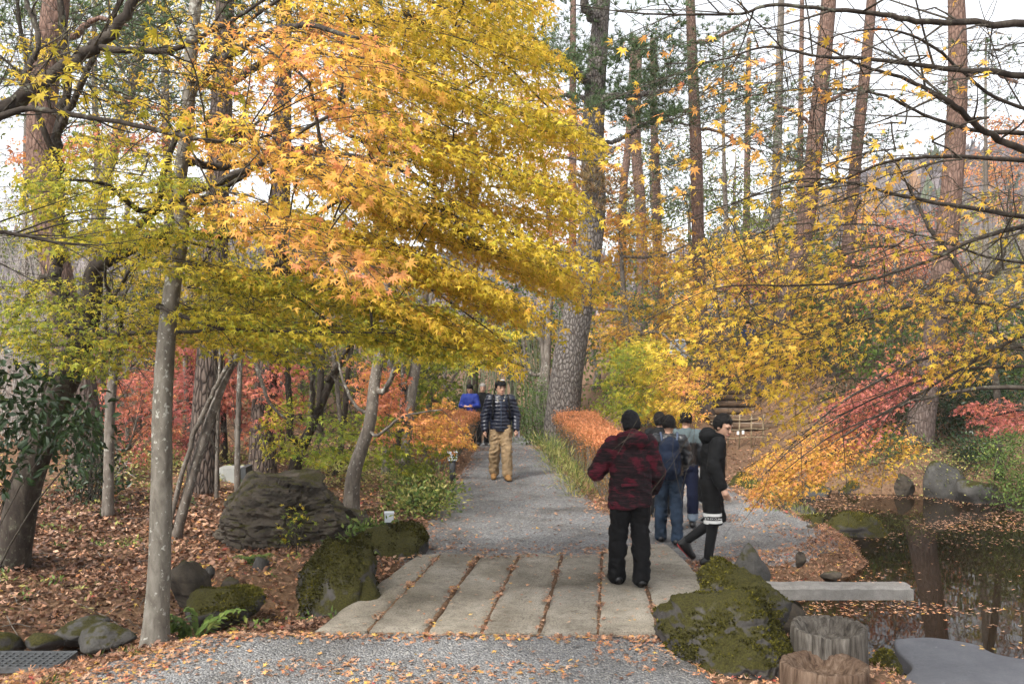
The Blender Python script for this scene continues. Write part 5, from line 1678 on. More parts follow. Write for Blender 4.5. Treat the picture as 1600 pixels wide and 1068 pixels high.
make_pine('slender leaning pine between the leaning red pine and the pond-side red pine',
          [(1300, 650, 27.0, 0.20), (1310, 540, 27, 0.185), (1322, 420, 27, 0.18), (1330, 330, 27, 0.17), (1340, 220, 27, 0.16), (1354, 90, 27, 0.15), (1366, -50, 27, 0.13)], 'bark_redpine',
          needles=[dict(poly=[(1290, 150), (1420, 140), (1430, 260), (1300, 240)], Y=(25.5, 28), n=16, tufts=9, r=0.3, size=0.17, hue=0.3)], dead=40)
make_pine('stout red pine standing on the far bank of the pond near the right edge',
          [(1434, 706, 19.5, 0.29), (1442, 640, 19.5, 0.26), (1456, 560, 19.5, 0.235), (1470, 450, 19.5, 0.225), (1484, 330, 19.5, 0.215), (1494, 200, 19.5, 0.20), (1496, 60, 19.5, 0.18), (1490, -100, 19.5, 0.14)], 'bark_redpine',
          [[(1540, 110, 19.4, 0.05), (1590, 130, 19.2, 0.03)]],
          [dict(poly=[(1430, 60), (1600, 70), (1600, 170), (1440, 150)], Y=(18.5, 21), n=9, tufts=9, r=0.28, size=0.16, hue=0.3)], dead=50)
FAR = [('pale straight pine trunk behind the leaning red pine', [(1200, 640, 34, 0.2), (1206, 450, 34, 0.19), (1212, 320, 34, 0.17), (1216, 180, 34, 0.15), (1222, -40, 34, 0.1)], [(1180, 120), (1260, 120), (1250, 260), (1170, 240)]),
       ('crooked far pine nearest the right side of the old pine', [(1003, 640, 38, 0.24), (1004, 420, 38, 0.23), (1000, 310, 38, 0.22), (994, 220, 38, 0.2), (998, 60, 38, 0.15)], [(960, 120), (1040, 110), (1050, 230), (970, 230)]),
       ('straight reddish far pine second from the old pine', [(1026, 640, 40, 0.2), (1028, 420, 40, 0.19), (1026, 300, 40, 0.18), (1022, 190, 40, 0.16), (1020, 60, 40, 0.12)], [(1030, 220), (1090, 230), (1080, 330), (1040, 320)]),
       ('thin tilted far pine seen beside the upper old pine trunk', [(970, 640, 42, 0.2), (972, 420, 42, 0.19), (974, 300, 42, 0.18), (982, 220, 42, 0.16), (990, 60, 42, 0.12)], [(960, 330), (1010, 340), (1000, 400), (960, 400)]),
       ('thin far pine left of the old pine behind golden leaves', [(893, 640, 36, 0.16), (895, 300, 36, 0.15), (895, 120, 36, 0.13), (896, -60, 36, 0.1)], [(850, 20), (900, 30), (900, 120), (850, 120)]),
       ('hazy thin pine in the gap above the garden steps', [(1165, 620, 46, 0.18), (1166, 400, 46, 0.17), (1168, 230, 46, 0.15), (1170, 60, 46, 0.1)], [(1110, 60), (1180, 60), (1180, 200), (1100, 190)]),
       ('hazy slim pine just left of the leaning red pine', [(1248, 620, 48, 0.18), (1250, 300, 48, 0.16), (1252, 100, 48, 0.12), (1254, -60, 48, 0.1)], [(1225, 200), (1300, 210), (1290, 300), (1220, 290)]),
       ('pine trunk dimly seen above the golden crown', [(592, 640, 24, 0.17), (592, 300, 24, 0.16), (590, 60, 24, 0.14), (588, -100, 24, 0.1)], [(480, -20), (640, -20), (640, 90), (480, 80)]),
       ('reddish pine trunk behind the visitor in blue', [(738, 700, 31, 0.2), (738, 600, 31, 0.19), (739, 480, 31, 0.17), (740, 200, 31, 0.12)], None),
       ('pale bent trunk behind the crown of the leaning dark maple', [(120, 760, 22, 0.17), (135, 500, 22, 0.16), (160, 300, 22, 0.15), (215, 100, 22, 0.12), (240, -60, 22, 0.1)], [(120, 0), (300, 20), (280, 200), (160, 200)])]
for lb, tr, nd in FAR:
    make_pine(lb, tr, 'bark_redpine' if 'pale' not in lb else 'bark_grey', needles=[dict(poly=nd, Y=(tr[0][2] - 2, tr[0][2] + 2), n=26, tufts=12, r=0.6, size=0.26, hue=0.35, k=11)] if nd else (), sides=9, dead=16)

# slim stems of the wood
STEMS = [('slim grey tree with a forked twig left of the smooth trunk', [(168, 832, 12.1, 0.075), (170, 740, 12.1, 0.066), (172, 640, 12.1, 0.062), (180, 560, 12.1, 0.058), (192, 440, 12.1, 0.05), (200, 300, 12.1, 0.03)], [[(190, 590, 12.1, 0.02), (205, 575, 12, 0.012), (240, 580, 11.9, 0.006)]], 'bark_grey'),
         ('thin pale sapling in front of the grey utility box', [(371, 782, 13.6, 0.045), (371, 700, 13.6, 0.04), (374, 600, 13.6, 0.036), (380, 480, 13.6, 0.03)], [], 'bark_grey'),
         ('thin grey sapling at the left side of the utility box', [(338, 795, 13.8, 0.03), (339, 720, 13.8, 0.027), (341, 640, 13.8, 0.024), (345, 520, 13.8, 0.02)], [], 'bark_grey'),
         ('short pale trunk standing among shrubs left of the path', [(602, 742, 17.4, 0.075), (603, 690, 17.4, 0.07), (606, 600, 17.4, 0.06), (620, 480, 17.4, 0.05)], [], 'bark_smooth'),
         ('light stem beside the short pale trunk', [(535, 735, 18.6, 0.05), (530, 640, 18.6, 0.045), (520, 540, 18.6, 0.04), (510, 440, 18.6, 0.03)], [], 'bark_grey'),
         ('grey far stem between the two dark pines', [(372, 735, 21, 0.08), (372, 600, 21, 0.07), (366, 460, 21, 0.06)], [], 'bark_grey'),
         ('whitish thin far stem left of the smooth trunk', [(205, 765, 18.5, 0.05), (200, 690, 18.5, 0.045), (195, 560, 18.5, 0.035)], [], 'bark_smooth'),
         ('pair of crossing pale twigs of a young tree by the red maple', [(188, 770, 16.5, 0.03), (180, 690, 16.5, 0.025), (160, 600, 16.5, 0.02)], [[(200, 700, 16.4, 0.02), (215, 650, 16.3, 0.01)]], 'bark_smooth'),
         ('dark slim stem in the wood behind the bronze maple', [(500, 720, 22, 0.09), (500, 620, 22, 0.08), (508, 480, 22, 0.06)], [], 'bark_dark'),
         ('leaning dark stem right of the curved grey maple', [(615, 715, 19.5, 0.08), (640, 600, 19.5, 0.07), (660, 500, 19.5, 0.05)], [[(625, 600, 19.4, 0.03), (615, 520, 19.4, 0.02)]], 'bark_dark'),
         ('pale twisted stem behind the walking man', [(845, 690, 26, 0.11), (842, 620, 26, 0.10), (850, 560, 26, 0.08), (835, 480, 26, 0.05)], [[(828, 580, 26, 0.05), (815, 520, 26, 0.03)]], 'bark_grey'),
         ('slim pale stem left of the old pine foot', [(858, 690, 28, 0.09), (856, 600, 28, 0.08), (846, 500, 28, 0.06)], [], 'bark_grey'),
         ('branching bare grey tree by the right edge over the pond', [(1560, 760, 17.5, 0.07), (1560, 640, 17.5, 0.065), (1540, 500, 17.5, 0.06), (1500, 420, 17.5, 0.05), (1455, 360, 17.5, 0.04), (1425, 300, 17.5, 0.02)], [[(1560, 420, 17.4, 0.04), (1580, 330, 17.3, 0.02)], [(1480, 470, 17.3, 0.03), (1420, 440, 17.2, 0.015)]], 'bark_dark')]
WHERE = ['between the smooth trunk and the leaning twin-stemmed maple', 'behind the leaning twin-stemmed maple', 'just left of the utility box', 'right behind the boulder top', 'left of the forked bronze maple', 'right of the forked bronze maple',
         'between the bronze maple and the curved grey maple', 'just right of the curved grey maple', 'behind the pale green maple', 'at the left end of the orange hedge', 'far left beside the slim grey tree', 'between the red-barked pine and the smooth trunk',
         'deep in the wood above the boulder', 'deep in the wood above the left hedge', 'behind the dark evergreen shrub']
for k_, (px_, Yf, lean_) in enumerate([(290, 19, 20), (345, 23, 40), (352, 18, -10), (430, 22, 30), (445, 19, -30), (480, 20, 25), (525, 17.5, 40), (622, 20, 20), (655, 25, -25), (640, 22, 45), (155, 17, 15), (215, 21, 30), (470, 26, 10), (690, 28, 15), (60, 16, 25)]):
    gz_ = zat((px_ - CX) / F * Yf, Yf)
    pyf_ = CY + (H - gz_) / Yf * F
    STEMS.append(('slim leaning stem ' + WHERE[k_], [(px_, pyf_, Yf, 0.06), (px_ + lean_ * 0.3, pyf_ - 80, Yf, 0.054), (px_ + lean_ * 0.5, pyf_ - 170, Yf, 0.046), (px_ + lean_, pyf_ - 290, Yf, 0.03)],
                  [[(px_ + lean_ * 0.3 + 14, pyf_ - 120, Yf - 0.2, 0.025), (px_ + lean_ + 30, pyf_ - 190, Yf - 0.4, 0.015)]], ['bark_dark', 'bark_grey'][k_ % 2]))
for lb, tr, lm, bk in STEMS:
    make_tree('slim_tree', lb, tr, limbs=lm, bark_mat=bk, cat='tree', sides=10, trunk_n=18, extra_twigs=30 if 'bare' not in lb else 240)


# ------------------------------------------------------------------ shrubs, hedges and low plants
def shrub(name, label, poly, Y, n, size, mat, hue, tmpl=OVAL, stems=6, base=None, cat='shrub', group=None, clump=0.16, up=0.3, stem_mat='twig', per=14, hj=0.12):
    """Leaf clumps through a volume, on stems from one foot."""
    poly = np.asarray(poly, float)
    q = sample_poly(poly, max(2, n // per))
    Yd = RNG.uniform(*Y, len(q))
    C = np.stack([(q[:, 0] - CX) / F * Yd, Yd, H - (q[:, 1] - CY) / F * Yd], -1)
    if base is None:
        b0 = C.mean(0)
        base = (b0[0], b0[1], zat(b0[0], b0[1]))
    C[:, 2] = np.maximum(C[:, 2], zl(C[:, 0], C[:, 1]) + 0.03)
    root = thing(name, label, cat, base, group)
    sg = Geo()
    bp = np.array(base)
    for i in RNG.choice(len(C), min(len(C), stems * 8), replace=False) if stems else []:
        c = C[i]
        s0 = bp + np.array([RNG.normal(0, 0.12), RNG.normal(0, 0.12), -0.03]) + (c - bp) * [0.35, 0.35, 0]
        s0[2] = zat(s0[0], s0[1]) - 0.03
        mid = (s0 + c) / 2 + [0, 0, 0.1 * np.linalg.norm(c - s0)]
        r = 0.006 + 0.006 * RNG.random()
        sg.tube(smooth_path([s0, mid, c], 6), np.linspace(r, r * 0.35, 6), 4, caps=False)
    if sg.pend or sg.v:
        part('stems', sg, M[stem_mat], root, kind='stuff')
    fg = Geo()
    m = len(C) * per
    ctr = np.repeat(C, per, 0)
    off = RNG.normal(0, clump, (m, 3)) * [1, 1, 0.7]
    pos = ctr + off
    pos[:, 2] = np.maximum(pos[:, 2], zl(pos[:, 0], pos[:, 1]) + 0.01)
    fw = unit(off + RNG.normal(0, clump * 0.7, (m, 3)) + [0, 0, up * clump])
    nr = unit(np.array([0, 0, 1.0]) + RNG.normal(0, 0.6, (m, 3)))
    h0 = (hue(ctr) if callable(hue) else np.full(m, hue)) + np.repeat(RNG.normal(0, hj * 0.7, len(C)), per) + RNG.normal(0, hj, m)
    leaf_batch(fg, pos, fw, nr, size * RNG.uniform(0.65, 1.25, m), np.clip(h0, 0, 1), tmpl)
    part('foliage', fg, M[mat], root, smooth=False, hue=True, kind='stuff')
    return root


shrub('evergreen_shrub', 'dark glossy evergreen shrub at the left edge in front of the leaning maple', [(-60, 540), (20, 560), (40, 590), (110, 600), (140, 640), (150, 690), (90, 740), (60, 690), (20, 700), (0, 770), (-80, 780)], (7.2, 8.6), 1250, 0.085, 'glossy', 0.35, OVAL2, 2, (P(-190, 900, 7.9)[0], 7.9, 0.0), per=9, up=-0.6, clump=0.12)
shrub('evergreen_shrub', 'small dark evergreen shrub against the red-barked pine foot', [(100, 640), (170, 640), (180, 770), (110, 790)], (12.4, 13.4), 1300, 0.09, 'glossy', 0.35, OVAL, 4, per=10)
shrub('green_bush', 'fresh green bush hanging over the far bank at the right edge', [(1540, 690), (1575, 665), (1640, 660), (1700, 720), (1680, 800), (1570, 790), (1545, 740)], (15.4, 17.2), 8000, 0.06, 'bush', 0.36, OVAL, 1)
shrub('green_bush', 'green bush at the end of the path right of the walking man', [(805, 620), (850, 590), (900, 640), (860, 690), (810, 690)], (23.5, 25.5), 3600, 0.07, 'bush', 0.22, OVAL, 5)
shrub('bamboo_grass', 'pale green dwarf bamboo clump at the left path edge', [(600, 805), (640, 770), (700, 755), (712, 775), (690, 803), (640, 824)], (12.8, 15.2), 2400, 0.075, 'bush', 0.60, OVAL, 8, clump=0.14, up=0.5, hj=0.2)
shrub('bamboo_grass', 'olive low plants between the curved maple and the path', [(585, 780), (640, 735), (690, 730), (660, 785), (600, 805)], (14.5, 17.0), 1700, 0.065, 'bush', 0.50, OVAL, 8, clump=0.16, up=0.5, hj=0.22)
shrub('low_plant', 'low leafy plants between the boulder and the dark mossy rock', [(540, 830), (600, 800), (615, 850), (590, 880), (520, 850)], (11.0, 12.0), 900, 0.07, 'bush', 0.45, OVAL, 4, clump=0.09, up=0.7)
shrub('low_plant', 'yellowing seedling maple sprouting against the boulder face', [(425, 800), (480, 790), (500, 830), (460, 850), (430, 840)], (10.6, 11.0), 120, 0.05, 'leaf', 0.32, STAR5, 3, clump=0.07)
shrub('grass_verge', 'green grassy verge under the right hedge along the path', [(835, 690), (860, 680), (925, 770), (915, 800), (870, 740)], (14.5, 20.5), 2600, 0.12, 'bush', 0.66, BLADE, 0, clump=0.09, up=1.6, hj=0.2, cat='grass')
shrub('low_plant', 'pale yellow-leaved undergrowth left of the short pale trunk', [(460, 740), (560, 700), (600, 740), (580, 790), (500, 770)], (15.5, 19), 1900, 0.075, 'bush', 0.85, OVAL, 5, clump=0.16, hj=0.2)
shrub('low_plant', 'yellow-green undergrowth on the leafy floor behind the thin saplings', [(200, 760), (330, 740), (420, 740), (400, 770), (230, 800)], (15.5, 20), 1500, 0.075, 'bush', 0.85, OVAL, 5, clump=0.18, hj=0.2)
shrub('low_plant', 'pale twiggy undergrowth by the slim grey tree', [(110, 740), (200, 700), (230, 760), (150, 800)], (14, 17), 1000, 0.07, 'bush', 0.8, OVAL, 12, clump=0.18, hj=0.2, stem_mat='twig_pale')
shrub('evergreen_shrub', 'dark evergreen thicket in the shade behind the stout pond-side pine', [(1440, 560), (1560, 570), (1620, 640), (1600, 700), (1470, 700), (1430, 640)], (20.2, 22.5), 6500, 0.10, 'glossy', 0.3, OVAL, 3, clump=0.25)
shrub('evergreen_shrub', 'dark low thicket left of the stout pond-side pine', [(1300, 620), (1410, 600), (1430, 690), (1320, 700)], (20.0, 22.0), 3800, 0.09, 'glossy', 0.3, OVAL, 3, clump=0.22)
shrub('evergreen_shrub', 'dark bush on the far bank in front of the green bush', [(1480, 690), (1560, 680), (1570, 740), (1490, 740)], (17.8, 18.8), 2600, 0.06, 'glossy', 0.4, OVAL, 3)
shrub('bank_plant', 'green ground cover on top of the far pond bank', [(1300, 700), (1400, 680), (1470, 690), (1420, 730), (1310, 740)], (18.2, 20.0), 2400, 0.06, 'bush', 0.35, OVAL, 4, clump=0.14)
shrub('bank_plant', 'dry twiggy growth between the rocks of the far bank', [(1430, 720), (1530, 710), (1540, 780), (1440, 780)], (16.8, 18.6), 900, 0.05, 'bush', 0.75, OVAL, 10, clump=0.2, stem_mat='twig')
shrub('bank_plant', 'mossy grass on the shore stones beside the pond corner', [(1150, 745), (1215, 770), (1260, 800), (1330, 850), (1300, 850), (1200, 790)], (13.4, 16.5), 900, 0.10, 'bush', 0.65, BLADE, 3, clump=0.07, up=1.2)

# fern beside the smooth trunk
fr = P(305, 975, 8.1)
ft = thing('fern', 'bright green fern-like plant right of the smooth trunk foot', 'fern', (fr[0], fr[1], zat(fr[0], fr[1])))
for k in range(9):
    a = RNG.uniform(-1.2, 1.5)
    L = RNG.uniform(0.38, 0.62)
    d = np.array([math.sin(a), -0.35 + RNG.normal(0, 0.3), 0])
    tt = np.linspace(0, 1, 9)
    st_ = np.array([fr[0], fr[1], zat(fr[0], fr[1])]) + np.outer(tt * L * 0.75, d) + np.outer(L * (1.25 * tt - 0.65 * tt ** 2), [0, 0, 1.0])
    gg = Geo()
    gg.tube(st_, np.linspace(0.004, 0.002, 9), 4, caps=False, hue=0.4)
    sd = unit(np.cross(d, [0, 0, 1.0]))
    for s in (-1, 1):
        fwd = unit(sd * s + d * 0.5 + [0, 0, -0.15])
        leaf_batch(gg, st_[2:], np.repeat(fwd[None], 7, 0) + RNG.normal(0, 0.1, (7, 3)), np.repeat([[0, -0.3, 1.0]], 7, 0), np.linspace(0.13, 0.06, 7), 0.45 + RNG.normal(0, 0.08, 7), OVAL2)
    part('frond', gg, M['bush'], ft, smooth=False, hue=True)
ft2 = P(398, 868, 10.3)
f2 = thing('fern', 'small bright fern growing at the boulder foot', 'fern', (ft2[0], ft2[1], zat(ft2[0], ft2[1])))
for k in range(6):
    a = -1.3 + 2.6 * k / 5
    L = RNG.uniform(0.2, 0.32)
    d = np.array([math.sin(a), -0.6, 0])
    tt = np.linspace(0, 1, 8)
    st_ = np.array([ft2[0], ft2[1], zat(ft2[0], ft2[1])]) + np.outer(tt * L * 0.8, d) + np.outer(L * (1.4 * tt - 0.9 * tt ** 2), [0, 0, 1.0])
    gg = Geo()
    gg.tube(st_, 0.003, 3, caps=False, hue=0.4)
    sd = unit(np.cross(d, [0, 0, 1.0]))
    for s in (-1, 1):
        leaf_batch(gg, st_[1:], np.repeat(unit(sd * s + d * 0.4)[None], 7, 0), np.repeat([[0, -0.3, 1.0]], 7, 0), np.linspace(0.09, 0.05, 7), 0.5 + RNG.normal(0, 0.08, 7), OVAL2)
    part('frond', gg, M['bush'], f2, smooth=False, hue=True)


def hedge(label, foot_l, foot_r, hgt, n_top, n_side, seed, side_hue=0.12):
    """Clipped azalea hedge: flat orange top layer, twiggy sides; foot lines are the long edges on the ground."""
    A, B = np.array(foot_l, float), np.array(foot_r, float)
    cen = (A.mean(0) + B.mean(0)) / 2
    root = thing('clipped_hedge', label, 'hedge', (cen[0], cen[1], zat(*cen)), 'clipped azalea hedges along the path')

    def pt(u, w, h):
        a = np.stack([np.interp(u, np.linspace(0, 1, len(A)), A[:, k]) for k in (0, 1)], -1)
        b = np.stack([np.interp(u, np.linspace(0, 1, len(B)), B[:, k]) for k in (0, 1)], -1)
        q = a * (1 - w[:, None]) + b * w[:, None]
        hh = np.interp(u, np.linspace(0, 1, len(hgt)), hgt)
        return np.column_stack([q, zl(q[:, 0], q[:, 1]) + h * hh])

    top = Geo()
    u, w = RNG.random(n_top), RNG.beta(0.8, 0.8, n_top)
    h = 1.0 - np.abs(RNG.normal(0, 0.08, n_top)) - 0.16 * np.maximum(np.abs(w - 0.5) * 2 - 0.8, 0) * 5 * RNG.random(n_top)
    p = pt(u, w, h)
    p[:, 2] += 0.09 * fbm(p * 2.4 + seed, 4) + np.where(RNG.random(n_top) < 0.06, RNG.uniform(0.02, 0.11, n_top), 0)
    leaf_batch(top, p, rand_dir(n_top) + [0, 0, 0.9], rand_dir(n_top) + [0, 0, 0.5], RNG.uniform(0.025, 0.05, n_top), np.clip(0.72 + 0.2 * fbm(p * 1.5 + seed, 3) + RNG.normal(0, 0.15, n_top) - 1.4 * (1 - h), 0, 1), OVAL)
    part('top_foliage', top, M['hedge'], root, smooth=False, hue=True, kind='stuff')
    sd = Geo()
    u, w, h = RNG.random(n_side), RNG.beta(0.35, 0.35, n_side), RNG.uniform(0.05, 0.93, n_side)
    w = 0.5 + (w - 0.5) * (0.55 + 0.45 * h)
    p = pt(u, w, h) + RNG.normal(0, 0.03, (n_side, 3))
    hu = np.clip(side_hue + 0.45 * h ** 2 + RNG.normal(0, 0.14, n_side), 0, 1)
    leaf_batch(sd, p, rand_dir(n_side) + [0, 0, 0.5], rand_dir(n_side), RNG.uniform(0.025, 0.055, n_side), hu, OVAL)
    part('side_foliage', sd, M['hedge'], root, smooth=False, hue=True, kind='stuff')
    tw = Geo()
    for _ in range(420):
        uu, ww = RNG.random(), RNG.random()
        a = pt(np.array([uu]), np.array([0.2 + 0.6 * ww]), np.array([-0.05]))[0]
        b = pt(np.array([np.clip(uu + RNG.normal(0, 0.03), 0, 1)]), np.array([ww + (ww - 0.5) * 0.1]), np.array([RNG.uniform(0.7, 0.97)]))[0]
        tw.tube(smooth_path([a, (a + b) / 2 + RNG.normal(0, 0.05, 3), b], 5), np.linspace(0.007, 0.002, 5), 3, caps=False)
    part('stems', tw, M['bark_grey'], root, kind='stuff')
    return root


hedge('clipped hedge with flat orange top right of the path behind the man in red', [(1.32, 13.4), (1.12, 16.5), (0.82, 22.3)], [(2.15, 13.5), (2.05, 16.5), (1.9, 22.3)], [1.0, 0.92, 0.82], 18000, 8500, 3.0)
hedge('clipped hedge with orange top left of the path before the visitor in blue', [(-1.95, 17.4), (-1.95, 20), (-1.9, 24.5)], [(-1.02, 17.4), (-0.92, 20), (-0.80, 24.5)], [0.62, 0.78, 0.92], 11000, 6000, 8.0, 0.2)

# ------------------------------------------------------------------ the wood behind
BACK = [
    # label, foot px, distance, crown polygon, distance range, leaf hue, n sprays, leaf size, material, template
    ('dark evergreen tree closing the end of the path', 800, 33, [(640, 430), (860, 430), (880, 640), (760, 690), (640, 680)], (30, 35), 0.10, 190, 0.13, 'leaf'),
    ('dark evergreen tree behind the old pine foot', 930, 34, [(850, 420), (1080, 430), (1090, 680), (900, 690)], (29, 35), 0.12, 190, 0.13, 'leaf'),
    ('olive tree behind the forked bronze maple', 500, 27, [(390, 440), (640, 440), (650, 680), (400, 690)], (24, 29), 0.22, 190, 0.12, 'leaf'),
    ('yellow-green tree behind the red maple', 330, 29, [(220, 380), (440, 380), (450, 680), (230, 700)], (25, 30), 0.34, 150, 0.12, 'leaf'),
    ('pale green tree at the left end of the wood', 60, 32, [(-40, 250), (120, 200), (160, 420), (60, 500), (-40, 460)], (28, 33), 0.20, 70, 0.13, 'leaf'),
    ('green tree beside the garden steps', 1160, 33, [(1060, 450), (1260, 430), (1280, 600), (1160, 610), (1060, 620)], (30, 35), 0.20, 130, 0.13, 'leaf'),
    ('bright green tree behind the leaning red pine', 1290, 31, [(1230, 360), (1350, 370), (1370, 480), (1260, 520), (1220, 450)], (28, 33), 0.20, 110, 0.12, 'leaf'),
    ('salmon-red maple on the slope right of the leaning red pine', 1400, 36, [(1330, 330), (1480, 320), (1500, 420), (1380, 450), (1320, 420)], (33, 38), 0.86, 80, 0.13, 'leaf'),
    ('small red maple at the leaning red pine foot', 1190, 30, [(1150, 420), (1220, 410), (1220, 460), (1150, 450)], (28, 31), 0.90, 34, 0.11, 'leaf'),
    ('dark green tree behind the stout pond-side pine', 1470, 28, [(1300, 470), (1620, 460), (1640, 690), (1320, 690)], (22.5, 27), 0.07, 330, 0.13, 'leaf'),
    ('orange tree at the upper right edge before the hill', 1620, 40, [(1510, 190), (1640, 160), (1660, 330), (1560, 340), (1500, 280)], (37, 42), 0.76, 90, 0.15, 'leaf'),
    ('olive tree at the right edge before the hill', 1600, 34, [(1500, 300), (1640, 290), (1650, 480), (1520, 470)], (31, 36), 0.36, 70, 0.13, 'leaf'),
    ('brown-leaved tree in the middle distance right of the old pine', 1080, 44, [(960, 290), (1160, 300), (1200, 420), (1000, 440)], (40, 46), 0.22, 120, 0.15, 'leaf'),
    ('grey-green tree in the hazy gap right of the old pine', 1020, 47, [(950, 210), (1100, 200), (1130, 330), (960, 340)], (44, 50), 0.16, 120, 0.14, 'leaf'),
    ('olive tree behind the slim reddish pine', 1150, 42, [(1090, 250), (1250, 240), (1270, 400), (1100, 410)], (39, 45), 0.20, 150, 0.14, 'leaf'),
    ('russet tree on the slope behind the slender leaning pine', 1330, 40, [(1240, 300), (1420, 300), (1430, 420), (1250, 430)], (37, 43), 0.66, 90, 0.14, 'leaf'),
    ('dull green tree filling the gaps at the upper left', 150, 27, [(-20, -40), (320, -60), (330, 160), (200, 220), (-20, 200)], (24, 29), 0.22, 150, 0.12, 'leaf'),
    ('golden tree behind the boughs at the upper left', 260, 21, [(120, -60), (420, -60), (400, 120), (260, 260), (140, 180)], (18.5, 22), 0.50, 110, 0.09, 'leaf'),
    ('shadowy evergreen in the wood behind the curved maple', 560, 33, [(420, 480), (700, 480), (700, 690), (430, 690)], (30, 35), 0.04, 170, 0.14, 'leaf'),
    ('shadowy evergreen behind the red maple', 260, 34, [(120, 430), (400, 430), (420, 690), (130, 700)], (31, 36), 0.05, 170, 0.14, 'leaf'),
    ('orange-gold maple in the middle distance behind the slim reddish pine', 1120, 30, [(1030, 400), (1130, 360), (1290, 400), (1300, 520), (1180, 560), (1050, 540)], (28, 32), 0.62, 170, 0.11, 'leaf'),
    ('soft red maple in the middle distance left of the stout pond-side pine', 1400, 27, [(1310, 400), (1400, 370), (1500, 400), (1480, 520), (1380, 540), (1300, 500)], (25.5, 29), 0.84, 110, 0.11, 'leaf'),
    ('green maple behind the soft red maple', 1350, 33, [(1240, 420), (1420, 420), (1430, 560), (1250, 580)], (31, 35), 0.26, 110, 0.12, 'leaf'),
    ('dark green tree behind the left pines', 160, 30, [(100, 470), (260, 470), (270, 700), (120, 700)], (25, 30), 0.12, 100, 0.12, 'leaf'),
]
for lb, px_, Yf, poly, Yr, hu, ns, sz, mt in BACK:
    py_mid = np.mean([q[1] for q in poly])
    gz = zat((px_ - CX) / F * Yf, Yf)
    pyf = CY + (H - gz) / Yf * F
    make_tree('wood_tree', lb, [(px_, pyf, Yf, 0.13), (px_ + 4, (pyf + py_mid) / 2, Yf, 0.11), (px_ - 3, py_mid, Yf, 0.08), (px_, min(q[1] for q in poly), Yf, 0.03)],
              regions=[dict(poly=poly, Y=Yr, n=ns, L=(0.9, 1.7), leaves=34, size=sz, hue=hue_noise(hu, 0.07, 0.4, hu * 90), droop=0.15, tilt=0.6, side_twigs=0, fill=0.1, asp=0.5)],
              bark_mat='bark_grey', cat='tree', sides=8, trunk_n=12, tmpl=OVAL, tip=0.005)

# thin bamboo culms in the dark behind the walking man
M['culm'] = plain('bamboo_culm', (0.16, 0.18, 0.11), 0.5, 0.3, 5, 0.1, 0.4)
bt = thing('bamboo_grove', 'thin upright bamboo stems in the dark wood behind the walking man', 'bamboo', (0.3, 29.5, zat(0.3, 29.5)))
for k in range(46):
    x, y = RNG.uniform(-1.6, 2.2), RNG.uniform(28.2, 31.5)
    z = zat(x, y)
    gg = Geo()
    gg.tube([(x, y, z - 0.05), (x + RNG.normal(0, 0.05), y, z + 1.6), (x + RNG.normal(0, 0.25), y, z + 3.6)], [0.02, 0.018, 0.012], 5, caps=False)
    part('culm', gg, M['culm'], bt)

# pale bare brushwood on the left
def brush(label, poly, Y, n, seed):
    q = sample_poly(poly, n)
    Yd = RNG.uniform(*Y, n)
    C = np.stack([(q[:, 0] - CX) / F * Yd, Yd, H - (q[:, 1] - CY) / F * Yd], -1)
    b = C.mean(0)
    root = thing('bare_shrub', label, 'shrub', (b[0], b[1], zat(b[0], b[1])))
    gg = Geo()
    for c in C:
        x0 = b[:2] + (c[:2] - b[:2]) * 0.5 + RNG.normal(0, 0.3, 2)
        s0 = np.array([x0[0], x0[1], zat(x0[0], x0[1])])
        mid = (s0 + c) / 2 + RNG.normal(0, 0.25, 3) + [0, 0, 0.3]
        pth = smooth_path([s0, mid, c], 7)
        gg.tube(pth, np.linspace(0.016, 0.004, 7), 3, caps=False)
        for _ in range(5):
            k = RNG.integers(2, 7)
            e = pth[k] + RNG.normal(0, 0.55, 3) + [0, 0, -0.1]
            gg.tube(smooth_path([pth[k], (pth[k] + e) / 2 + RNG.normal(0, 0.1, 3), e], 4), np.linspace(0.007, 0.003, 4), 3, caps=False)
    part('twigs', gg, M['twig_pale'], root, kind='stuff')


brush('pale bare thicket of fine twigs behind the left trunks', [(-40, 280), (120, 300), (230, 420), (240, 640), (120, 700), (-40, 620)], (17.5, 23), 250, 1)
brush('grey bare thicket on the slope below the hill at the right', [(1280, 300), (1600, 230), (1640, 480), (1340, 460)], (29, 36), 170, 2)

# ================================================================== FALLEN LEAVES
slab_poly = FR[:] + BK[::-1]


def surf_z(x, y):
    z = zl(x, y) + np.where(np.minimum(sdpoly(x, y, FORECOURT), sdpoly(x, y, PATH)) < -0.1, 0.016, 0.004)
    z = np.maximum(z, np.where(sdpoly(x, y, slab_poly) < 0.0, bz + 0.014, -9))
    return z


def scatter(geo, x, y, size, hue, tmpl=STAR5, z=None, flat_=0.35, lift=0.012):
    n = len(x)
    zz = surf_z(x, y) if z is None else np.full(n, z)
    pos = np.stack([x, y, zz + RNG.uniform(0.0, lift, n)], -1)
    a = RNG.uniform(0, 2 * math.pi, n)
    fw = np.stack([np.cos(a), np.sin(a), RNG.normal(0, flat_ * 0.5, n)], -1)
    nr = np.stack([RNG.normal(0, flat_, n), RNG.normal(0, flat_, n), np.ones(n) * RNG.choice([1, -1], n)], -1)
    leaf_batch(geo, pos, fw, nr, size, np.clip(hue, 0, 1), tmpl)


def pick(n, x0, x1, y0, y1, dens, near=1.0):
    xs, ys = np.zeros(0), np.zeros(0)
    while len(xs) < n:
        x, y = RNG.uniform(x0, x1, n * 3), y0 + (y1 - y0) * RNG.random(n * 3) ** near
        k = RNG.random(n * 3) < dens(x, y)
        xs, ys = np.concatenate([xs, x[k]]), np.concatenate([ys, y[k]])
    return xs[:n], ys[:n]


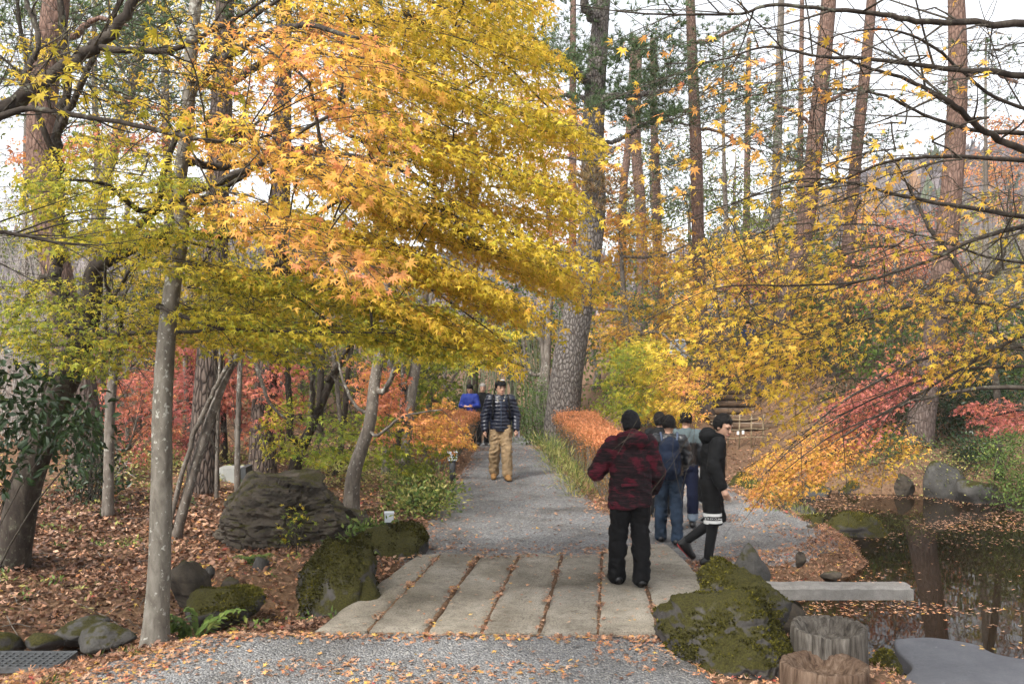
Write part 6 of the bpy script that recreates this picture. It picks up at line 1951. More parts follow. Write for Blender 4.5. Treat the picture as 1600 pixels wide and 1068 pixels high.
def clump(x, y, sc, lo, hi, seed):
    return sstep(lo, hi, fbm2(x, y, sc, 4, seed))


def stuff(name, geo, label, cat='leaves', mat='litter'):
    o = link(name, geo.mesh(name, smooth=False, hue=True), M[mat], kind='stuff')
    tag(o, label, cat, kind='stuff')
    return o


def on_gravel(x, y):
    return np.minimum(sdpoly(x, y, FORECOURT), sdpoly(x, y, PATH))


g = Geo()
def d_left(x, y):
    return (on_gravel(x, y) > 0.0) * (sdpoly(x, y, slab_poly) > 0.02)


CURL = (np.array([[0, 0, 0.1], [0.26, 0.4, 0.0], [0, 1.0, 0.12], [-0.24, 0.45, 0.16]]), np.array([[0, 1, 2, 3]]))
x, y = pick(15000, -7.5, -0.9, 6.4, 13.5, d_left, 1.15)
h = 0.46 + 0.30 * fbm2(x, y, 0.7, 3, 2.0) + RNG.normal(0, 0.20, len(x)) + 0.22 * sstep(8.2, 7.2, y) * sstep(-4.5, -3.0, x)
sz_ = RNG.uniform(0.028, 0.055, len(x))
nr_ = y < 8.6
scatter(g, x[nr_], y[nr_], sz_[nr_], h[nr_], STAR5C, lift=0.045, flat_=0.6)
md_ = ~nr_ & (y < 10.2)
fr_ = ~nr_ & ~md_
scatter(g, x[md_], y[md_], sz_[md_], h[md_], STAR3C, lift=0.045, flat_=0.6)
scatter(g, x[fr_], y[fr_], sz_[fr_] * 1.5, h[fr_], CURL, lift=0.045, flat_=0.6)
x, y = pick(25000, -7.5, -0.9, 7.2, 14.5, lambda x, y: d_left(x, y) * (0.25 + 0.75 * clump(x, y, 0.9, -0.25, 0.2, 13.0)), 1.15)
h = 0.34 + 0.42 * fbm2(x, y, 0.6, 3, 2.0) + RNG.normal(0, 0.2, len(x))
scatter(g, x, y, RNG.uniform(0.035, 0.085, len(x)), h, CURL, lift=0.05, flat_=0.8)
x, y = pick(15000, -12, -0.9, 13.0, 26, lambda x, y: (on_gravel(x, y) > 0.05) * 1.0, 1.3)
scatter(g, x, y, RNG.uniform(0.04, 0.085, len(x)), 0.60 + 0.25 * fbm2(x, y, 0.5, 3, 4.0) + RNG.normal(0, 0.17, len(x)), OVAL, lift=0.03, flat_=0.6)
stuff('leaf_litter', g, 'brown fallen leaves covering the floor of the wood at the left')

g = Geo()
edge = lambda x, y: 0.02 + 0.30 * clump(x, y, 1.3, 0.10, 0.45, 6.0) + 0.8 * np.exp(-((y - 7.76) / 0.09) ** 2) * (x > -2.4) + 1.0 * sstep(-2.0, -3.0, x + 0.35 * (7.2 - y)) + 0.25 * sstep(0.4, 1.1, x) * clump(x, y, 1.5, -0.1, 0.2, 3.0)
x, y = pick(7000, -4.6, 1.9, 6.2, 7.92, lambda x, y: edge(x, y) * (sdpoly(x, y, slab_poly) > 0.01))
scatter(g, x, y, RNG.uniform(0.026, 0.046, len(x)), 0.66 + RNG.normal(0, 0.17, len(x)), STAR5, lift=0.02)
stuff('fallen_leaves', g, 'orange and yellow maple leaves strewn over the gravel in front')

g = Geo()
for k in range(1, 7):
    n = 150
    t = RNG.random(n) ** 0.8
    t = np.clip(t + 0.10 * np.sin(t * 17 + k), 0.02, 0.98)
    xj = FR[k][0] * (1 - t) + BK[k][0] * t + RNG.normal(0, 0.020, n)
    yj = FR[k][1] * (1 - t) + BK[k][1] * t
    scatter(g, xj, yj, RNG.uniform(0.020, 0.038, n), 0.58 + RNG.normal(0, 0.16, n), STAR5, lift=0.012, flat_=0.5)
x, y = pick(190, -1.5, 1.8, 7.9, 11.0, lambda x, y: (sdpoly(x, y, slab_poly) < -0.03) * 1.0)
scatter(g, x, y, RNG.uniform(0.020, 0.038, len(x)), 0.72 + RNG.normal(0, 0.17, len(x)), STAR5, lift=0.006, flat_=0.2)
x, y = pick(420, -1.3, 1.7, 10.4, 11.1, lambda x, y: 0.15 + clump(x, y, 2.0, 0, 0.3, 5.0))
scatter(g, x, y, RNG.uniform(0.024, 0.042, len(x)), 0.58 + RNG.normal(0, 0.16, len(x)), STAR5, lift=0.015)
stuff('fallen_leaves', g, 'dry leaves gathered in the joints of the slab bridge')

g = Geo()
x, y = pick(2100, -1.4, 1.6, 11, 24, lambda x, y: (on_gravel(x, y) < -0.02) * (0.16 + 0.5 * clump(x, y, 0.9, 0.1, 0.5, 7.0) + 0.8 * sstep(-0.4, -0.02, on_gravel(x, y))), 1.25)
scatter(g, x, y, RNG.uniform(0.03, 0.05, len(x)), 0.56 + RNG.normal(0, 0.18, len(x)), STAR3, lift=0.01)
x, y = pick(3000, 0.4, 2.4, 11.2, 23, lambda x, y: (on_gravel(x, y) > -0.12) * 1.0, 1.3)
scatter(g, x, y, RNG.uniform(0.03, 0.055, len(x)), 0.42 + RNG.normal(0, 0.18, len(x)), STAR3, lift=0.03, flat_=0.5)
x, y = pick(2300, -2.4, -0.8, 10.8, 24, lambda x, y: (on_gravel(x, y) > -0.15) * 1.0, 1.3)
scatter(g, x, y, RNG.uniform(0.03, 0.055, len(x)), 0.45 + RNG.normal(0, 0.18, len(x)), STAR3, lift=0.03, flat_=0.5)
stuff('fallen_leaves', g, 'scattered leaves along the edges of the gravel path')

g = Geo()
shore = lambda x, y: (sdpoly(x, y, POND) > -0.1) * (sdpoly(x, y, slab_poly) > 0.02) * (0.05 + 0.7 * (on_gravel(x, y) > -0.1) + 0.5 * clump(x, y, 1.4, 0.05, 0.4, 8.0))
x, y = pick(8500, 1.2, 4.9, 8.0, 17.5, shore, 1.3)
scatter(g, x, y, RNG.uniform(0.026, 0.046, len(x)), 0.62 + RNG.normal(0, 0.2, len(x)), STAR3, lift=0.02, flat_=0.45)
x, y = pick(6500, 1.6, 5.2, 8.2, 14.5, lambda x, y: (np.abs(sdpoly(x, y, POND) - 0.22) < 0.42) * (sdpoly(x, y, slab_poly) > 0.02) * 1.0)
scatter(g, x, y, RNG.uniform(0.026, 0.055, len(x)), 0.52 + RNG.normal(0, 0.2, len(x)), STAR3C, lift=0.03, flat_=0.6)
x, y = pick(15000, 3.6, 13.5, 16.8, 27, lambda x, y: (sdpoly(x, y, POND) > -0.05) * (on_gravel(x, y) > 0) * 1.0, 1.2)
scatter(g, x, y, RNG.uniform(0.05, 0.075, len(x)), 0.36 + 0.12 * fbm2(x, y, 0.5, 2, 3.0) + RNG.normal(0, 0.15, len(x)), OVAL, lift=0.03, flat_=0.6)
x, y = pick(1500, 1.35, 3.6, 6.3, 8.3, lambda x, y: (sdpoly(x, y, POND) > -0.05) * (on_gravel(x, y) > -0.05) * 1.0)
scatter(g, x, y, RNG.uniform(0.026, 0.045, len(x)), 0.58 + RNG.normal(0, 0.2, len(x)), STAR3C, lift=0.025, flat_=0.5)
stuff('leaf_litter', g, 'red-brown leaves covering the banks round the pond')

g = Geo()
def on_water(x, y):
    s = sdpoly(x, y, POND)
    far = sstep(12.6, 14.5, y) * clump(x, y * 1.6, 0.9, -0.25, 0.25, 2.0)
    near = sstep(10.8, 9.6, y) * clump(x, y * 3.0, 0.8, -0.05, 0.25, 4.0) * sstep(5.6, 4.2, x) * 1.6 + sstep(-0.9, -0.1, s) * sstep(5.2, 3.6, x) * 0.55 * clump(x, y * 2, 1.2, -0.1, 0.3, 6.0)
    drift = np.exp(-((y - 9.3 - 0.1 * np.sin(x * 3)) / 0.06) ** 2) * (x > 4.2) * 0.5
    return (s < -0.02) * (0.012 + far * 0.9 + near + drift)


x, y = pick(5200, 2.3, 12, 6.3, 17.6, on_water)
scatter(g, x, y, RNG.uniform(0.028, 0.05, len(x)), 0.56 + 0.1 * (y < 11) + RNG.normal(0, 0.16, len(x)), STAR3, z=WATER_Z + 0.003, flat_=0.06, lift=0.003)
stuff('floating_leaves', g, 'fallen leaves floating on the dark pond water')

# stray leaves lying on the rocks and beam
g = Geo()
for px_, py_, Yv, n in ((1290, 912, 9.06, 10), (1500, 1012, 8.3, 0),):
    c = P(px_, py_, Yv)
    if n:
        scatter(g, c[0] + RNG.normal(0, 0.4, n), c[1] + RNG.uniform(-0.02, 0.12, n), RNG.uniform(0.02, 0.03, n), 0.8 + RNG.normal(0, 0.1, n), STAR5, z=zt + 0.012, flat_=0.15, lift=0.002)
c = G(1524, 1012, -0.22)
scatter(g, c[0] + RNG.normal(0, 0.08, 4), c[1] + RNG.normal(0, 0.05, 4), np.full(4, 0.035), np.full(4, 0.88), STAR7, z=-0.205, flat_=0.15, lift=0.002)
stuff('fallen_leaves', g, 'few yellow leaves resting on the granite beam and the slate')

# fallen twigs on the leafy floor
g = Geo()
x, y = pick(260, -7, -1.2, 7.0, 16, d_left)
for a_, b_ in zip(x, y):
    L_, t_ = RNG.uniform(0.1, 0.6), RNG.uniform(0, 2 * math.pi)
    xs_, ys_ = a_ + np.linspace(-0.5, 0.5, 5) * L_ * math.cos(t_), b_ + np.linspace(-0.5, 0.5, 5) * L_ * math.sin(t_)
    g.tube(np.stack([xs_, ys_, zl(xs_, ys_) + 0.03 + RNG.normal(0, 0.012, 5)], -1), np.linspace(0.006, 0.0025, 5), 4, caps=False)
o = link('fallen_twigs', g.mesh('fallen_twigs'), M['bark_grey'], kind='stuff')
tag(o, 'thin fallen twigs lying among the brown leaves', 'twigs', kind='stuff')

# small green seedlings and moss on the leafy floor
g = Geo()
n = 240
x, y = pick(n, -7, -1.2, 7.6, 17, lambda x, y: d_left(x, y) * clump(x, y, 0.6, 0.0, 0.4, 11.0))
xs_, ys_ = np.repeat(x, 9) + RNG.normal(0, 0.05, n * 9), np.repeat(y, 9) + RNG.normal(0, 0.05, n * 9)
leaf_batch(g, np.stack([xs_, ys_, zl(xs_, ys_) + RNG.uniform(0.02, 0.09, n * 9)], -1), RNG.normal(0, 0.7, (n * 9, 3)) + [0, 0, 0.5], RNG.normal(0, 0.5, (n * 9, 3)) + [0, 0, 1.0], RNG.uniform(0.03, 0.075, n * 9), np.clip(np.repeat(RNG.normal(0.6, 0.2, n), 9), 0, 1), OVAL)
stuff('ground_cover', g, 'small green and yellowing seedlings among the brown leaves', 'ground cover', 'bush')

# small grass tufts among the near leaves
for px_, py_, lb in ((205, 1018, 'little green grass tuft left of the smooth trunk foot'), (90, 1062, 'little green grass tuft in the bottom left corner'), (168, 1012, 'tiny grass tuft among orange leaves beside the drain')):
    c = G(px_, py_)
    gg = Geo()
    n = 60
    pp = np.column_stack([c[0] + RNG.normal(0, 0.06, n), c[1] + RNG.normal(0, 0.05, n), np.full(n, zat(c[0], c[1]))])
    leaf_batch(gg, pp, RNG.normal(0, 0.5, (n, 3)) + [0, 0, 1.0], rand_dir(n), RNG.uniform(0.04, 0.09, n), np.clip(RNG.normal(0.35, 0.12, n), 0, 1), BLADE)
    o = solo('grass_tuft', gg, M['bush'], lb, 'grass', (c[0], c[1], zat(c[0], c[1])), smooth=False, hue=True)
    o['kind'] = 'stuff'

# loose gravel stones where they are near enough to be told from the sheet
g = Geo()
n = 9000
x, y = pick(n, -3.4, 1.6, 6.5, 7.9, lambda x, y: (on_gravel(x, y) < -0.08) * 1.0)
T, Fc = ICO[2][0] * [1, 0.85, 0.6], ICO[2][1]
PEB = (np.array([[1, 0, 0], [0, 0.8, 0.1], [-1, 0.1, 0], [0, -0.8, 0], [0.1, 0, 0.6]]), np.array([[0, 1, 4], [1, 2, 4], [2, 3, 4], [3, 0, 4]]))
pos = np.stack([x, y, zl(x, y) + 0.010], -1)
a = RNG.uniform(0, 2 * math.pi, n)
leaf_batch(g, pos, np.stack([np.cos(a), np.sin(a), RNG.normal(0, 0.2, n)], -1), np.stack([RNG.normal(0, 0.3, n), RNG.normal(0, 0.3, n), np.ones(n)], -1), RNG.uniform(0.005, 0.012, n), RNG.random(n), PEB)
M['pebble'] = leaf_material('gravel_stone', [(0, (0.09, 0.092, 0.10)), (0.5, (0.21, 0.213, 0.222)), (0.9, (0.32, 0.315, 0.31)), (1, (0.46, 0.45, 0.43))], 0.0, 0.85, 0.3, 0.2)
stuff('gravel', g, 'loose grey gravel stones in front of the bridge', 'gravel', 'pebble')

# ================================================================== PEOPLE


def surface_nets(f, origin, h):
    s = f < 0
    nx, ny, nz = f.shape
    cnt = np.zeros((nx - 1, ny - 1, nz - 1), np.int8)
    for a in (0, 1):
        for b in (0, 1):
            for c in (0, 1):
                cnt += s[a:nx - 1 + a, b:ny - 1 + b, c:nz - 1 + c]
    act = (cnt > 0) & (cnt < 8)
    I, J, K = np.nonzero(act)
    idx = np.full(act.shape, -1, np.int64)
    idx[act] = np.arange(len(I))
    cor = [(a, b, c) for a in (0, 1) for b in (0, 1) for c in (0, 1)]
    val = np.stack([f[I + a, J + b, K + c] for a, b, c in cor], -1)
    cp = np.array(cor, float)
    acc, num = np.zeros((len(I), 3)), np.zeros(len(I))
    for i in range(8):
        for j in range(i + 1, 8):
            if np.abs(cp[i] - cp[j]).sum() == 1:
                va, vb = val[:, i], val[:, j]
                m = (va < 0) != (vb < 0)
                t = np.where(m, va / np.where(m, va - vb, 1), 0)
                acc += np.where(m[:, None], cp[i] + t[:, None] * (cp[j] - cp[i]), 0)
                num += m
    V = (np.stack([I, J, K], -1) + acc / num[:, None]) * h + origin
    quads = []
    for ax in range(3):
        sl0 = [slice(None)] * 3
        sl1 = [slice(None)] * 3
        sl0[ax], sl1[ax] = slice(0, -1), slice(1, None)
        a, b = s[tuple(sl0)], s[tuple(sl1)]
        E = np.argwhere(a != b)
        u, w = [k for k in range(3) if k != ax]
        ok = (E[:, u] > 0) & (E[:, w] > 0) & (E[:, u] < f.shape[u] - 1) & (E[:, w] < f.shape[w] - 1)
        E = E[ok]
        flipm = a[E[:, 0], E[:, 1], E[:, 2]]
        c = []
        for du, dw in ((-1, -1), (0, -1), (0, 0), (-1, 0)):
            q = E.copy()
            q[:, u] += du
            q[:, w] += dw
            c.append(idx[q[:, 0], q[:, 1], q[:, 2]])
        Q = np.stack(c, -1)
        if ax == 1:
            flipm = ~flipm
        Q = np.where(flipm[:, None], Q, Q[:, ::-1])
        quads.append(Q)
    return V, np.concatenate(quads)


class Field:
    """A signed distance field on a grid that soft shapes are added to."""

    def __init__(self, lo, hi, h):
        self.h = h
        self.o = np.array(lo, float)
        self.ax = [np.arange(lo[k], hi[k] + h, h) for k in range(3)]
        self.f = np.full([len(a) for a in self.ax], 1.0, np.float32)

    def _sub(self, lo, hi):
        sl = []
        for k in range(3):
            i0 = max(0, int((lo[k] - self.o[k]) / self.h))
            i1 = min(self.f.shape[k], int((hi[k] - self.o[k]) / self.h) + 2)
            sl.append(slice(i0, max(i1, i0 + 1)))
        g_ = np.meshgrid(*[self.ax[k][sl[k]] for k in range(3)], indexing='ij')
        return tuple(sl), np.stack(g_, -1)

    def _merge(self, sl, d, k):
        a = self.f[sl]
        if k <= 0:
            self.f[sl] = np.minimum(a, d)
        else:
            hh = np.clip(0.5 + 0.5 * (a - d) / k, 0, 1)
            self.f[sl] = a * (1 - hh) + d * hh - k * hh * (1 - hh)

    def cap(self, a, b, ra, rb, k=0.03, sq=(1, 1, 1)):
        a, b, sq = np.asarray(a, float), np.asarray(b, float), np.asarray(sq, float)
        R = max(ra, rb) + 0.09
        sl, p = self._sub(np.minimum(a, b) - R, np.maximum(a, b) + R)
        e = (b - a) * sq
        w = (p - a) * sq
        t = np.clip((w @ e) / max(e @ e, 1e-9), 0, 1)
        d = np.linalg.norm(w - t[..., None] * e, axis=-1) - (ra + (rb - ra) * t)
        self._merge(sl, d, k)
        return self

    def ell(self, c, r, k=0.02, rot=None):
        c, r = np.asarray(c, float), np.asarray(r, float)
        R = r.max() + 0.07
        sl, p = self._sub(c - R, c + R)
        q = p - c
        if rot is not None:
            q = q @ rot
        l = np.linalg.norm(q / r, axis=-1)
        l2 = np.linalg.norm(q / r ** 2, axis=-1)
        d = l * (l - 1) / np.maximum(l2, 1e-6)
        self._merge(sl, d, k)
        return self

    def cut(self, fn):
        """keep only where fn(points) < 0"""
        g_ = np.meshgrid(*self.ax, indexing='ij')
        self.f = np.maximum(self.f, fn(np.stack(g_, -1)).astype(np.float32))
        return self

    def mesh(self):
        return surface_nets(self.f, self.o, self.h)


def normals(V, Q):
    n = np.zeros_like(V)
    fn = np.cross(V[Q[:, 2]] - V[Q[:, 0]], V[Q[:, 3]] - V[Q[:, 1]])
    for k in range(4):
        np.add.at(n, Q[:, k], fn)
    return unit(n)


def rotz(a):
    c, s = math.cos(a), math.sin(a)
    return np.array([[c, -s, 0], [s, c, 0], [0, 0, 1.0]])


def rotx(a):
    c, s = math.cos(a), math.sin(a)
    return np.array([[1, 0, 0], [0, c, -s], [0, s, c]])


STAND = dict(hip=(0, 0, 0.92), chest=(0, 0.0, 1.28), neck=(0, 0.0, 1.44), head=(0, 0.025, 1.585),
             shL=(-0.175, 0, 1.385), shR=(0.175, 0, 1.385), elL=(-0.235, -0.03, 1.11), elR=(0.235, -0.03, 1.11), wrL=(-0.24, 0.05, 0.88), wrR=(0.24, 0.05, 0.88),
             knL=(-0.10, 0.02, 0.50), knR=(0.10, 0.02, 0.50), anL=(-0.10, -0.02, 0.085), anR=(0.10, -0.02, 0.085), toL=(-0.115, 0.14, 0.035), toR=(0.115, 0.14, 0.035))
SKIN = plain('skin', (0.42, 0.25, 0.175), 0.5, 0.4, 12, 0.05, 0.08)
HAIR = plain('black_hair', (0.007, 0.006, 0.006), 0.75, 0.15, 60, 0.6, 0.5, 0.01)
HAIR_GREY = plain('grey_hair', (0.22, 0.20, 0.18), 0.5, 0.4, 60, 0.6, 0.4, 0.01)
EYE = plain('dark_eye', (0.01, 0.008, 0.007), 0.2, 0.5)
LIP = plain('lip', (0.36, 0.15, 0.12), 0.5, 0.4)


def cloth(name, col, rough=0.85, fold=9.0, bump=0.35, var=0.2, spec=0.2):
    return plain(name, col, rough, spec, fold, bump, var, 0.012)


class Person:
    def __init__(self, label, at, heading, height=1.70, pose=None, vox=0.012, skin=SKIN, zoff=0.0, head_yaw=0.0, head_pitch=0.0):
        self.J = {k: np.array(v, float) for k, v in STAND.items()}
        for k, v in (pose or {}).items():
            self.J[k] = np.array(v, float)
        self.s = height / 1.70
        self.R = rotz(heading)
        self.vox = vox
        x, y = at
        self.base = np.array([x, y, float(surf_z(np.array([x]), np.array([y]))[0]) + zoff])
        self.root = thing('person', label, 'person', tuple(self.base))
        self.skin = skin
        self.HR = rotz(head_yaw) @ rotx(head_pitch)

    def field(self, lo, hi, vox=None):
        return Field(lo, hi, vox or self.vox)

    def full(self, vox=None):
        P_ = np.array(list(self.J.values()))
        return Field(P_.min(0) - 0.24, P_.max(0) + 0.24, vox or self.vox)

    def put(self, name, fld, mat, wr=0.0, wf=9.0, quilt=None, parent=None, seed=0.0, mats=None):
        V, Q = fld.mesh()
        if wr or quilt:
            n = normals(V, Q)
            d = wr * (0.6 * fbm(V * [wf, wf, wf * 0.75] + seed, 3) + 0.9 * (0.45 - np.abs(fbm(V * [wf * 0.8, wf * 0.8, wf * 1.7] + V[:, :1] * 4 + seed + 7, 3)) * 2)) if wr else 0
            if quilt:
                d = d + quilt(V)
            V = V + n * np.reshape(d, (-1, 1))
        g_ = Geo()
        g_.add((V * self.s) @ self.R.T + self.base, Q)
        me = g_.mesh(name, tuple(self.base), True)
        o = link(name, me, mat, parent or self.root)
        if mats:
            mid = V[Q].mean(1)
            me.materials.append(mats[0])
            me.polygons.foreach_set('material_index', mats[1](mid).astype(np.int32))
            me.update()
        return o

    def geo(self, name, g_, mat, parent=None, smooth=True):
        """geometry given in the person's own coordinates"""
        g_.v = [(v * self.s) @ self.R.T + self.base for v in g_.v]
        return link(name, g_.mesh(name, tuple(self.base), smooth), mat, parent or self.root)

    def hp(self, p):
        return self.J['head'] + self.HR @ np.array(p, float)

    # ---- the body: one continuous surface from crown to feet
    def body(self, vox=None, fingers=True, curl=0.7):
        J, f = self.J, self.full(vox)
        f.cap(J['hip'], J['chest'], 0.115, 0.12, 0.05, (1, 1.3, 1))
        f.cap(J['shL'], J['shR'], 0.055, 0.055, 0.05)
        f.cap(J['neck'] - [0, 0, 0.05], self.hp((0, -0.015, -0.05)), 0.056, 0.050, 0.03)
        for s in 'LR':
            f.cap(J['sh' + s], J['el' + s], 0.048, 0.038, 0.02)
            f.cap(J['el' + s], J['wr' + s], 0.038, 0.026, 0.02)
            hp_ = J['hip'] + [(-0.085 if s == 'L' else 0.085), 0, -0.02]
            f.cap(hp_, J['kn' + s], 0.082, 0.055, 0.03)
            f.cap(J['kn' + s], J['an' + s], 0.054, 0.036, 0.03)
            f.cap(J['an' + s], J['to' + s], 0.036, 0.026, 0.02)
            self.hand(f, s, fingers, curl)
        R = self.HR
        f.ell(self.hp((0, -0.008, 0.022)), (0.076, 0.094, 0.098), 0.02, R)
        f.ell(self.hp((0, 0.022, -0.038)), (0.062, 0.066, 0.082), 0.025, R)
        f.cap(self.hp((0, 0.088, 0.004)), self.hp((0, 0.104, -0.030)), 0.009, 0.015, 0.012)
        f.cap(self.hp((-0.022, 0.080, -0.066)), self.hp((0.022, 0.080, -0.066)), 0.010, 0.010, 0.012)
        f.ell(self.hp((0, 0.070, -0.100)), (0.026, 0.020, 0.018), 0.02, R)
        f.cap(self.hp((-0.045, 0.076, 0.026)), self.hp((0.045, 0.076, 0.026)), 0.012, 0.012, 0.015)
        for sx_ in (-1, 1):
            f.ell(self.hp((sx_ * 0.078, -0.004, -0.008)), (0.010, 0.020, 0.032), 0.006, R)
        return self.put('body', f, self.skin)

    def hand(self, f, s, fingers, curl):
        J = self.J
        w, e = J['wr' + s], J['el' + s]
        d = unit(w - e)
        inn = np.array([1.0 if s == 'L' else -1.0, 0.0, 0.0])
        acr = unit(np.cross(d, inn))                       # across the palm
        if acr[1] < 0:
            acr = -acr
        inn = np.cross(acr, d)
        if inn[0] * (1 if s == 'L' else -1) < 0:
            inn = -inn
        f.cap(w, w + d * 0.075, 0.027, 0.036, 0.01, (1, 1, 1))
        if not fingers:
            f.cap(w + d * 0.07, w + d * 0.14 + inn * 0.03, 0.032, 0.02, 0.02)
            return
        for i, (o, L) in enumerate(((0.030, 0.072), (0.010, 0.082), (-0.010, 0.076), (-0.029, 0.060))):
            b0 = w + d * 0.085 + acr * o
            b1 = b0 + (d * math.cos(curl * 0.5) + inn * math.sin(curl * 0.5)) * L * 0.5
            b2 = b1 + (d * math.cos(curl * 1.3) + inn * math.sin(curl * 1.3)) * L * 0.5
            f.cap(b0, b1, 0.0098, 0.009, 0.004)
            f.cap(b1, b2, 0.009, 0.0075, 0.004)
        t0 = w + d * 0.03 + acr * 0.028
        t1 = t0 + (d * 0.6 + acr * 0.7 + inn * 0.25) * 0.045
        t2 = t1 + (d * 0.9 + acr * 0.15 + inn * 0.35) * 0.032
        f.cap(t0, t1, 0.013, 0.011, 0.008)
        f.cap(t1, t2, 0.011, 0.009, 0.004)

    def face(self, glasses=None):
        for sx_ in (-1, 1):
            g_ = Geo()
            V, Fc = ICO[2]
            g_.add(V * [0.013, 0.006, 0.006] @ self.HR.T + self.hp((sx_ * 0.031, 0.084, 0.004)), Fc)
            self.geo('eye', g_, EYE)
            g_ = Geo()
            g_.tube([self.hp((sx_ * 0.012, 0.090, 0.022)), self.hp((sx_ * 0.032, 0.089, 0.028)), self.hp((sx_ * 0.050, 0.078, 0.022))], 0.0045, 5)
            self.geo('eyebrow', g_, HAIR)
        g_ = Geo()
        g_.tube([self.hp((-0.024, 0.086, -0.067)), self.hp((0, 0.092, -0.066)), self.hp((0.024, 0.086, -0.067))], [0.004, 0.007, 0.004], 6)
        self.geo('mouth', g_, LIP)
        if glasses is not None:
            g_ = Geo()
            for sx_ in (-1, 1):
                a = np.linspace(0, 2 * math.pi, 17)
                ring = [self.hp((sx_ * 0.034 + 0.026 * math.cos(t), 0.104, 0.002 + 0.017 * math.sin(t))) for t in a]
                g_.tube(np.array(ring), 0.0032, 5, caps=False)
                g_.tube([self.hp((sx_ * 0.060, 0.102, 0.006)), self.hp((sx_ * 0.080, 0.0, 0.0))], 0.003, 4)
            g_.tube([self.hp((-0.009, 0.106, 0.006)), self.hp((0.009, 0.106, 0.006))], 0.003, 4)
            self.geo('glasses', g_, glasses)

    def hair(self, mat=HAIR, thick=0.016, front=0.045, low=-0.06, long_=0.0, vox=None):
        c = self.J['head']
        f = Field(c - 0.2, c + 0.2, vox or min(self.vox, 0.0125))
        R = self.HR
        f.ell(self.hp((0, -0.018, 0.026)), (0.074 + thick, 0.092 + thick, 0.096 + thick), 0.01, R)
        f.ell(self.hp((0, -0.045, -0.03 - long_)), (0.070 + thick * 0.6, 0.052 + thick, 0.07), 0.03, R)

        def keep(p):
            q = (p - c) @ R
            faceb = np.maximum.reduce([0.030 - q[..., 1], q[..., 2] - front, np.abs(q[..., 0]) - 0.2])
            ear = np.maximum(-0.01 - q[..., 1], q[..., 2] + 0.012)
            lowc = low - q[..., 2] - 0.3 * np.minimum(q[..., 1] + 0.03, 0)
            return np.maximum(np.maximum(-faceb, -ear), lowc)
        f.cut(keep)
        return self.put('hair', f, mat, 0.011, 38.0, seed=3.0)

    def jacket(self, mat, hem=0.80, wide=0.165, flat=1.38, arm=0.066, wr=0.010, name='jacket', quilt=None, flare=1.08, collar=0.07, vox=None, cuff=0.055, wf=8.0, fore=None, mats=None):
        J, f = self.J, self.full(vox)
        hipc = J['hip'].copy()
        hipc[2] = hem + 0.02
        hipc[:2] = J['hip'][:2]
        f.cap(hipc, J['chest'], wide * flare, wide, 0.05, (1, flat, 1))
        f.cap(J['chest'], J['neck'] - [0, 0, 0.06], wide * 0.97, 0.085, 0.04, (1, flat, 1))
        f.cap(J['shL'] + [0.03, 0, -0.01], J['shR'] - [0.03, 0, 0.01], 0.076, 0.076, 0.05)
        f.cap(J['neck'] - [0, 0, 0.06], J['neck'] + [0, 0.005, 0.0], collar, collar * 0.92, 0.03)
        for s in 'LR':
            sh = J['sh' + s]
            f.cap(sh, J['el' + s], arm * 1.12, arm, 0.03)
            d = unit(J['wr' + s] - J['el' + s])
            f.cap(J['el' + s], J['wr' + s] - d * 0.01, arm, cuff, 0.025)
        cut_z = hem
        top = float(J['neck'][2]) + 0.035

        def keep(p):
            # the hem is level only near the trunk of the body, the sleeves may hang lower
            q = np.abs(p[..., 0] - hipc[0]) - wide * flare * 1.18
            low = cut_z - p[..., 2] + 0.012 * np.sin(p[..., 0] * 9)
            return np.maximum(np.minimum(low, -q), p[..., 2] - top)
        f.cut(keep)
        return self.put(name, f, mat, wr, wf, quilt, seed=float(hem * 7), mats=mats)

    def trousers(self, mat, thigh=0.098, knee=0.076, ankle=0.070, top=1.0, wr=0.010, vox=None, end=0.06, name='trousers', cut=None, mats=None, wf=7.5):
        J, f = self.J, self.full(vox)
        f.ell(J['hip'] + [0, -0.01, 0.0], (0.158, 0.125, 0.12), 0.03)
        for s in 'LR':
            h_ = J['hip'] + [(-0.082 if s == 'L' else 0.082), 0, -0.02]
            f.cap(h_, J['kn' + s], thigh, knee, 0.025)
            a = J['an' + s] + unit(J['kn' + s] - J['an' + s]) * (end - 0.06)
            f.cap(J['kn' + s], a, knee, ankle, 0.025)
        f.cut(lambda p: p[..., 2] - top if cut is None else np.maximum(p[..., 2] - top, cut(p)))
        return self.put(name, f, mat, wr, wf, seed=5.0, mats=mats)

    def shoes(self, mat, sole=None, big=1.0):
        J = self.J
        for s in 'LR':
            a, t = J['an' + s], J['to' + s]
            d = t - a
            fl = d.copy()
            fl[2] = 0
            fl = unit(fl)
            pt = math.atan2(t[2] - (a[2] - 0.05), np.linalg.norm(d[:2]))
            heel = a - fl * 0.045 + [0, 0, -0.045]
            f = Field(np.minimum(a, t) - 0.16, np.maximum(a, t) + 0.16, min(self.vox, 0.0125))
            f.cap(heel + [0, 0, 0.008], t + fl * 0.02, 0.046 * big, 0.040 * big, 0.02)
            f.cap(a, (a + t) / 2 + [0, 0, -0.005], 0.048 * big, 0.044 * big, 0.03)
            up = unit(np.cross(np.cross(t - heel, [0, 0, 1.0]), t - heel))
            f.cut(lambda p: -((p - heel) @ up) - 0.034)
            sh = self.put('shoe', f, mat)
            if sole is not None:
                f = Field(np.minimum(a, t) - 0.16, np.maximum(a, t) + 0.16, min(self.vox, 0.009))
                f.cap(heel + [0, 0, 0.008], t + fl * 0.02, 0.052 * big, 0.046 * big, 0.02)
                f.cut(lambda p: np.maximum(-((p - heel) @ up) - 0.044, ((p - heel) @ up) + 0.024))
                self.put('sole', f, sole, parent=sh)

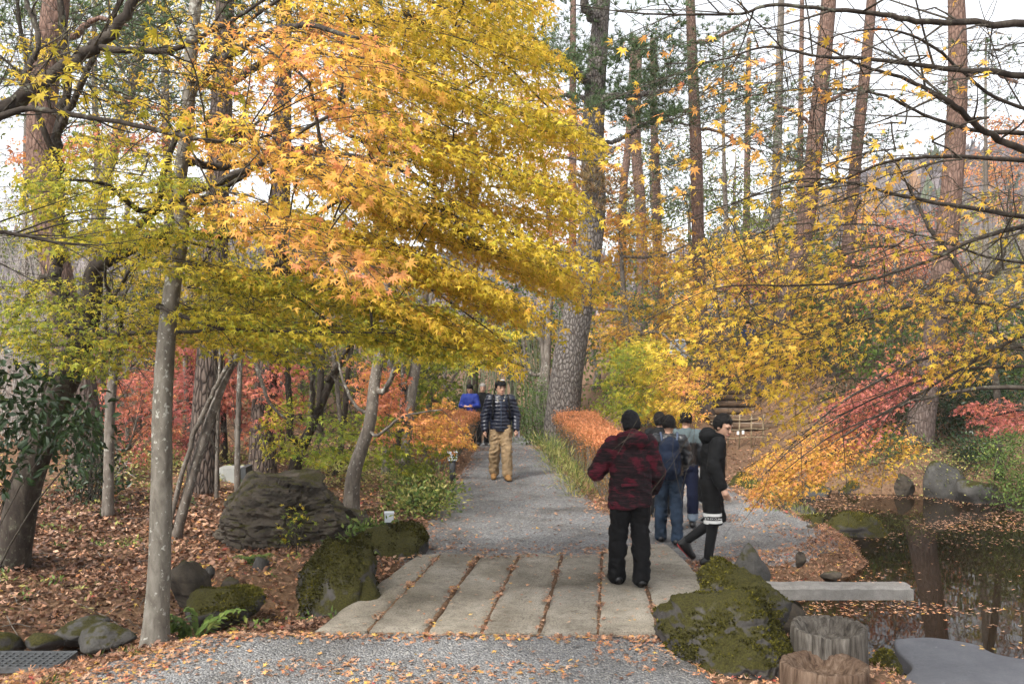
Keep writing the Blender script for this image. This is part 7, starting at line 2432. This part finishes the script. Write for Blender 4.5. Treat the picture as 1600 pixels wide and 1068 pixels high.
    def hood(self, mat, c=(0, -0.085, 1.44), r=(0.135, 0.075, 0.105), vox=None):
        f = Field(np.array(c) - 0.25, np.array(c) + 0.25, vox or self.vox)
        f.ell(c, r, 0.02)
        f.cap(np.array(c) + [-0.11, 0.05, 0.03], np.array(c) + [-0.07, 0.15, 0.0], 0.04, 0.03, 0.03)
        f.cap(np.array(c) + [0.11, 0.05, 0.03], np.array(c) + [0.07, 0.15, 0.0], 0.04, 0.03, 0.03)
        return self.put('hood', f, mat, 0.012, 12.0)

    def backpack(self, mat, c, r, strap_mat, d=0.03, name='backpack'):
        c, r = np.array(c, float), np.array(r, float)
        bp = None
        f = Field(c - r - 0.1, c + r + 0.1, min(self.vox, 0.012))
        f.cap(c + [0, 0, -r[2] * 0.62], c + [0, 0, r[2] * 0.55], r[0], r[0] * 0.86, 0.03, (1, r[0] / r[1], 1))
        f.cap(c + [0, -r[1] * 0.8, -r[2] * 0.5], c + [0, -r[1] * 0.8, -r[2] * 0.05], r[0] * 0.62, r[0] * 0.6, 0.02, (1, r[0] / r[1] * 1.2, 1))
        bp = self.put(name, f, mat, 0.008, 10.0)
        for s in (-1, 1):
            g_ = Geo()
            sh = self.J['shL' if s < 0 else 'shR']
            pth = smooth_path([c + [s * 0.09, r[1] * 0.6, r[2] * 0.75], sh + [-s * 0.07, -0.075, 0.05], sh + [-s * 0.065, 0.02, 0.088], sh + [-s * 0.055, 0.115, 0.0], sh + [-s * 0.03, 0.125, -0.16]], 16)
            g_.tube(pth, 0.017, 6)
            self.geo('strap', g_, strap_mat, parent=bp)
        return bp


# ------------------------------------------------------------------ the man in the red patterned jacket
def camo():
    m = NT('red_black_camouflage_cloth')
    v = m.coord((1, 1, 1.6))
    a = m.noise(v, 6.5, 4, 0.55, 0.3)
    st = m.noise(m.coord((9, 9, 75)), 1.0, 4, 0.65, 0.8)
    red = m.ramp(m.math('ADD', a, m.math('MULTIPLY', st, 0.16)), [(0.57, 0.0), (0.66, 1.0)])
    dark = m.ramp(st, [(0.35, (0.005, 0.004, 0.005)), (0.52, (0.014, 0.008, 0.010)), (0.68, (0.045, 0.013, 0.019))])
    rd = m.ramp(st, [(0.35, (0.040, 0.006, 0.011)), (0.6, (0.105, 0.010, 0.022))])
    m.base(m.mix(red, dark, rd), 0.8, 0.2)
    m.bump(m.mix(0.5, st, m.noise(v, 9, 4)), 0.4, 0.01)
    return m.m


CAMO = camo()
BLACK = cloth('black_trouser_cloth', (0.0045, 0.0045, 0.0052), 0.8, 8, 0.4, 0.3)
BLACK_COAT = cloth('black_coat_cloth', (0.0055, 0.0058, 0.0065), 0.85, 9, 0.4, 0.3)
SHOE_BLACK = plain('black_shoe_leather', (0.006, 0.0055, 0.006), 0.35, 0.5, 20, 0.2, 0.3)
GLOVE = plain('black_glove', (0.012, 0.012, 0.013), 0.7, 0.3)
pa = Person('man in red and black patterned hooded jacket standing on the stone bridge', (1.145, 9.28), math.radians(6), 1.67,
            dict(elL=(-0.335, 0.04, 1.10), wrL=(-0.20, 0.25, 1.13), elR=(0.275, 0.02, 1.10), wrR=(0.275, 0.19, 0.90), knL=(-0.115, 0.03, 0.50), knR=(0.10, 0.0, 0.50),
                 anL=(-0.125, 0.06, 0.085), toL=(-0.15, 0.215, 0.035), anR=(0.095, -0.07, 0.085), toR=(0.125, 0.085, 0.035), head=(0.0, 0.03, 1.575)),
            0.0135, head_yaw=math.radians(10), head_pitch=math.radians(-6))
pa.body(0.0145)
pa.hair(plain('dark_grey_hair', (0.010, 0.010, 0.012), 0.7, 0.2, 60, 0.6, 0.5, 0.01), 0.016, low=-0.06)
pa.face()
pa.jacket(CAMO, hem=0.765, wide=0.195, flat=1.42, arm=0.080, wr=0.016, flare=1.13, cuff=0.062)
pa.hood(CAMO, (0, -0.105, 1.43), (0.150, 0.075, 0.10))
pa.trousers(BLACK, thigh=0.108, knee=0.090, ankle=0.086, end=0.055, wr=0.020)
pa.shoes(SHOE_BLACK)
g_ = Geo()
g_.box((0, -0.178, 1.005), (0.26, 0.018, 0.022))
pa.geo('pocket_flap', g_, CAMO, smooth=False)

# ------------------------------------------------------------------ the three with the backpack and behind
JEANS = cloth('blue_denim', (0.022, 0.036, 0.060), 0.85, 5, 0.6, 0.7)
JEANS_DARK = cloth('dark_denim', (0.007, 0.010, 0.028), 0.85, 6, 0.4, 0.4)
CUFF = cloth('turned_denim_cuff', (0.20, 0.25, 0.31), 0.9)
SHINY = plain('shiny_black_jacket', (0.008, 0.009, 0.011), 0.32, 0.6, 14, 0.6, 0.4, 0.02)
NAVY_BAG = cloth('navy_backpack_cloth', (0.009, 0.016, 0.036), 0.7, 10, 0.4, 0.35)
BAG_STRAP = cloth('grey_strap', (0.075, 0.095, 0.14), 0.8)
pb = Person('visitor in shiny black jacket and blue jeans carrying a navy backpack', (1.92, 11.75), math.radians(-4), 1.56,
            dict(anL=(-0.10, -0.14, 0.12), knL=(-0.10, 0.06, 0.50), toL=(-0.10, 0.0, 0.035), anR=(0.095, 0.16, 0.085), knR=(0.10, 0.14, 0.50), toR=(0.13, 0.32, 0.035),
                 elR=(0.25, 0.0, 1.12), wrR=(0.22, 0.20, 1.00), elL=(-0.24, -0.02, 1.11), wrL=(-0.24, 0.10, 0.90)), 0.014)
pb.J['anL'], pb.J['toL'] = np.array([-0.10, 0.10, 0.085]), np.array([-0.11, 0.26, 0.035])
pb.J['anR'], pb.J['toR'] = np.array([0.10, -0.10, 0.085]), np.array([0.155, 0.05, 0.035])
pb.J['knR'], pb.J['knL'] = np.array([0.10, 0.02, 0.50]), np.array([-0.10, 0.09, 0.50])
pb.body(0.02)
pb.hair(HAIR, 0.015, low=-0.05)
pb.jacket(SHINY, hem=0.90, wide=0.17, wr=0.014, arm=0.072, collar=0.075)
pb.trousers(JEANS, 0.100, 0.082, 0.078, wr=0.020)
pb.shoes(SHOE_BLACK)
pb.backpack(NAVY_BAG, (-0.01, -0.20, 1.17), (0.155, 0.095, 0.25), BAG_STRAP)

TEAL = cloth('grey_teal_jacket', (0.070, 0.092, 0.098), 0.8, 9, 0.3, 0.3)
pc = Person('visitor in pale grey-teal top and cuffed dark jeans behind the black coat', (2.31, 12.75), math.radians(-8), 1.55,
            dict(anL=(-0.14, -0.20, 0.16), toL=(-0.15, -0.08, 0.04), knL=(-0.12, 0.04, 0.50), anR=(0.10, 0.10, 0.085), toR=(0.11, 0.26, 0.035)), 0.018)
pc.body(0.018, fingers=False)
pc.hair(HAIR, 0.015, low=-0.05)
pc.jacket(SHINY, hem=0.90, wide=0.165, wr=0.012, mats=(TEAL, lambda p: (p[:, 2] > 1.27)))
pc.trousers(JEANS_DARK, 0.10, 0.085, 0.08, end=0.14, mats=(CUFF, lambda p: (p[:, 2] < 0.22)))
pc.shoes(SHOE_BLACK)

pe = Person('dark-haired visitor mostly hidden between the red jacket and the navy backpack', (2.09, 13.6), 0.0, 1.47, {}, 0.016)
pe.body(0.02, fingers=False)
pe.hair(HAIR, 0.022, low=-0.09)
pe.jacket(BLACK_COAT, hem=0.85)
pe.trousers(BLACK)
pe.shoes(SHOE_BLACK)

# ------------------------------------------------------------------ the man in the black hooded coat
WHITE = plain('white_print', (0.62, 0.62, 0.61), 0.7, 0.3)
RED_SOLE = plain('red_sole', (0.42, 0.05, 0.05), 0.7, 0.3)
pd = Person('striding man in black hooded coat and black shorts with white stripes', (2.20, 10.62), math.radians(-100), 1.72,
            dict(hip=(0, 0.0, 0.90), chest=(0, 0.03, 1.25), neck=(0, 0.07, 1.405), head=(0.02, 0.135, 1.525), shL=(-0.165, 0.05, 1.35), shR=(0.175, 0.07, 1.345),
                 elR=(0.26, 0.02, 1.10), wrR=(0.285, 0.11, 0.90), elL=(-0.22, -0.03, 1.08), wrL=(-0.21, 0.03, 0.84),
                 knR=(0.10, 0.02, 0.48), anR=(0.085, -0.035, 0.085), toR=(0.09, 0.14, 0.033), knL=(-0.09, 0.07, 0.50), anL=(-0.10, -0.27, 0.24), toL=(-0.10, -0.215, 0.075)),
            0.0135, head_yaw=math.radians(-38), head_pitch=math.radians(-20))
pd.body(0.0098, curl=0.5)
pd.face()
pd.hair(HAIR, 0.018, front=0.055, low=-0.05)
pd.jacket(BLACK_COAT, hem=0.70, wide=0.165, flat=1.22, arm=0.072, wr=0.013, flare=1.02)
pd.hood(BLACK_COAT, (0, -0.035, 1.41), (0.135, 0.095, 0.10))
pd.trousers(plain('black_leggings', (0.004, 0.004, 0.0045), 0.7, 0.3), 0.085, 0.062, 0.048, wr=0.004, name='leggings')


def stripe(p):
    a, b = pd.J['hip'] + [0.082, 0, -0.02], pd.J['knR']
    e = b - a
    t = ((p - a) @ e) / (e @ e) * np.linalg.norm(e)
    L = np.linalg.norm(e)
    on = ((t > L - 0.115) & (t < L - 0.080)) | ((t > L - 0.040) & (t < L - 0.005))
    return on & (p[:, 0] > 0.0)


def short_cut(p):
    return 0.47 - p[..., 2]


pd.trousers(cloth('black_shorts', (0.005, 0.005, 0.0055), 0.8), 0.112, 0.094, 0.09, wr=0.006, name='shorts', cut=short_cut, mats=(WHITE, stripe), vox=0.0105)
pd.shoes(SHOE_BLACK, RED_SOLE)
tc = bpy.data.curves.new('stripe_lettering', 'FONT')
tc.body = 'RYS EX CLIPM'
tc.size = 0.030
tc.extrude = 0.001
tc.align_x = 'CENTER'
tmp = bpy.data.objects.new('stripe_lettering', tc)
COL.objects.link(tmp)
dg = bpy.context.evaluated_depsgraph_get()
tm = bpy.data.meshes.new_from_object(tmp.evaluated_get(dg))
bpy.data.objects.remove(tmp)
bpy.data.curves.remove(tc)
to = link('stripe_lettering', tm, WHITE, pd.root)
to.location = tuple((np.array([0.206, 0.02, 0.535]) * pd.s) @ pd.R.T)
to.rotation_euler = (math.radians(90), 0, math.radians(-100 + 90))

# ------------------------------------------------------------------ the walking man
NAVY = plain('navy_down_jacket', (0.0055, 0.008, 0.020), 0.38, 0.5, 30, 0.2, 0.3, 0.004)
KHAKI = cloth('khaki_trouser_cloth', (0.25, 0.175, 0.10), 0.85, 7, 0.8, 0.35)
TAN = plain('tan_boot', (0.26, 0.14, 0.05), 0.6, 0.35, 14, 0.2, 0.25)
COLLAR = cloth('pale_collar_lining', (0.32, 0.29, 0.23), 0.9)
pf = Person('man in navy quilted jacket and khaki trousers walking along the gravel path', (-0.2, 16.75), math.radians(180 + 4), 1.70,
            dict(elL=(-0.275, -0.02, 1.10), wrL=(-0.265, 0.09, 0.87), elR=(0.27, -0.03, 1.10), wrR=(0.275, 0.05, 0.86), anL=(-0.11, 0.15, 0.085), toL=(-0.13, 0.31, 0.04), knL=(-0.105, 0.12, 0.50),
                 anR=(0.11, -0.10, 0.09), toR=(0.125, 0.055, 0.035), knR=(0.105, 0.03, 0.49)), 0.0135, head_yaw=math.radians(16), head_pitch=math.radians(-3))
pf.body(0.0155)
pf.face(EYE)
pf.hair(HAIR, 0.018, front=0.05, low=-0.05)


def quilt(V):
    return 0.013 * (np.abs(np.sin(math.pi * (V[:, 2] + 0.25 * np.maximum(np.abs(V[:, 0]) - 0.2, 0)) / 0.062)) ** 0.7 - 0.5)


pf.jacket(NAVY, hem=0.84, wide=0.180, arm=0.080, wr=0.006, quilt=quilt, flare=1.04, collar=0.068, cuff=0.060)
f = Field(pf.J['neck'] - 0.2, pf.J['neck'] + 0.2, 0.011)
f.cap(pf.J['neck'] + [-0.075, 0.03, 0.005], pf.J['neck'] + [-0.050, 0.112, -0.075], 0.022, 0.014, 0.01)
f.cap(pf.J['neck'] + [0.075, 0.03, 0.005], pf.J['neck'] + [0.050, 0.112, -0.075], 0.022, 0.014, 0.01)
pf.put('collar', f, COLLAR)
g_ = Geo()
g_.tube([(0, 0.140, 1.36), (0, 0.158, 1.25), (0, 0.160, 1.05), (0, 0.158, 0.86)], 0.006, 5)
pf.geo('zip', g_, BAG_STRAP)
for s in (-1, 1):
    g_ = Geo()
    g_.tube(smooth_path([(s * 0.125, -0.08, 1.43), (s * 0.125, 0.03, 1.465), (s * 0.135, 0.125, 1.37), (s * 0.145, 0.145, 1.20), (s * 0.155, 0.10, 1.05)], 12), 0.018, 6)
    pf.geo('backpack_strap', g_, BLACK_COAT)
pf.trousers(KHAKI, 0.108, 0.092, 0.090, wr=0.024, end=0.10)
pf.shoes(TAN, BLACK, big=1.12)
c = pf.J['head']
f = Field(c - 0.22, c + 0.24, 0.0105)
f.ell(pf.hp((0, -0.012, 0.068)), (0.100, 0.114, 0.076), 0.01, pf.HR)
f.cut(lambda p: 0.052 - ((p - c) @ pf.HR)[..., 2])
f.cap(pf.hp((-0.05, 0.095, 0.060)), pf.hp((0.05, 0.095, 0.060)), 0.014, 0.014, 0.02)
cp = pf.put('cap', f, BLACK_COAT, 0.006, 40)
f = Field(c - 0.1, c + 0.25, 0.0105)
f.ell(pf.hp((-0.02, 0.03, 0.142)), (0.04, 0.03, 0.014), 0.0, pf.HR)
pf.put('cap_badge', f, WHITE, parent=cp)
g_ = Geo()
g_.box((-0.31, -0.06, 0.87), (0.03, 0.16, 0.30), 0.1)
pf.geo('paper_bag', g_, plain('pale_lilac_paper', (0.55, 0.50, 0.55), 0.8), smooth=False)

# ------------------------------------------------------------------ the pair coming behind him
BLUE = cloth('bright_blue_jacket', (0.012, 0.026, 0.17), 0.7, 9, 0.4, 0.3)
pg = Person('visitor in a bright blue jacket looking down behind the left hedge', (-1.12, 25.6), math.radians(180 - 10), 1.62, dict(elR=(0.25, 0.05, 1.12), wrR=(0.12, 0.22, 1.12), elL=(-0.25, 0.05, 1.12), wrL=(-0.12, 0.22, 1.12)), 0.022, head_pitch=math.radians(-25))
pg.body(0.022, fingers=False)
pg.face()
pg.hair(HAIR, 0.02, low=-0.07, vox=0.015)
pg.jacket(BLUE, hem=0.80, wide=0.175)
pg.trousers(BLACK)
pg.shoes(SHOE_BLACK)
ph = Person('grey-haired visitor in black clothes beside the one in blue', (-0.82, 26.9), math.radians(180), 1.72, {}, 0.022)
ph.body(0.022, fingers=False)
ph.face()
ph.hair(HAIR_GREY, 0.022, low=-0.08, vox=0.015)
ph.jacket(BLACK_COAT, hem=0.78)
ph.trousers(BLACK)
ph.shoes(SHOE_BLACK)

# ------------------------------------------------------------------ two on the slope by the steps
pi_ = Person('visitor in navy blue high on the garden steps behind yellow leaves', (6.95, 28.2), math.radians(150), 1.5, dict(anL=(-0.1, 0.18, 0.085), toL=(-0.11, 0.33, 0.035), knL=(-0.1, 0.16, 0.5)), 0.02)
pi_.body(0.026, fingers=False)
pi_.hair(HAIR, 0.02, vox=0.016)
pi_.jacket(cloth('navy_cotton', (0.02, 0.04, 0.11), 0.8), hem=0.82)
pi_.trousers(JEANS_DARK)
pi_.shoes(SHOE_BLACK)
pj = Person('visitor in a whitish top half hidden by orange leaves left of the steps', (4.95, 28.6), math.radians(170), 1.5, {}, 0.02)
pj.body(0.026, fingers=False)
pj.hair(HAIR, 0.02, vox=0.016)
pj.jacket(cloth('white_blue_cotton', (0.45, 0.52, 0.62), 0.8), hem=0.82)
pj.trousers(JEANS_DARK)
pj.shoes(SHOE_BLACK)

# ================================================================== THE AIR
hz = NT('haze_air')
hz.t.nodes.remove(hz.b)
pv = hz.n('VolumePrincipled')
pv.inputs['Color'].default_value = (0.86, 0.89, 0.95, 1)
pv.inputs['Density'].default_value = 0.0007
pv.inputs['Anisotropy'].default_value = 0.2
hz.l(pv.outputs[0], hz.out.inputs['Volume'])
g = Geo()
g.box((0, 170, 28), (900, 560, 62))
o = link('haze', g.mesh('haze', smooth=False), hz.m, kind='stuff')
tag(o, 'thin pale air between the near garden and the hill', 'haze', kind='stuff')
